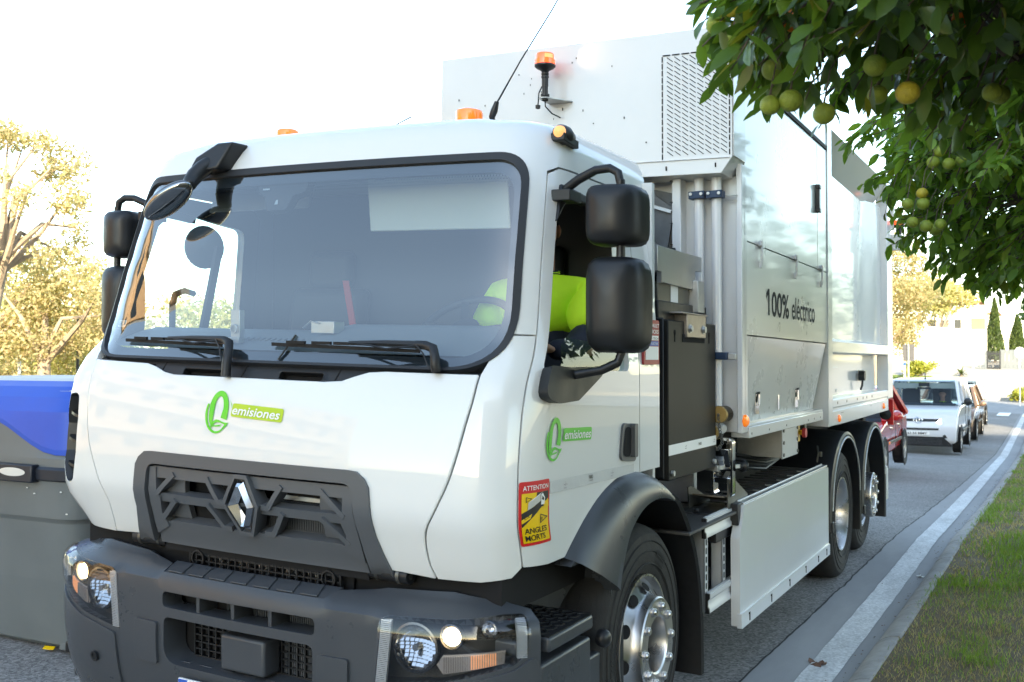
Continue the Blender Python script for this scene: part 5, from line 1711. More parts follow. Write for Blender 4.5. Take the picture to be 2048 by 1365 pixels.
def seated(label, P0, lean, clothes, trous, sleeve, group=None, head_yaw=0.0):
    """a driver on a seat: P0 = point between the shoulders' base at the seat (pelvis)"""
    root = thing("person", label, "person", loc=P0, group=group)
    L = lean
    V = [(0, 0, 0), (0, .02, .18), (L[0] * .6, L[1] * .6, .38), (L[0], L[1], .55), (L[0] * 1.2, L[1] * 1.25, .67),
         (L[0] + .19, L[1], .54), (L[0] + .29, L[1] - .10, .30), (L[0] + .20, L[1] - .33, .30),
         (L[0] - .19, L[1], .54), (L[0] - .28, L[1] - .10, .30), (L[0] - .17, L[1] - .34, .32),
         (.11, -.10, -.02), (.13, -.46, .02), (.12, -.60, -.38), (-.11, -.10, -.02), (-.13, -.46, .02), (-.12, -.60, -.38)]
    E_ = [(0, 1), (1, 2), (2, 3), (3, 4), (3, 5), (5, 6), (6, 7), (3, 8), (8, 9), (9, 10), (0, 11), (11, 12), (12, 13), (0, 14), (14, 15), (15, 16)]
    rad = [(.13, .10), (.12, .09), (.125, .085), (.09, .07), .055, .042, .036, .030, .042, .036, .030, .085, .065, .045, .085, .065, .045]
    body = skin("body", V, E_, rad, M['skin'], root)
    hc = (L[0] * 1.35, L[1] * 1.4 - .03, .82)
    mb, rot, hd = head_mesh(hc, head_yaw, root, M['skin'], M['hair'])
    mb.cyl((L[0] * 1.2, L[1] * 1.25, .60), (hc[0], hc[1] + .02, .75), .055, n=16)
    # hands on the wheel: palm and five bent fingers each
    mb.build("head", M['skin'], root, sharp=80, merge=True)
    for s in (1, -1):
        mb = MB()
        w0 = Vector(V[7] if s > 0 else V[10])
        mb.tube([w0, w0 + Vector((-.01 * s, -.05, .01)), w0 + Vector((-.02 * s, -.09, .02))], [.028, .038, .034], 10, flat=.55)
        for k in range(4):
            b = w0 + Vector((-.02 * s + (.024 - .016 * k), -.09, .022))
            ln = (.030, .034, .032, .025)[k]
            mb.tube([b, b + Vector((0, -ln, .012)), b + Vector((0, -ln * 1.4, -.014)), b + Vector((0, -ln * .9, -.034))], [.0095, .009, .008, .006], 8)
        mb.tube([w0 + Vector((-.035 * s, -.045, .0)), w0 + Vector((-.055 * s, -.075, -.004)), w0 + Vector((-.045 * s, -.10, -.02))], [.012, .010, .008], 8)
        mb.build("hand", M['skin'], root, sharp=80, merge=True)
    h = MB()
    h.grid(lambda i, j: hd(i, .60 + .40 * j - .10 * (1 - math.cos(2 * math.pi * i)) * 0 if False else min(1, (.56 + .10 * math.cos(2 * math.pi * i)) + (.44 - .10 * math.cos(2 * math.pi * i)) * j), 1.06), 40, 12)
    h.build("hair", M['hair'], root, sharp=80)
    k = [r_ if isinstance(r_, tuple) else (r_, r_) for r_ in rad]
    g = lambda i, e=.022: (k[i][0] + e, k[i][1] + e)
    mid = lambda a, b, q: tuple(Vector(V[a]) + (Vector(V[b]) - Vector(V[a])) * q)
    VV = [mid(1, 2, .80), V[3], V[5], mid(5, 6, .72), V[8], mid(8, 9, .72), (V[4][0] * .98, V[4][1] * .98, .615)]
    RR = [(.20, .155), (.15, .115), (.092, .092), (.088, .088), (.092, .092), (.088, .088), (.075, .075)]
    skin("shirt", VV, [(0, 1), (1, 2), (2, 3), (1, 4), (4, 5), (1, 6)], RR, clothes, root)
    skin("lower_shirt", [V[0], V[1], V[2], mid(2, 3, .5)], [(0, 1), (1, 2), (2, 3)], [(.175, .145), (.18, .15), (.18, .135), (.15, .11)], trous, root)
    for (a, b) in ((6, 7), (9, 10)):
        pa, pb = Vector(V[a]), Vector(V[b])
        skin("sleeve", [pa + (Vector(V[a - 1]) - pa) * .30, pa + (pb - pa) * .5, pb], [(0, 1), (1, 2)], [(.075, .075), (.052, .052), (.045, .045)], sleeve, root)
    skin("trousers", [V[0], V[11], V[12], V[13], V[14], V[15], V[16]], [(0, 1), (1, 2), (2, 3), (0, 4), (4, 5), (5, 6)], [g(0), g(11), g(12), g(13), g(14), g(15), g(16)], trous, root)
    c = MB(); cc_ = Vector((L[0] * 1.2, L[1] * 1.25 - .005, .60))
    c.lathe([(.085, -.02), (.080, .03), (.072, .05), (.066, .05), (.07, .0)], cc_, (.05, -.15, 1), 24, 0)
    for zz in (.036, .044): c.lathe([(.0805, zz - .002), (.082, zz), (.0795, zz + .002)], cc_, (.05, -.15, 1), 24, 1)
    c.build("collar", [trous, M['hivis']], root)
    return root


drv = seated("driver in a hi-vis yellow top seen through the garbage truck's open side window", (.73, 1.08, 1.50 + fall(.73)), (.06, -.06), M['hivis'], M['navy'], M['navy'], head_yaw=.5)
# ------------------------------------------------------------------ ground, road, kerb, verge
def cross(x):
    return KS * (1.25 - max(-10.0, min(2.4, x)))
def gh(x, y):
    z = drop(y) + cross(x)
    if y > 66: z += .085 * min(y - 66, 26) * (1 if y > 66 else 0)
    return z
edge = lambda y: .23 * math.tanh(y / 9.0) - .003 * max(0, y - 15)


def ground_sheet(name, xs, ys, dz, m, kind='structure', xoff=None):
    v = []
    for y in ys:
        e = edge(y) if xoff else 0
        for x in xs:
            X = x + e
            v.append((X, y, gh(X, y) + dz))
    nx = len(xs)
    f = [(j * nx + i, j * nx + i + 1, (j + 1) * nx + i + 1, (j + 1) * nx + i) for j in range(len(ys) - 1) for i in range(nx - 1)]
    b = MB(); b.add(v, f)
    o = b.build(name, m, None, recalc=False, sharp=60)
    if kind: o["kind"] = kind
    return o


def ground_mat(name, cols, scale, rough=.9, bump=.4, bscale=220, speck=None, stretch=None):
    m = bpy.data.materials.new(name); m.use_nodes = True
    N = m.node_tree.nodes; L = m.node_tree.links; b = N["Principled BSDF"]
    b.inputs["Roughness"].default_value = rough; b.inputs["Specular IOR Level"].default_value = .3
    tc = N.new("ShaderNodeTexCoord"); mp = N.new("ShaderNodeMapping"); L.new(tc.outputs["Object"], mp.inputs[0])
    if stretch: mp.inputs["Scale"].default_value = stretch
    n1 = N.new("ShaderNodeTexNoise"); n1.inputs["Scale"].default_value = scale; n1.inputs["Detail"].default_value = 8; n1.inputs["Roughness"].default_value = .7
    L.new(mp.outputs[0], n1.inputs["Vector"])
    cr = N.new("ShaderNodeValToRGB"); e = cr.color_ramp.elements
    e[0].position, e[0].color = .3, (*cols[0], 1); e[1].position, e[1].color = .7, (*cols[1], 1)
    L.new(n1.outputs[0], cr.inputs[0]); out = cr.outputs[0]
    if speck:
        vo = N.new("ShaderNodeTexVoronoi"); vo.inputs["Scale"].default_value = speck[0]; L.new(tc.outputs["Object"], vo.inputs["Vector"])
        rr = N.new("ShaderNodeValToRGB"); rr.color_ramp.interpolation = 'LINEAR'
        rr.color_ramp.elements[0].position = 0; rr.color_ramp.elements[0].color = (*speck[1], 1); rr.color_ramp.elements[1].position = 1; rr.color_ramp.elements[1].color = (*speck[2], 1)
        L.new(vo.outputs["Color"], rr.inputs[0])
        mx = N.new("ShaderNodeMix"); mx.data_type = 'RGBA'; mx.blend_type = 'MULTIPLY'; mx.inputs[0].default_value = 1.0
        L.new(out, mx.inputs[6]); L.new(rr.outputs[0], mx.inputs[7]); out = mx.outputs[2]
    L.new(out, b.inputs["Base Color"])
    nb = N.new("ShaderNodeTexNoise"); nb.inputs["Scale"].default_value = bscale; nb.inputs["Detail"].default_value = 3
    L.new(tc.outputs["Object"], nb.inputs["Vector"])
    bp = N.new("ShaderNodeBump"); bp.inputs["Strength"].default_value = bump; bp.inputs["Distance"].default_value = .01
    L.new(nb.outputs[0], bp.inputs["Height"]); L.new(bp.outputs[0], b.inputs["Normal"])
    return m


M['asphalt'] = ground_mat('coarse asphalt', ((.21, .21, .212), (.31, .31, .312)), .55, speck=(70, (.40, .40, .40), (1.45, 1.42, 1.38)), bump=.9, bscale=160)
M['gutter'] = ground_mat('smooth grey gutter', ((.25, .253, .258), (.33, .334, .338)), 1.6, bump=.15, bscale=300, stretch=(1, .25, 1))
M['soil'] = ground_mat('verge soil', ((.10, .075, .045), (.17, .14, .085)), 2.2, bump=.8, bscale=60)
M['pave'] = ground_mat('pale paving', ((.40, .37, .32), (.48, .45, .40)), .6, bump=.2)
M['kerb'] = ground_mat('weathered kerb concrete', ((.24, .235, .225), (.40, .39, .37)), 5, bump=.3, bscale=120)
M['dryland'] = ground_mat('dry ground', ((.14, .12, .07), (.20, .18, .11)), .3, bump=.5, bscale=20)
M['lawn'] = ground_mat('lawn', ((.10, .16, .02), (.20, .26, .05)), .8, bump=.8, bscale=40)
# worn white paint
m = ground_mat('worn road paint', ((.46, .47, .47), (.76, .77, .77)), 3.5, bump=.3, bscale=160, speck=(70, (.7, .7, .7), (1.15, 1.15, 1.15)), stretch=(1, .3, 1))
M['line'] = m

ys_near = [-45, -30, -20] + [y for y in np.arange(-12, 30.1, 1.0)] + [33, 36, 40, 44, 48, 50]
far_x = [-900, -300, -120, -60, -30, -20, -15, -10, -6, 0, 2.4, 6, 12, 25, 60, 200, 900]
far_y = [-900, -300, -100, -45] + list(np.arange(-20, 70, 4.0)) + [72, 78, 84, 92, 110, 200, 500, 1500]
ground_sheet("ground", far_x, far_y, -.06, M['dryland'])
ground_sheet("road", [-9.5, -7, -5, -3, -1, 0, 1.19], ys_near, 0, M['asphalt'], xoff=True)
b = MB()
v = []; rng = random.Random(3)
ysf = np.arange(-8, 50, .12)
for y in ysf:
    e = edge(y); w = .016 * (mnoise.noise((y * 2.1, 0, 0)) + .6 * mnoise.noise((y * 7, 3, 0)))
    for x in (1.17 + w, 1.5, 1.72):
        v.append((x + e, y, gh(x + e, y) + .004))
b.add(v, [(j * 3 + i, j * 3 + i + 1, (j + 1) * 3 + i + 1, (j + 1) * 3 + i) for j in range(len(ysf) - 1) for i in range(2)])
o = b.build("gutter_strip", M['gutter'], None, recalc=False); o["kind"] = 'structure'
b = MB(); v = []
for y in ysf:
    e = edge(y)
    wl = .006 * mnoise.noise((y * 3.3, 9, 0)) + .005 * mnoise.noise((y * 14, 5, 0)); wr = .006 * mnoise.noise((y * 3.1, 2, 7)) + .005 * mnoise.noise((y * 13, 8, 0))
    for x in (1.452 + wl, 1.632 + wr): v.append((x + .11 * math.tanh(y / 6) - .0045 * max(0, y - 10), y, gh(x, y) + .008))
b.add(v, [(j * 2, j * 2 + 1, j * 2 + 3, j * 2 + 2) for j in range(len(ysf) - 1)])
o = b.build("lane_line", M['line'], None, recalc=False); o["kind"] = 'structure'
b = MB(); v = []
for y in np.arange(-8, 40, .05):
    e = edge(y); w = .016 * (mnoise.noise((y * 2.1, 0, 0)) + .6 * mnoise.noise((y * 7, 3, 0))); h_ = .006 + .005 * mnoise.noise((y * 5, 1, 1))
    for x in (1.17 + w - h_, 1.17 + w + h_): v.append((x + e, y, gh(x + e, y) + .006))
b.add(v, [(j * 2, j * 2 + 1, j * 2 + 3, j * 2 + 2) for j in range(len(v) // 2 - 1)])
o = b.build("road_seam", mat('bitumen seam', (.03, .03, .03), .8), None, recalc=False); o["kind"] = 'structure'
# low rounded kerb laid in short stones
kp = [(-.02, -.05), (.0, .012), (.012, .035), (.05, .062), (.08, .074), (.11, .080), (.135, .081), (.145, .06), (.145, -.05)]
b = MB()
y = -9.0
while y < 50:
    L_ = .98
    rows = []
    jit = rng.uniform(-.004, .004); jz = rng.uniform(-.003, .003)
    for k in range(5):
        yy = y + .010 + (L_ - .020) * k / 4; e = edge(yy)
        rows.append([(1.690 + e + jit + a, yy, gh(1.69 + e, yy) + jz + h) for a, h in kp])
    n = len(kp)
    f = [(r * n + i, r * n + i + 1, (r + 1) * n + i + 1, (r + 1) * n + i) for r in range(4) for i in range(n - 1)] + [tuple(range(n)), tuple(range(4 * n, 5 * n))]
    b.add([p for r in rows for p in r], f)
    y += L_
o = b.build("kerb", M['kerb'], None, sharp=30); o["kind"] = 'structure'
def verge_z(x, y):
    e = edge(y); d = x - (1.87 + e)
    return gh(2.0, y) + .070 + .03 * min(1, max(0, d) / .8) + .02 * mnoise.noise((x * 1.7, y * 1.7, 3)) * min(1, max(0, d) * 3)
b = MB(); v = []
xs = [1.815, 1.92, 2.1, 2.3, 2.5, 2.8, 3.2, 3.7, 4.4, 5.5, 7.0]
yv = np.arange(-9, 50, .35)
for y in yv:
    for x in xs: v.append((x + edge(y), y, verge_z(x + edge(y), y)))
nx = len(xs)
b.add(v, [(j * nx + i, j * nx + i + 1, (j + 1) * nx + i + 1, (j + 1) * nx + i) for j in range(len(yv) - 1) for i in range(nx - 1)])
o = b.build("verge", M['soil'], None, recalc=False, sharp=60); o["kind"] = 'structure'

# grass blades on the verge: green tufts between worn, straw-coloured patches
def blades(n, y0, y1, h0, h1, w, seed):
    rg = np.random.default_rng(seed)
    x = rg.uniform(1.80, 3.5, n) ; y = y0 + (y1 - y0) * rg.uniform(0, 1, n) ** 1.3
    V = []; I = []; MI = []
    k = 0
    P = []
    for a, c in zip(x, y):
        X = a + edge(c)
        g = mnoise.noise((X * 1.3, c * .75, 11)) + .45 * mnoise.noise((X * 4, c * 3.0, 2)) + rg.normal() * .24 - .20 - (.12 if c < 3.2 else 0) + (.06 if c > 4.2 else -.05) - (.25 if 1.8 < c < 3.3 and a > 2.1 else 0)
        den = .75 if g > .05 else (.5 if g > -.15 else .36)
        if rg.random() > den: continue
        z = verge_z(X, c) - .004
        hh = rg.uniform(h0, h1) * (1.15 if g > .12 else (.75 if g > -.1 else .5)) * (0.7 + .3 * min(1, (a - 1.80) / .2))
        an = rg.uniform(0, 6.283); ln = rg.uniform(.15, .8) * hh; la = rg.uniform(0, 6.283)
        if g < -.02 : ln *= 1.6
        cx_, sx_ = math.cos(an) * w, math.sin(an) * w; lx, ly = math.cos(la) * ln, math.sin(la) * ln
        V += [(X - cx_, c - sx_, z), (X + cx_, c + sx_, z), (X + cx_ * .7 + lx * .35, c + sx_ * .7 + ly * .35, z + hh * .6), (X - cx_ * .7 + lx * .35, c - sx_ * .7 + ly * .35, z + hh * .6),
              (X + lx, c + ly, z + hh * .95), (X + lx + .0005, c + ly, z + hh * .95)]
        I += [k, k + 1, k + 2, k + 3, k + 3, k + 2, k + 5, k + 4]
        r_ = rg.random()
        mi = (0 if r_ < .55 else 1) if g > .02 else (2 if r_ < .6 else (3 if r_ < .85 else 0))
        MI += [mi, mi]
        k += 6
    return V, I, MI
def leafmat(name, col, rough=.5, tr=.35, var=.25, coat=0.0):
    m = bpy.data.materials.new(name); m.use_nodes = True
    N = m.node_tree.nodes; L = m.node_tree.links; b_ = N["Principled BSDF"]
    b_.inputs["Base Color"].default_value = (*col, 1); b_.inputs["Roughness"].default_value = rough
    b_.inputs["Coat Weight"].default_value = coat
    t_ = N.new("ShaderNodeBsdfTranslucent"); t_.inputs[0].default_value = (min(1, col[0] * 1.8 + .03), min(1, col[1] * 1.7 + .04), col[2] * .8, 1)
    mx = N.new("ShaderNodeMixShader"); mx.inputs[0].default_value = tr
    if var:
        oi = N.new("ShaderNodeTexCoord"); nz = N.new("ShaderNodeTexNoise"); nz.inputs["Scale"].default_value = 9
        L.new(oi.outputs["Object"], nz.inputs["Vector"])
        hs = N.new("ShaderNodeHueSaturation"); hs.inputs["Color"].default_value = (*col, 1)
        mr = N.new("ShaderNodeMapRange"); mr.inputs[1].default_value = .3; mr.inputs[2].default_value = .7; mr.inputs[3].default_value = 1 - var; mr.inputs[4].default_value = 1 + var
        L.new(nz.outputs[0], mr.inputs[0]); L.new(mr.outputs[0], hs.inputs["Value"]); L.new(hs.outputs[0], b_.inputs["Base Color"])
    L.new(b_.outputs[0], mx.inputs[1]); L.new(t_.outputs[0], mx.inputs[2]); L.new(mx.outputs[0], N["Material Output"].inputs[0])
    return m
GM = [leafmat('fresh grass', (.17, .27, .035)), leafmat('deep grass', (.12, .19, .03)), leafmat('straw', (.36, .30, .15)), leafmat('dry brown grass', (.25, .18, .09))]
V1, I1, M1 = blades(70000, -.6, 5.5, .035, .075, .0022, 1)
V2, I2, M2 = blades(52000, 5.5, 26, .04, .085, .004, 2)
n1 = len(V1)
o = fast_mesh("grass", V1 + V2, 4, I1 + [i + n1 for i in I2], GM, None, M1 + M2)
tag(o, "short patchy grass on the verge beside the kerb, green tufts among worn straw", "grass", kind="stuff")

# leaf litter and scraps by the kerb
def litter(x, y, n, s, m, name, label, cat, flat=False):
    b = MB(); rg = random.Random(int(x * 100 + y * 10))
    for k in range(n):
        a = rg.uniform(0, 6.28); c = Vector((x + rg.uniform(-s, s), y + rg.uniform(-s, s), 0)); c.z = gh(c.x, c.y) + .012
        u_ = Vector((math.cos(a), math.sin(a), rg.uniform(-.1, .4))) * s * rg.uniform(.5, 1.0); w_ = Vector((-math.sin(a), math.cos(a), rg.uniform(0, .3))) * s * .45
        b.add([c - u_, c - u_ * .2 + w_, c + u_ * .5 + w_ * .8 + Vector((0, 0, .01)), c + u_, c + u_ * .4 - w_, c - u_ * .3 - w_ * .9], [(0, 1, 2, 3, 4, 5)])
    o = b.build(name, m, None, recalc=False); tag(o, label, cat); return o
M['deadleaf'] = mat('dead leaf', (.16, .09, .06), .8, var=.4, vscale=30)
litter(1.53, 3.12, 6, .045, M['deadleaf'], "dead_leaf_heap", "small heap of dead brown leaves lying across the white road line", "leaves")
litter(1.86, 2.95, 3, .04, M['deadleaf'], "dead_leaf", "crumpled brown leaf lying alone at the foot of the kerb", "leaf")
litter(1.80, 6.05, 3, .035, M['vwhite'], "paper_scrap", "crumpled white paper scrap on the kerb edge", "litter")
b = MB(); rg = random.Random(5)
for k in range(260):
    y = rg.uniform(1, 22) ; x = 1.66 + edge(y) + rg.gauss(0, .022) if rg.random() < .75 else rg.uniform(1.25, 1.65) + edge(y)
    s = rg.uniform(.003, .011); z = gh(x, y) + .012; a = rg.uniform(0, 6.28)
    b.add([(x + s * math.cos(a), y + s * math.sin(a), z), (x - s * math.sin(a) * .5, y + s * math.cos(a) * .5, z + .004), (x - s * math.cos(a), y - s * math.sin(a), z), (x + s * math.sin(a) * .5, y - s * math.cos(a) * .5, z)], [(0, 1, 2, 3)])
o = b.build("kerb_debris", M['deadleaf'], None, recalc=False); tag(o, "scattered dark crumbs and leaf bits along the gutter", "debris", kind="stuff")

# far end: crossing, cross road, sunlit paving rising to the houses
ground_sheet("cross_road", [-60, -40, -20, -10, -6, 0, 2.4, 10, 40], [49.5, 53, 57, 61, 65], .002, M['gutter'])
b = MB()
for k in range(9):
    x = -6.6 + 1.0 * k
    b.add([(x, 46.9, gh(x, 46.9) + .012), (x + .5, 46.9, gh(x + .5, 46.9) + .012), (x + .5, 49.6, gh(x, 49.6) + .012), (x, 49.6, gh(x, 49.6) + .012)], [(0, 1, 2, 3)])
o = b.build("crosswalk", M['vwhite'], None, recalc=False); o["kind"] = 'structure'
b = MB(); b.bx(-60, 40, 65, 65.3, -1, -.42); o = b.build("far_kerb", M['kerb'], None); o["kind"] = 'structure'
ground_sheet("pavement", [-60, -40, -20, -10, 0, 10, 30, 60], [65.3, 66, 70, 75, 80, 86, 92, 110], .10, M['pave'])
ground_sheet("lawn", [-30, -20, -12, -8, -5.2], [69, 71, 74, 77.5], .16, M['lawn'])


# ------------------------------------------------------------------ trees
def leaf_cloud(centres, radii, n, size, seed, squash=.7, droop=0.0):
    """n small tilted leaf quads spread through the given clumps"""
    rg = np.random.default_rng(seed)
    C = np.array(centres); Rr = np.array(radii)
    w = Rr ** 2; w = w / w.sum()
    pick = rg.choice(len(C), n, p=w)
    d = rg.normal(size=(n, 3)); d /= np.linalg.norm(d, axis=1)[:, None]
    rr = rg.uniform(0, 1, n) ** .45
    P = C[pick] + d * (Rr[pick] * rr)[:, None] * np.array([1, 1, squash])
    a = rg.normal(size=(n, 3)); a[:, 2] -= droop; a /= np.linalg.norm(a, axis=1)[:, None]
    t = rg.normal(size=(n, 3)); b_ = np.cross(a, t); b_ /= np.linalg.norm(b_, axis=1)[:, None]
    s = size * rg.uniform(.6, 1.3, n)[:, None]
    V = np.stack([P - a * s, P + b_ * s * .45, P + a * s, P - b_ * s * .45], 1).reshape(-1, 3)
    I = np.arange(n * 4)
    return V, I, rg.integers(0, 3, n)


def tree(name, label, x, y, h, crown_r, crown_z, n, size, mats, seed, group=None, trunk_r=.16, lean=(0, 0), nclump=26, squash=.75, bark=None, sparse=1.0, clump=.42, cat="tree", fork=.45):
    rg = random.Random(seed)
    z0 = gh(x, y) - .05
    root = thing(name, label, cat, (x, y, z0), group=group)
    t = MB()
    top = Vector((lean[0], lean[1], h * fork))
    t.tube([(0, 0, 0), tuple(top * .35 + Vector((rg.uniform(-.1, .1), rg.uniform(-.1, .1), 0))), tuple(top * .75), tuple(top)], [trunk_r * 1.25, trunk_r, trunk_r * .85, trunk_r * .75], 10)
    cc = Vector((lean[0] * 1.3, lean[1] * 1.3, crown_z))
    cs, rs = [], []
    for k in range(nclump):
        a = rg.uniform(0, 6.283); q = rg.uniform(.25, 1) ** .5; zz = rg.uniform(-1, 1)
        rad = math.sqrt(max(.05, 1 - zz * zz * .9))
        p = cc + Vector((math.cos(a) * crown_r * q * rad, math.sin(a) * crown_r * q * rad, zz * crown_r * squash))
        cs.append(tuple(p)); rs.append(crown_r * clump * rg.uniform(.6, 1.15))
        if k % 3 == 0:
            b0 = top * rg.uniform(.75, 1.0)
            mid = (b0 + p) / 2 + Vector((rg.uniform(-.3, .3), rg.uniform(-.3, .3), rg.uniform(0, .4)))
            t.tube([tuple(b0), tuple(mid), tuple(p)], [trunk_r * .5, trunk_r * .28, trunk_r * .08], 6)
    t.build("trunk", bark or M['bark'], root, recalc=False)
    V, I, mi = leaf_cloud(cs, rs, n, size, seed)
    fast_mesh("crown", V, 4, I, mats, root, mi)
    return root
M['bark'] = mat('pale bark', (.34, .27, .20), .9, var=.35, vscale=5, bump=.4, bscale=30)
M['bark2'] = mat('grey bark', (.14, .11, .085), .9, var=.3, vscale=6, bump=.4, bscale=40)
GOLD = [leafmat('golden leaves', (.42, .36, .20), tr=.4), leafmat('olive leaves', (.34, .33, .19), tr=.4), leafmat('rust leaves', (.40, .33, .21), tr=.4)]
OLIV = [leafmat('dry olive leaves', (.36, .35, .17), tr=.4), leafmat('yellow green leaves', (.40, .39, .16), tr=.4), leafmat('tan leaves', (.42, .37, .20), tr=.4)]
DKGR = [leafmat('dark leaves', (.035, .06, .016), tr=.2), leafmat('mid green leaves', (.05, .085, .02), tr=.2), leafmat('deep green leaves', (.025, .045, .012), tr=.2)]  # three dark greens, mixed leaf by leaf at random
tree("plane_tree", "tall thin-leaved golden tree with a leaning pale trunk, standing beyond the bin", -13.9, 8.3, 6.6, 1.5, 4.25, 4200, .05, GOLD, 11, trunk_r=.15, lean=(.55, .35), nclump=34, clump=.22, squash=.8, fork=.5)
tree("plane_tree", "golden tree with a straight pale trunk, between the bin and the truck's outer mirrors", -18.0, 13.1, 4.2, 2.0, 3.1, 9000, .06, GOLD, 12, group="golden trees beyond the bin", trunk_r=.17, nclump=26, clump=.36, squash=.55)
tree("plane_tree", "golden tree with a forked trunk, farther back behind the leaning pale trunk", -19.6, 12.2, 4.0, 2.1, 3.0, 9000, .06, GOLD, 13, group="golden trees beyond the bin", trunk_r=.20, nclump=26, clump=.36, squash=.6, lean=(-.3, .2))
tree("plane_tree", "yellow green tree behind the two golden trees with pale trunks", -23.5, 18.2, 4.4, 2.5, 2.9, 9000, .08, OLIV, 14, group="golden trees beyond the bin", trunk_r=.15, nclump=26, clump=.4, squash=.65)
rg = random.Random(21)
LB = ["far row olive tree seen through the cab's windows above the dashboard", "far row tree seen low through the cab's passenger window, nearer its front pillar", "far row tree seen through the cab's passenger window, nearer its rear edge", "far row tree hidden low behind the forked golden tree", "tan tree in the far row behind the straight pale trunk", "far row tree between the golden trees and the mirrors"]
for k, (x, y, h, r_) in enumerate([(-35.5, 44.5, 4.6, 3.6), (-41, 42.5, 5.4, 3.8), (-38, 40, 4.8, 3.4), (-51, 36, 5.6, 4.2), (-47, 38, 6.0, 4.0), (-44, 30, 4.6, 3.5)]):
    tree("broadleaf_tree", LB[k], x, y, h, r_, h - r_ * .55, 6500, .15, [OLIV, GOLD][k % 2], 40 + k, group="far row of trees beyond the bin", trunk_r=.16, nclump=24, clump=.42, squash=.6)
# thin poles among the trunks
for k, (x, y, h, m, lb) in enumerate([(-20.2, 14.1, 2.9, M['vwhite'], "thin white pole among the trunks beside the bin"), (-21.0, 16.5, 3.6, M['black'], "thin dark pole beside the straight pale trunk")]):
    b = MB(); b.cyl((0, 0, 0), (0, 0, h), .045, .035, n=10); b.cyl((0, 0, h), (0, 0, h + .02), .05, n=10); b.cyl((0, 0, 0), (0, 0, .04), .09, n=12)
    o = b.build("pole", m, None); o.location = (x, y, gh(x, y)); tag(o, lb, "pole")
# right-hand distance
tree("plane_tree", "rounded golden tree beyond the truck's tail", -4.3, 44.7, 7.6, 2.6, 5.1, 30000, .07, GOLD, 31, trunk_r=.16, nclump=60, clump=.36, squash=.85)
tree("broadleaf_tree", "low olive bush-like tree on the ridge above the white wall", -7.2, 103, 5.2, 3.0, 6.1, 4000, .2, OLIV, 32, trunk_r=.2, squash=.35)


def cypress(x, y, h, r_, label, seed):
    root = thing("cypress", label, "tree", (x, y, gh(x, y) + .1))
    rgn = np.random.default_rng(seed); n = 5200
    z = rgn.uniform(0, 1, n) ** .8; a = rgn.uniform(0, 6.283, n); lob = 1 + .18 * np.sin(a * 3 + z * 9)
    rad = r_ * np.clip(1 - z, .02, 1) ** .75 * np.minimum(1, .55 + z * 3) * lob * rgn.uniform(.5, 1, n) ** .4
    P = np.stack([np.cos(a) * rad, np.sin(a) * rad, .25 + z * h], 1)
    ax = np.stack([np.cos(a) * .35, np.sin(a) * .35, np.ones(n)], 1) + rgn.normal(size=(n, 3)) * .25; ax /= np.linalg.norm(ax, axis=1)[:, None]
    b_ = np.cross(ax, rgn.normal(size=(n, 3))); b_ /= np.linalg.norm(b_, axis=1)[:, None]
    s = .16 * rgn.uniform(.6, 1.2, n)[:, None]
    V = np.stack([P - ax * s, P + b_ * s * .4, P + ax * s, P - b_ * s * .4], 1).reshape(-1, 3)
    fast_mesh("crown", V, 4, np.arange(n * 4), CYP, root, rgn.integers(0, 3, n))
    t = MB(); t.cyl((0, 0, 0), (0, 0, h * .8), .12, .04, n=8); t.build("trunk", M['bark2'], root)
CYP = [leafmat('cypress green', (.045, .075, .018), tr=.15), leafmat('cypress light', (.07, .10, .02), tr=.15), leafmat('cypress dark', (.03, .05, .014), tr=.15)]
cypress(-1.75, 90.6, 5.0, .78, "tall narrow cypress behind the slatted gate", 51)
cypress(-.10, 91.5, 3.6, .8, "shorter cypress behind the grey board fence", 52)


def bush(name, label, x, y, r_, h, n, size, mats, seed, dz=0.0):
    root = thing(name, label, "bush", (x, y, gh(x, y) + dz))
    rg_ = random.Random(seed)
    cs = [(rg_.uniform(-r_, r_) * .7, rg_.uniform(-r_, r_) * .7, h * rg_.uniform(.25, .75)) for _ in range(14)]
    V, I, mi = leaf_cloud(cs, [min(r_, h) * .45] * 14, n, size, seed)
    fast_mesh("crown", V, 4, I, mats, root, mi)
    t = MB()
    for c in cs[::3]: t.tube([(0, 0, 0), (c[0] * .4, c[1] * .4, c[2] * .5), c], [.04, .025, .01], 6)
    t.build("stem", M['bark2'], root)
YEL = [leafmat('yellow bush leaves', (.30, .27, .04), tr=.3), leafmat('bright bush leaves', (.24, .28, .04), tr=.3), leafmat('lime bush leaves', (.20, .22, .03), tr=.3)]
bush("round_bush", "yellow green bush at the foot of the round sign's pole", .95, 63.9, .75, 1.0, 1500, .09, YEL, 61)
bush("round_bush", "dark green bush beside the truck's tail under the traffic sign", -6.8, 70.2, .55, .8, 900, .09, DKGR, 62, .1)
bush("round_bush", "pale yellow hedge between the traffic sign and the white railing", -6.0, 77.0, 1.2, 1.3, 2200, .10, YEL, 63, .1)
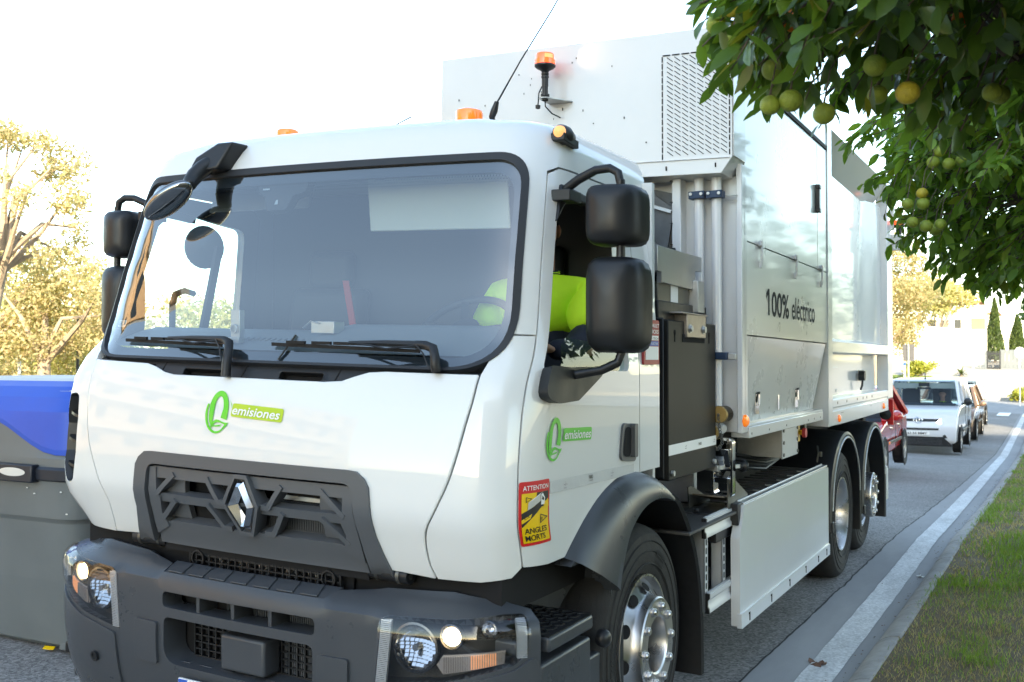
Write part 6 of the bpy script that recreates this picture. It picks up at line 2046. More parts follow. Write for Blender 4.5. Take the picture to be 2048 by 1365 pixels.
# palm-like fan bush
root = thing("palm_bush", "low spiky palm bush on the lawn before the white wall", "bush", (-3.4, 78.6, gh(-3.4, 78.6) + .15))
b = MB(); rg = random.Random(9)
for k in range(46):
    a = rg.uniform(0, 6.28); el = rg.uniform(.2, 1.3); L_ = rg.uniform(.55, .95)
    d = Vector((math.cos(a) * math.cos(el), math.sin(a) * math.cos(el), math.sin(el))); w_ = d.cross(Vector((0, 0, 1))).normalized() * .05
    p1 = d * L_ * .6; p2 = d * L_ + Vector((0, 0, -.18))
    b.add([(0, 0, .05), tuple(p1 + w_), tuple(p2), tuple(p1 - w_)], [(0, 1, 2, 3)])
b.build("fronds", CYP[1], root, recalc=False)
b = MB(); b.cyl((0, 0, -.1), (0, 0, .15), .1, .08, n=10); b.build("trunk", M['bark2'], root)


# ------------------------------------------------------------------ orange trees on the verge
def leaves_curved(P, D, size, seed, wid=.48):
    """real leaf shapes: four rows of three points, folded along the midrib; P bases, D directions"""
    rg_ = np.random.default_rng(seed); n = len(P)
    D = D / np.linalg.norm(D, axis=1)[:, None]
    up = np.tile([0, 0, 1.0], (n, 1)) + rg_.normal(size=(n, 3)) * .45
    Wd = np.cross(D, up); Wd /= np.linalg.norm(Wd, axis=1)[:, None] + 1e-9
    Nn = np.cross(Wd, D)
    L_ = size * rg_.uniform(.65, 1.25, n)
    bend = rg_.uniform(.05, .35, n); fold = rg_.uniform(.05, .30, n)
    rows = []
    for t, w in ((0, .06), (.22, .75), (.55, .95), (.82, .55), (1.0, .03)):
        mid = P + D * (L_ * t)[:, None] - Nn * (L_ * bend * t * t)[:, None]
        ww = (L_ * wid * .5 * w)[:, None]
        up_ = Nn * (L_ * wid * .5 * w * fold)[:, None]
        rows += [mid - Wd * ww + up_, mid, mid + Wd * ww + up_]
    V = np.stack(rows, 1).reshape(-1, 3)
    base = (np.arange(n) * 15)[:, None]
    q = []
    for r_ in range(4):
        for c in range(2):
            q.append([r_ * 3 + c, r_ * 3 + c + 1, (r_ + 1) * 3 + c + 1, (r_ + 1) * 3 + c])
    q = np.array(q).ravel()
    I = (base + q[None, :]).ravel()
    mi = np.repeat(rg_.choice(4, n, p=[.42, .30, .22, .06]), 8)
    return V, I, mi
ORL = [leafmat('orange leaf dark', (.080, .150, .025), rough=.38, tr=.36, coat=.25), leafmat('orange leaf mid', (.120, .21, .032), rough=.38, tr=.38, coat=.25), leafmat('orange leaf deep', (.058, .112, .021), rough=.38, tr=.32, coat=.25), leafmat('yellowing leaf', (.16, .17, .02), rough=.5, tr=.35)]
ORL_SKYLIT = [leafmat('skylit orange leaf', (.15, .27, .04), rough=.42, tr=.42, coat=.2), leafmat('pale skylit leaf', (.21, .34, .05), rough=.42, tr=.42, coat=.2), leafmat('deep skylit leaf', (.10, .19, .03), rough=.42, tr=.38, coat=.2), leafmat('lime skylit leaf', (.20, .26, .03), rough=.5, tr=.4)]  # brighter copy of the orange leaves, skylight put into the colour
M['orange_g'] = mat('green orange peel', (.27, .34, .04), .45, var=.3, vscale=12, bump=.25, bscale=260)
M['orange_y'] = mat('turning orange peel', (.46, .38, .035), .45, var=.25, vscale=12, bump=.25, bscale=260)
M['orange_o'] = mat('ripe orange peel', (.75, .20, .01), .45, var=.1, vscale=12, bump=.25, bscale=260)


def orange_tree(label, x, y, shape, twigs, per, leaf, seed, fruits, rfruit, mats=None):
    z0 = gh(2.2, y) + .07
    root = thing("orange_tree", label, "tree", (x, y, z0), group=None)
    rg_ = random.Random(seed); o = Vector((x, y, z0))
    t = MB(); P, D = [], []
    t.tube([(0, 0, 0), (.03, -.02, .7), (-.02, .03, 1.35), (.0, .0, 1.75)], [.13, .10, .095, .09], 12)
    k = 0; tries = 0
    while k < twigs and tries < twigs * 60:
        tries += 1
        p = shape(rg_)
        if p is None: continue
        k += 1
        p = Vector(p) - o
        out = Vector((p.x, p.y, 0)); out = out.normalized() if out.length > .01 else Vector((1, 0, 0))
        d = (out * .6 + Vector((rg_.uniform(-.5, .5), rg_.uniform(-.5, .5), rg_.uniform(-.9, .2)))).normalized()
        q = p + d * .22 + Vector((0, 0, -.05))
        if k % 3 == 0:
            s0 = Vector((0, 0, 1.65)); mid = s0 * .35 + p * .65 + Vector((0, 0, .35 + .2 * rg_.random()))
            t.tube([tuple(s0), tuple(s0 * .6 + mid * .4 + Vector((0, 0, .1))), tuple(mid), tuple(p), tuple(q)], [.022, .014, .009, .005, .002], 5, caps=False)
        else: t.tube([tuple(p - d * .12 + Vector((0, 0, .05))), tuple(p), tuple(q)], [.005, .004, .002], 5, caps=False)
        for i in range(per):
            f_ = i / per
            b0 = p + (q - p) * f_ + Vector((rg_.gauss(0, .012), rg_.gauss(0, .012), rg_.gauss(0, .012)))
            dd = d * .5 + Vector((rg_.gauss(0, .65), rg_.gauss(0, .65), rg_.gauss(-.42, .42)))
            P.append(tuple(b0)); D.append(tuple(dd))
    t.build("trunk", M['bark2'], root, recalc=False)
    V, I, mi = leaves_curved(np.array(P), np.array(D), leaf, seed)
    fast_mesh("crown", V, 4, I, mats or ORL, root, mi, smooth=True)
    for (fx, fy, fz, c) in fruits:
        b = MB(); r_ = rfruit * rg_.uniform(.92, 1.08)
        prof = [(0, -r_ * .96)] + [(r_ * 1.02 * math.cos(a_), r_ * .97 * math.sin(a_)) for a_ in np.linspace(-1.45, 1.45, 15)] + [(r_ * .05, r_ * .94), (0, r_ * .92)]
        ctr = Vector((fx, fy, fz)) - o
        b.lathe(prof, ctr, (rg_.uniform(-.2, .2), rg_.uniform(-.2, .2), 1), 22)
        fo_ = b.build("orange_fruit", M[c], root, sharp=80, merge=True)
        b = MB(); b.tube([tuple(ctr + Vector((0, 0, r_ * .9))), tuple(ctr + Vector((.004, 0, r_ + .02))), tuple(ctr + Vector((.015, .01, r_ + .09))), tuple(ctr + Vector((.05, .05, r_ + .17)))], [.004, .0025, .002, .002], 5)
        b.lathe([(0, .004), (.008, .002), (.006, -.001)], ctr + Vector((0, 0, r_ * .93)), (0, 0, 1), 6)
        b.build("fruit_stalk", M['bark2'], fo_)
    return root


def near_shape(rg_):
    x, y = rg_.uniform(1.95, 5.0), rg_.uniform(-1.1, 1.0)
    dx, dy = (x - 3.6) / 1.55, (y + .08) / .98
    r = dx * dx + dy * dy
    if r > 1: return None
    zb = 2.62 + .10 * mnoise.noise((x * 2.3, y * 2.3, 1.0)) + .20 * max(0, (.35 - (x - 2.1))) + .10 * max(0, x - 2.6)
    zt = 2.7 + 1.7 * math.sqrt(1 - r)
    z = zb + .06 + (zt - zb) * rg_.random() ** 2.0
    return (x, y, z)
orange_tree("orange tree with big dark leaves and large fruits hanging over the truck's rear body", 3.35, .40, near_shape, 1350, 12, .086, 71,
            [(2.382, -0.232, 2.546, 'orange_g'), (2.181, -0.313, 2.459, 'orange_g'), (2.128, -0.319, 2.452, 'orange_g'), (2.455, -0.169, 2.48, 'orange_y'), (2.177, -0.252, 2.69, 'orange_o'), (1.976, -0.302, 2.696, 'orange_g'), (2.033, -0.327, 2.646, 'orange_g'), (2.247, -0.21, 2.439, 'orange_g'), (2.032, -0.33, 2.727, 'orange_y'), (2.368, -0.091, 2.503, 'orange_g'), (2.411, -0.014, 2.6, 'orange_g'), (2.581, -0.04, 2.7, 'orange_o'), (2.659, 0.231, 2.542, 'orange_g'), (2.645, 0.111, 2.523, 'orange_g'), (2.113, -0.227, 2.572, 'orange_g')], .029)


def mid_shape(rg_):
    x, y, z = rg_.uniform(1.7, 5.2), rg_.uniform(2.4, 6.0), rg_.uniform(2.0, 4.8)
    dx, dy, dz = (x - 3.45) / 1.62, (y - 4.1) / 1.7, (z - 3.15) / (1.05 if z < 3.15 else 1.55)
    n_ = .16 * mnoise.noise((x * 1.7, y * 1.7, z * 1.7))
    r = math.sqrt(dx * dx + dy * dy + dz * dz) + n_
    if r > 1 or (r < .65 and rg_.random() < .85) or (x > 3.6 and y > 3.6): return None
    return (x, y, z)
fr = [(2.252, 2.892, 2.894, 'orange_g'), (2.294, 2.916, 2.827, 'orange_g'), (2.352, 3.002, 2.856, 'orange_g'), (2.219, 2.876, 2.835, 'orange_g'), (2.171, 2.798, 2.661, 'orange_y'), (2.188, 2.81, 2.486, 'orange_g'), (2.256, 2.846, 2.496, 'orange_g'), (2.102, 2.763, 2.605, 'orange_g'), (2.175, 2.801, 2.605, 'orange_g'), (2.22, 2.94, 2.48, 'orange_g'), (2.427, 3.155, 2.85, 'orange_g'), (2.479, 3.286, 3.273, 'orange_g'), (2.125, 2.777, 2.507, 'orange_g')]
orange_tree("second orange tree down the verge, leaves coloured as if skylit, with many small green fruits", 3.45, 4.1, mid_shape, 1900, 12, .096, 72, fr, .032, ORL_SKYLIT)


def far_shape(cx_, cy_):
    def f(rg_):
        x, y, z = rg_.uniform(cx_ - 1.7, cx_ + 1.7), rg_.uniform(cy_ - 1.7, cy_ + 1.7), rg_.uniform(1.6, 4.4)
        r = math.sqrt(((x - cx_) / 1.5) ** 2 + ((y - cy_) / 1.6) ** 2 + ((z - 2.9) / 1.2) ** 2) + .2 * mnoise.noise((x * 1.5, y * 1.5, z * 1.5))
        return None if r > 1 else (x, y, z)
    return f
orange_tree("third orange tree along the verge, small and dark beyond the fruit-laden pair", 3.75, 12.4, far_shape(3.75, 12.4), 420, 10, .11, 73, [], .036)
orange_tree("fourth orange tree along the verge, mostly hidden behind the other orange trees", 4.2, 18.5, far_shape(4.2, 18.5), 360, 9, .12, 74, [], .036)
# ------------------------------------------------------------------ buildings
M['wall_w'] = mat('white render wall', (.78, .74, .66), .9, var=.05, vscale=.6)
M['wall_b'] = mat('beige render wall', (.55, .45, .34), .9, var=.08, vscale=.6)
M['wall_r'] = mat('brick brown wall', (.42, .22, .12), .9, var=.1, vscale=1)
M['tile'] = mat('roof tiles', (.36, .20, .12), .85, var=.2, vscale=3)
M['winglass'] = mat('dark window glass', (.03, .035, .04), .08)
M['concrete'] = mat('grey concrete', (.33, .34, .35), .85, var=.08, vscale=1.5)


def facade(bd, x0, x1, y, z0, z1, nx, nz, w, h, side=-1, vert=False):
    """rows of windows on a facade facing -y (or +x when vert)"""
    for i in range(nx):
        for j in range(nz):
            cx_ = x0 + (x1 - x0) * (i + .5) / nx; cz = z0 + (z1 - z0) * (j + .5) / nz
            b = MB()
            if vert:
                b.bx(y - .05, y + .05, cx_ - w / 2 - .06, cx_ + w / 2 + .06, cz - h / 2 - .06, cz + h / 2 + .06, 0); b.bx(y + .05, y + .06, cx_ - w / 2, cx_ + w / 2, cz - h / 2, cz + h / 2, 1)
            else:
                b.bx(cx_ - w / 2 - .06, cx_ + w / 2 + .06, y + .05 * side - .04, y + .04, cz - h / 2 - .06, cz + h / 2 + .06, 0); b.bx(cx_ - w / 2, cx_ + w / 2, y + side * .1, y + side * .09 + .003, cz - h / 2, cz + h / 2, 1)
            b.build("window", [M['wall_w'], M['winglass']], bd)


bd = thing("white_house", "low white house with a flat roof behind the white van", "house", (-6.4, 95, .6))
b = MB(); b.prism([(-4.2, -.6), (3.3, -.6), (3.3, 3.75), (1.2, 3.75), (1.2, 4.05), (-2.2, 4.3), (-4.2, 4.1)], 'y', 0, 6)
b.bx(3.3, 4.0, .5, 5, -.6, 1.7); b.build("wall", M['wall_w'], bd, bevel=.02)
b = MB(); b.bx(1.1, 3.42, -.12, 6.1, 3.75, 3.85); b.bx(2.2, 4.2, -.5, 5.2, 1.7, 1.85); b.build("roof", M['concrete'], bd)
facade(bd, -4, -.5, 0, .7, 2.4, 2, 1, .5, .9)
bd = thing("terrace_house", "beige terraced house with a brown roof line, high on the hill behind the white house", "house", (-6.5, 138, 3.0))
b = MB(); b.bx(-8, 2.6, 0, 8, -4, 4.6); b.bx(-8, 5.5, -2, 0, -4, 2.2); b.build("wall", M['wall_w'], bd, bevel=.02)
b = MB(); b.bx(-8.3, 1.0, -.5, 8.2, 6.1, 6.3); b.bx(1.6, 3.0, -.6, 8, 4.6, 4.8); b.build("roof", M['tile'], bd)
b = MB(); b.bx(-.2, 1.4, -.08, -.02, 2.4, 4.1); b.build("brick_panel", M['wall_r'], bd)
b = MB()
for k in range(6): b.bx(-8 + 1.7 * k, -7.8 + 1.7 * k, -.2, 0, 4.6, 6.1)
b.build("terrace_post", M['wall_b'], bd)
facade(bd, -7, -1, 0, 2.4, 4.4, 4, 1, .8, 1.1)
b = MB(); b.bx(-3.2, 2.6, 86.2, 86.45, 1.0, 1.45); o = b.build("garden_wall", M['concrete'], None); tag(o, "low pale wall under the slatted gate and grey fence", "wall")
b = MB(); b.bx(-16, -2.2, 88.0, 88.3, 1.0, 4.3); b.bx(-16, -4.0, 87.5, 88.0, 1, 3.6); o = b.build("boundary_wall", M['wall_w'], None, bevel=.02); tag(o, "long bright white boundary wall behind the lawn and the van", "wall")
# slatted gate, dark-bar gate, grey board fence
def slats(name, label, x0, x1, y, z0, z1, n, w, m, cat):
    root = thing(name, label, cat, (x0, y, z0))
    b = MB()
    for k in range(n):
        xx = (x1 - x0) * (k + .5) / n; b.bx(xx - w / 2, xx + w / 2, 0, .04, 0, z1 - z0)
    b.build("slat_panel", m, root)
    b = MB(); b.bx(0, x1 - x0, .04, .09, .15, .25); b.bx(0, x1 - x0, .04, .09, z1 - z0 - .25, z1 - z0 - .15); b.bx(-.06, .02, -.02, .1, 0, z1 - z0 + .05); b.bx(x1 - x0 - .02, x1 - x0 + .06, -.02, .1, 0, z1 - z0 + .05)
    b.build("gate_frame", m, root)
    return root
M['fence_shade'] = mat('shaded grey fence', (.13, .15, .165), .6, var=.06)  # darker than the fence itself: shade is put into the grey
M['fence_d'] = mat('dark gate paint', (.02, .024, .03), .5)
slats("slatted_gate", "pale grey slatted gate between the lamp post and the dark barred gate", -2.95, -2.1, 84.4, .95, 2.5, 7, .07, M['fence_shade'], "gate")
slats("barred_gate", "dark gate of upright bars below the tall cypress", -2.0, -1.12, 84.9, 1.02, 2.52, 9, .05, M['fence_d'], "gate")
r_ = slats("board_fence", "grey board fence running on from the dark barred gate", -1.05, 4.5, 85.3, 1.05, 2.62, 20, .26, M['fence_shade'], "fence")
root = thing("railing", "white garden railing on the lawn edge", "fence", (-6.2, 78.4, 1.05))
b = MB()
for k in range(22): b.bx(.1 * k, .1 * k + .03, .04 * k, .04 * k + .03, .0, .72)
b.build("baluster", M['vwhite'], root)
b = MB(); b.bar((0, .01, .70), (2.2, .9, .74), .04); b.bar((0, .01, .1), (2.2, .9, .12), .04); b.build("rail", M['vwhite'], root)
# traffic sign seen from behind, bus-stop style pole next to it, lamp post, sign post
root = thing("traffic_sign", "grey back of a square traffic sign on a post above the white van's roof", "sign", (-2.04, 37.3, gh(-2, 37.3)))
b = MB(); b.cyl((0, 0, 0), (0, 0, 2.95), .03, n=10); b.build("post", M['galv'], root)
b = MB(); b.prism(rrect(-.2, .2, 2.32, 2.93, .03), 'y', .04, .055); b.bx(-.18, .18, .025, .04, 2.45, 2.49); b.bx(-.18, .18, .025, .04, 2.76, 2.80); b.build("sign_plate", mat('shaded plate back', (.085, .085, .09), .6), root, bevel=.003)  # plate colour darkened as if its back were in shade
root = thing("sign_post", "short white post with small coloured stickers beside the grey sign back", "post", (-2.32, 38.5, gh(-2.3, 38.5)))
b = MB(); b.cyl((0, 0, 0), (0, 0, 2.62), .035, n=10); b.lathe([(.035, 0), (.06, .0), (.06, .03), (.035, .05)], (0, 0, 0), (0, 0, 1), 12); b.build("post", M['vwhite'], root)
b = MB(); b.bx(-.05, .05, -.05, -.04, 2.30, 2.42, 0); b.bx(-.05, .05, -.05, -.04, 2.15, 2.26, 1); b.build("sticker", [M['vyellow'], M['vblue']], root)
root = thing("lamp_post", "thin white lamp post between the white house and the slatted gate", "lamp post", (-1.52, 62.4, gh(-1.5, 62.4)))
b = MB(); b.cyl((0, 0, 0), (0, 0, 3.3), .06, .05, n=12); b.cyl((0, 0, 0), (0, 0, .3), .09, .08, n=12); b.build("post", M['vwhite'], root)
b = MB(); b.lathe([(.05, 0), (.12, .08), (.12, .16), (.03, .22), (0, .22)], (0, 0, 3.28), (0, 0, 1), 14); b.build("lamp_head", M['vwhite'], root)
root = thing("round_sign", "round road sign on a thin pole seen edge-on near the yellow bush", "sign", (1.02, 58.2, gh(1.0, 58.2)))
b = MB(); b.cyl((0, 0, 0), (0, 0, 3.1), .035, n=10); b.build("post", M['vwhite'], root)
b = MB(); b.cyl((0, -.05, 2.85), (.012, -.065, 2.85), .30, n=28); b.build("sign_plate", M['vwhite'], root)
for k, (x, y) in enumerate([(-1.0, 65.9), (-.35, 65.9)]):
    b = MB(); b.cyl((0, 0, 0), (0, 0, .75), .045, n=10); b.lathe([(.045, 0), (.05, .03), (0, .07)], (0, 0, .75), (0, 0, 1), 12)
    o = b.build("bollard", M['concrete'], None); o.location = (x, y, gh(x, y) + .1); tag(o, ["thin bollard on the far kerb, nearer the lamp post", "thin bollard on the far kerb, nearer the round sign"][k], "bollard", "bollards on the far kerb")

# buildings across the street, behind the photographer: they keep the truck in shade and show in its paint
def block(label, cx_, cy_, hl, dep, h, ang, m):
    root = thing("apartment_block", label, "building", (cx_, cy_, 0), R(ang))
    b = MB(); b.bx(-hl, hl, -dep, 0, -1, h); b.build("wall", m, root)
    b = MB(); b.bx(-hl - .3, hl + .3, -dep - .3, .3, h, h + .35); b.build("roof", M['concrete'], root)
    nx, nz = int(hl * 2 / 3.2), int(h / 3.1)
    b = MB()
    for i in range(nx):
        for j in range(nz):
            x = -hl + 2 * hl * (i + .5) / nx; z = h * (j + .55) / nz
            b.bx(x - .65, x + .65, 0, .04, z - .7, z + .7)
    b.build("window", M['winglass'], root)
    b = MB()
    for j in range(1, nz): b.bx(-hl * .9, hl * .9, 0, 1.1, h * j / nz - .1, h * j / nz + .05)
    b.build("balcony", M['wall_w'], root)
BA = -SUN_AZ + 0
block("pale apartment block across the street, mirrored in the paint, whose shadow covers the truck", 16 + .88 * 6.3, -27 + .47 * 6.3, 12.3, 9, 18.8, SUN_AZ, M['wall_b'])
block("taller apartment block further along the street whose shadow covers the crosswalk", 16 + .88 * 22.5, -27 + .47 * 22.5, 4.6, 9, 27.5, SUN_AZ, M['wall_b'])
block("sunlit low block across the junction, mirrored pink in the truck's front panel", -25, -24, 18, 9, 14.5, -88, mat('pink render', (.66, .44, .26), .9, var=.1, vscale=.5))

# ------------------------------------------------------------------ paper bin on the left
M['bin_g'] = mat('grey bin plastic', (.125, .142, .148), .42, var=.12, vscale=2.5, rvar=.08, bump=.04, bscale=300)
M['bin_b'] = mat('blue bin lid', (.025, .085, .50), .40, var=.08, vscale=3, rvar=.06)
BNX, BNY = -2.87, 1.53
bz = gh(BNX, .8)
root = thing("recycling_bin", "big grey recycling bin with a blue lid standing beside the truck's bumper", "waste container", (BNX, BNY, bz))
def binsec(hx, hy, r_, n=6):
    P = rrect(-hx, hx, -hy, hy, r_, n); out = []
    for i, p in enumerate(P):
        out.append(p); q = P[(i + 1) % len(P)]
        if i % (n + 1) == n: out += [(p[0] + (q[0] - p[0]) * k / 14, p[1] + (q[1] - p[1]) * k / 14) for k in range(1, 14)]
    return out
def loft(b, secs, mi=0, cap0=False, cap1=False):
    rows = [[(p[0], p[1], z if not callable(z) else z(p[0], p[1])) for p in binsec(hx, hy, r_)] for (hx, hy, r_, z) in secs]
    n = len(rows[0]); o = len(b.v)
    for a, c in zip(rows, rows[1:]): b.strip(a, c, mi, close=True)
    if cap0: b.add(rows[0], [tuple(reversed(range(n)))], mi)
    if cap1: b.add(rows[-1], [tuple(range(n))], mi)
b = MB()
lidz = lambda x, y: 1.105 + .40 * (.5 - .5 * math.cos(min(1, max(0, (.92 - x - .12) / .9)) * math.pi)) * (1 if True else 0)
def low_edge(x, y):
    q = max(0.0, min(1.0, (.72 - abs(x)) / .62))      # the lid drops at both ends
    return 1.12 + .20 * q * q * (3 - 2 * q)
loft(b, [(.76, .52, .17, .0), (.80, .56, .18, .03), (.845, .615, .18, .40), (.875, .65, .18, .735), (.882, .658, .18, .75), (.895, .668, .18, .765), (.905, .68, .18, .95), (.91, .685, .18, 1.0), (.905, .68, .18, 1.10), (.895, .665, .18, low_edge)], cap0=True)
b.build("body", M['bin_g'], root, sharp=45)
b = MB()
loft(b, [(.900, .672, .18, low_edge), (.905, .675, .19, lambda x, y: low_edge(x, y) + .03), (.90, .66, .20, lambda x, y: max(1.36, low_edge(x, y) + .06)), (.885, .62, .22, 1.44), (.86, .56, .24, 1.50), (.82, .50, .26, 1.53)], cap1=True)
b.build("lid", M['bin_b'], root, sharp=80)
b = MB(); loft(b, [(.87, .585, .22, 1.475), (.88, .50, .24, 1.525), (.84, .44, .22, 1.545), (.4, .2, .15, 1.552)], cap0=True, cap1=True)
b.build("lid_rim", mat('pale bin rim', (.50, .51, .50), .45, var=.1, vscale=4), root)
b = MB(); loft(b, [(.912, .69, .18, .975), (.925, .705, .19, .985), (.928, .708, .19, 1.04), (.915, .692, .18, 1.055)])
for sx_ in (-.35, .40):
    b.bx(sx_ - .17, sx_ + .20, -.735, -.68, .965, 1.065)
bb = b.build("grip_band", mat('dark blue grip', (.018, .022, .032), .4), root, bevel=.008)
b = MB()
for sx_ in (.44,): b.add([(sx_ + .11 * math.cos(t) * (1.0), -.7375, 1.022 + .024 * math.sin(t)) for t in np.linspace(0, 2 * math.pi, 40, endpoint=False)], [tuple(range(40))])
b.build("reflector", mat('pale reflector', (.62, .60, .56), .5), bb, recalc=False)
b = MB()
b.prism([(.62, -.56), (.80, -.56), (.86, -.46), (.86, .0), (.62, .0)], 'z', -.0, .05, 0); b.bx(.70, .84, -.585, -.50, .005, .065, 1)
b.build("foot", [M['bin_g'], M['black']], root, bevel=.008)
b = MB()
for (x, z) in ((.50, .93), (.56, .90), (.78, .92), (.82, .80)):
    b.obx((x, -.684 + (.93 - z) * .05, z), (.006, 0, 0), (0, .002, 0), (0, 0, .003))
b.build("scuff", M['vwhite'], root)
b = MB(); b.obx((.55, -.57, .006), (.035, .008, 0), (-.006, .012, .004), (0, 0, .002)); b.build("stuck_leaf", M['vyellow'], root)


# ------------------------------------------------------------------ cars behind the truck
M['car_w'] = mat('white car paint', (.66, .67, .69), .3, coat=1.0)
M['car_r'] = mat('red car paint', (.50, .012, .010), .3, coat=1.0)
M['car_b'] = mat('brown car paint', (.20, .13, .085), .3, metal=.4, coat=1.0)
M['carglass'] = glass_mat('car glass', (.55, .62, .66))
M['carint'] = mat('car interior', (.05, .055, .065), .7)
M['hl_on'] = mat('lit headlamp', (1, .95, .85), .2, emit=(1.0, .86, .66), estr=2.2)


def hull(b, pts, mi=0):
    """profile points (y, z, half width): closed shell, left and right sides"""
    n = len(pts)
    v = [(-w, y, z) for y, z, w in pts] + [(w, y, z) for y, z, w in pts]
    f = [(i, (i + 1) % n, n + (i + 1) % n, n + i) for i in range(n)] + [tuple(range(n)), tuple(range(2 * n - 1, n - 1, -1))]
    b.add(v, f, mi)


def car_wheel(root, x, y, r_, side):
    w = thing("wheel", None, None); w.parent = root; w.location = (x, y, r_)
    b = MB(); b.lathe([(r_ * .66, -.01), (r_ * .92, .0), (r_, -.03), (r_, -.18), (r_ * .9, -.2), (r_ * .6, -.2)], (0, 0, 0), (side, 0, 0), 32); b.build("tyre", M['rubber'], w)
    b = MB(); b.lathe([(r_ * .66, -.005), (r_ * .62, -.03), (r_ * .3, -.02), (r_ * .1, .0), (0, .0)], (0, 0, 0), (side, 0, 0), 24)
    for k in range(10):
        a = 2 * math.pi * k / 10; b.bar((side * -.012, math.cos(a) * r_ * .15, math.sin(a) * r_ * .15), (side * -.01, math.cos(a) * r_ * .62, math.sin(a) * r_ * .62), .02)
    b.build("rim", M['alu'], w)


def car(name, label, x, y, L_, hw, paint, prof, roof, wb, wr, group, rz=0.0, glass_y=None):
    """prof: lower body outline (y, z, hw); roof: cowl, header, rear header, tail points (y, z, hw)"""
    root = thing(name, label, "car" if name != "parked_van" else "van", (x, y, gh(x, y)), rz, group)
    b = MB(); hull(b, prof); b.build("body", paint, root, bevel=.06, seg=4, sharp=60)
    cw, hd, rh, tl = roof
    b = MB()
    hull(b, [(hd[0] - .04, hd[1] - .03, hd[2] - .02), (hd[0] + .1, hd[1] + .03, hd[2]), ((hd[0] + rh[0]) / 2, max(hd[1], rh[1]) + .045, hd[2]), (rh[0], rh[1] + .02, rh[2]), (rh[0] + .03, rh[1] - .03, rh[2])])
    b.build("roof", paint, root, bevel=.03, seg=3)
    mids = [.36, .70]
    for s in (-1, 1):
        b = MB()
        pA, pB = Vector((s * cw[2], cw[0], cw[1])), Vector((s * (hd[2] - .02), hd[0], hd[1]))
        b.bar(pA, pB, .07, .07)
        pC, pD = Vector((s * tl[2], tl[0], tl[1])), Vector((s * (rh[2] - .02), rh[0], rh[1])); b.bar(pC, pD, .16, .07)
        for q in mids:
            yb = cw[0] + (tl[0] - cw[0]) * q; yt = hd[0] + (rh[0] - hd[0]) * max(0, (q - .12)) / .88
            b.bar((s * (cw[2] + .0), yb, cw[1]), (s * (hd[2] - .02), yt + .05, hd[1] - .01), .06, .07)
        b.bar(pB, pD, .05, .06)
        b.build("pillar", paint, root)
    g = MB(); k = .97
    g.add([(-cw[2] * k, cw[0] + .01, cw[1]), (cw[2] * k, cw[0] + .01, cw[1]), (hd[2] * .97, hd[0], hd[1]), (-hd[2] * .97, hd[0], hd[1])], [(0, 1, 2, 3)]); g.build("windscreen", M['carglass'], root)
    for s in (-1, 1):
        g = MB(); g.add([(s * cw[2] * .985, cw[0] + .05, cw[1]), (s * tl[2] * .985, tl[0], tl[1]), (s * rh[2] * .985, rh[0], rh[1]), (s * hd[2] * .985, hd[0] + .05, hd[1])], [(0, 1, 2, 3)]); g.build("side_window", M['carglass'], root)
    g = MB(); g.add([(-tl[2] * k, tl[0], tl[1]), (tl[2] * k, tl[0], tl[1]), (rh[2] * .97, rh[0], rh[1]), (-rh[2] * .97, rh[0], rh[1])], [(0, 1, 2, 3)]); g.build("rear_window", M['carglass'], root)
    i_ = MB(); zt = cw[1]
    i_.bx(-hw * .85, hw * .85, cw[0] + .05, cw[0] + .5, zt - .05, zt + .04)
    for sx_ in (-.38, .38):
        i_.bx(sx_ - .22, sx_ + .22, cw[0] + 1.15, cw[0] + 1.30, zt - .2, zt + .38); i_.bx(sx_ - .12, sx_ + .12, cw[0] + 1.18, cw[0] + 1.28, zt + .38, zt + .55)
    i_.build("interior", M['carint'], root, bevel=.03)
    for s in (-1, 1):
        for yy in (wb[0], wb[1]): car_wheel(root, s * (hw - .0), yy, wr, s)
        m = MB(); m.lathe([(0, -.09), (.07, -.07), (.10, .0), (.09, .06), (0, .07)], (s * (hw + .14), cw[0] + .22, cw[1] + .10), (s * .1, 1, 0), 16); m.bar((s * (hw - .05), cw[0] + .25, cw[1] + .02), (s * (hw + .1), cw[0] + .23, cw[1] + .06), .05)
        m.build("wing_mirror", M['black'] if name == "parked_van" else paint, root)
        for yy in (wb[0], wb[1]):
            a = MB(); a.lathe([(wr * 1.18, .005), (wr * 1.1, .02), (wr * .9, .008)], (s * (hw - .012), yy, wr * 1.05), (s, 0, 0), 28)
            a.build("wheel_well", M['blackm'], root)
        d = MB()
        for q in (.40, .72):
            yy = cw[0] + (tl[0] - cw[0]) * q; d.bx(s * hw - .002 * s - .004, s * hw - .002 * s + .004, yy - .004, yy + .004, .35, cw[1])
        d.bx(s * hw - .012, s * hw + .012, wb[0] + .55, wb[1] - .5, .50, .55)
        d.build("door_trim", M['black'], root)
    return root


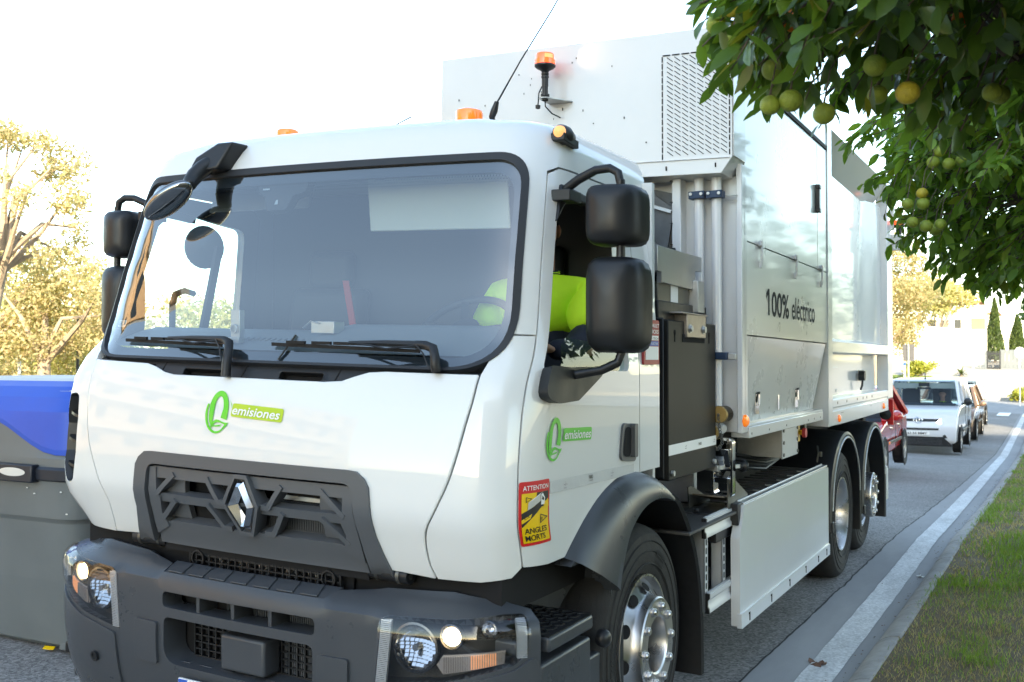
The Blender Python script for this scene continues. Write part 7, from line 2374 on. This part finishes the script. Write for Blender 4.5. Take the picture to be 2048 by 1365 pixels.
# white van
VX, VY = -.27, 24.25
van = car("parked_van", "white van with lit headlamp and a driver, directly behind the red car", VX, VY, 4.4, .93, M['car_w'],
          [(.10, .26, .84), (.02, .36, .88), (.0, .60, .90), (.03, .80, .91), (.10, .97, .92), (.30, 1.06, .92), (.86, 1.17, .92), (4.30, 1.20, .93), (4.40, .9, .93), (4.36, .30, .90)],
          [(.80, 1.17, .90), (1.50, 1.78, .78), (4.1, 1.80, .78), (4.32, 1.18, .90)], (.85, 3.55), .32, None)
S_v = lambda u, v, t=0.0: Vector((u, -t + (.02 * 0 + (.0 if v < .6 else .03 * (v - .6) / .2 if v < .8 else .03 + .07 * (v - .8) / .17)) + .10 * abs(u) ** 3, v))
b = MB()
sheet(b, [(-.60, .80), (.60, .80), (.62, .865), (-.62, .865)], S_v, t0=.012, t1=-.02, res=.15)
sheet(b, [(-.62, .59), (.62, .59), (.68, .64), (-.68, .64)], S_v, t0=.012, t1=-.02, res=.15)
for s in (-1, 1): pass
b.build("grille_slot", M['black'], van)
b = MB(); sheet(b, [(-.80, .20), (.80, .20), (.58, .43), (-.58, .43)], S_v, t0=.014, t1=-.03, res=.15)
for k in range(5): sheet(b, [(-.55, (.24 + .034 * k)), (.55, (.24 + .034 * k)), (.55, (.250 + .034 * k)), (-.55, (.250 + .034 * k))], S_v, t0=.022, t1=0, res=.3, mi=1)
b.build("lower_grille", [M['blackm'], M['grey']], van)
for s in (-1, 1):
    f_ = (lambda p: p) if s > 0 else mirror
    b = MB(); sheet(b, f_([(.42, .78), (.52, .74), (.86, .78), (.90, .92), (.82, .93), (.50, .86)]), S_v, t0=.016, t1=-.02, res=.1); b.build("headlight", M['hl_on'] if s > 0 else M['refl'], van)
    b = MB(); sheet(b, f_(rounded([(.56, .46), (.60, .40), (.86, .41), (.87, .53), (.70, .535)], .02, 3)), S_v, t0=.015, t1=-.02, res=.1); fg = b.build("fog_lamp", M['black'], van)
    b = MB(); b.lathe([(.03, 0), (.02, .012), (0, .014)], S_v(s * .74, .475, .016), (0, -1, 0), 12); b.build("lamp_lens", M['galv'], fg)
b = MB(); sheet(b, rrect(-.27, .27, .470, .560, .01), S_v, t0=.02, t1=0, res=.3, mi=0)
put_text(b, "34 MMY", S_v, -.12, .488, .052, .34, t=.026, offset=.02, mi=1); put_text(b, "63", S_v, -.235, .488, .052, .085, t=.026, offset=.02, mi=1)
b.build("number_plate", [M['vwhite'], M['vblack']], van, recalc=False)
b = MB()
bc = S_v(0, .832, .022)
def ell(rx, rz, cx_=0, cz=0, r_=.008, n=30): b.tube([(bc.x + cx_ + rx * math.cos(t), bc.y - .004, bc.z + cz + rz * math.sin(t)) for t in np.linspace(0, 2 * math.pi, n + 1)], r_, 6, caps=False)
ell(.105, .070); ell(.035, .066); ell(.085, .026, 0, .022)
b.build("oval_badge", M['chrome'], van)
b = MB(); b.tube([(0, 1.75, 1.83), (0, 1.72, 1.86), (.0, 1.60, 2.14)], [.03, .012, .004], 8); b.build("roof_aerial", M['black'], van)
b = MB(); b.bx(-.13, .13, 1.42, 1.48, 1.63, 1.73); b.bx(-.16, .16, 1.40, 1.46, 1.56, 1.61); b.build("mirror_bracket", M['black'], van)
b = MB(); b.bx(-.75, -.10, 1.50, 1.52, 1.58, 1.72); b.bx(.10, .75, 1.50, 1.52, 1.58, 1.72); b.build("sun_visor", M['visor'], van)
vd = seated("driver in dark clothes behind the windscreen of the white van", (VX + .40, VY + 2.0, gh(VX, VY) + .60), (0, -.04), M['shirt'], M['navy'], M['shirt'])
# red car
red = car("parked_car", "red hatchback mostly hidden behind the truck's tail", -.62, 14.6, 3.8, .84, M['car_r'],
          [(.12, .25, .74), (.0, .40, .78), (.03, .62, .80), (.25, .78, .82), (.85, .90, .84), (3.5, .95, .84), (3.75, .8, .82), (3.78, .35, .80)],
          [(.85, .90, .80), (1.55, 1.42, .62), (2.9, 1.46, .62), (3.6, .95, .78)], (.72, 3.25), .30, "cars waiting behind the truck")
b = MB(); b.bx(.80, .845, 1.5, 1.62, .74, .77); b.bx(.80, .845, 2.4, 2.52, .76, .79); b.build("door_handle", M['chrome'], red)
b = MB(); b.bx(.84, .852, 1.15, 1.3, .505, .545); b.build("side_indicator", M['amber'], red)
car("parked_car", "brown car whose flank shows just behind the white van", -.20, 30.3, 4.3, .84, M['car_b'],
    [(.12, .25, .74), (.0, .40, .78), (.03, .66, .80), (.25, .86, .82), (1.0, .98, .84), (4.0, 1.0, .84), (4.25, .85, .82), (4.28, .35, .80)],
    [(1.0, .98, .80), (1.75, 1.55, .64), (3.3, 1.58, .64), (4.1, 1.0, .78)], (.8, 3.45), .32, "cars waiting behind the truck")
car("parked_car", "white car last in the queue behind the brown one", -.42, 36.0, 4.3, .86, M['car_w'],
    [(.12, .25, .74), (.0, .40, .78), (.03, .68, .80), (.25, .90, .82), (1.0, 1.02, .86), (4.0, 1.04, .86), (4.25, .85, .84), (4.28, .35, .82)],
    [(1.0, 1.02, .82), (1.75, 1.66, .66), (3.4, 1.68, .66), (4.1, 1.04, .80)], (.8, 3.45), .34, "cars waiting behind the truck")
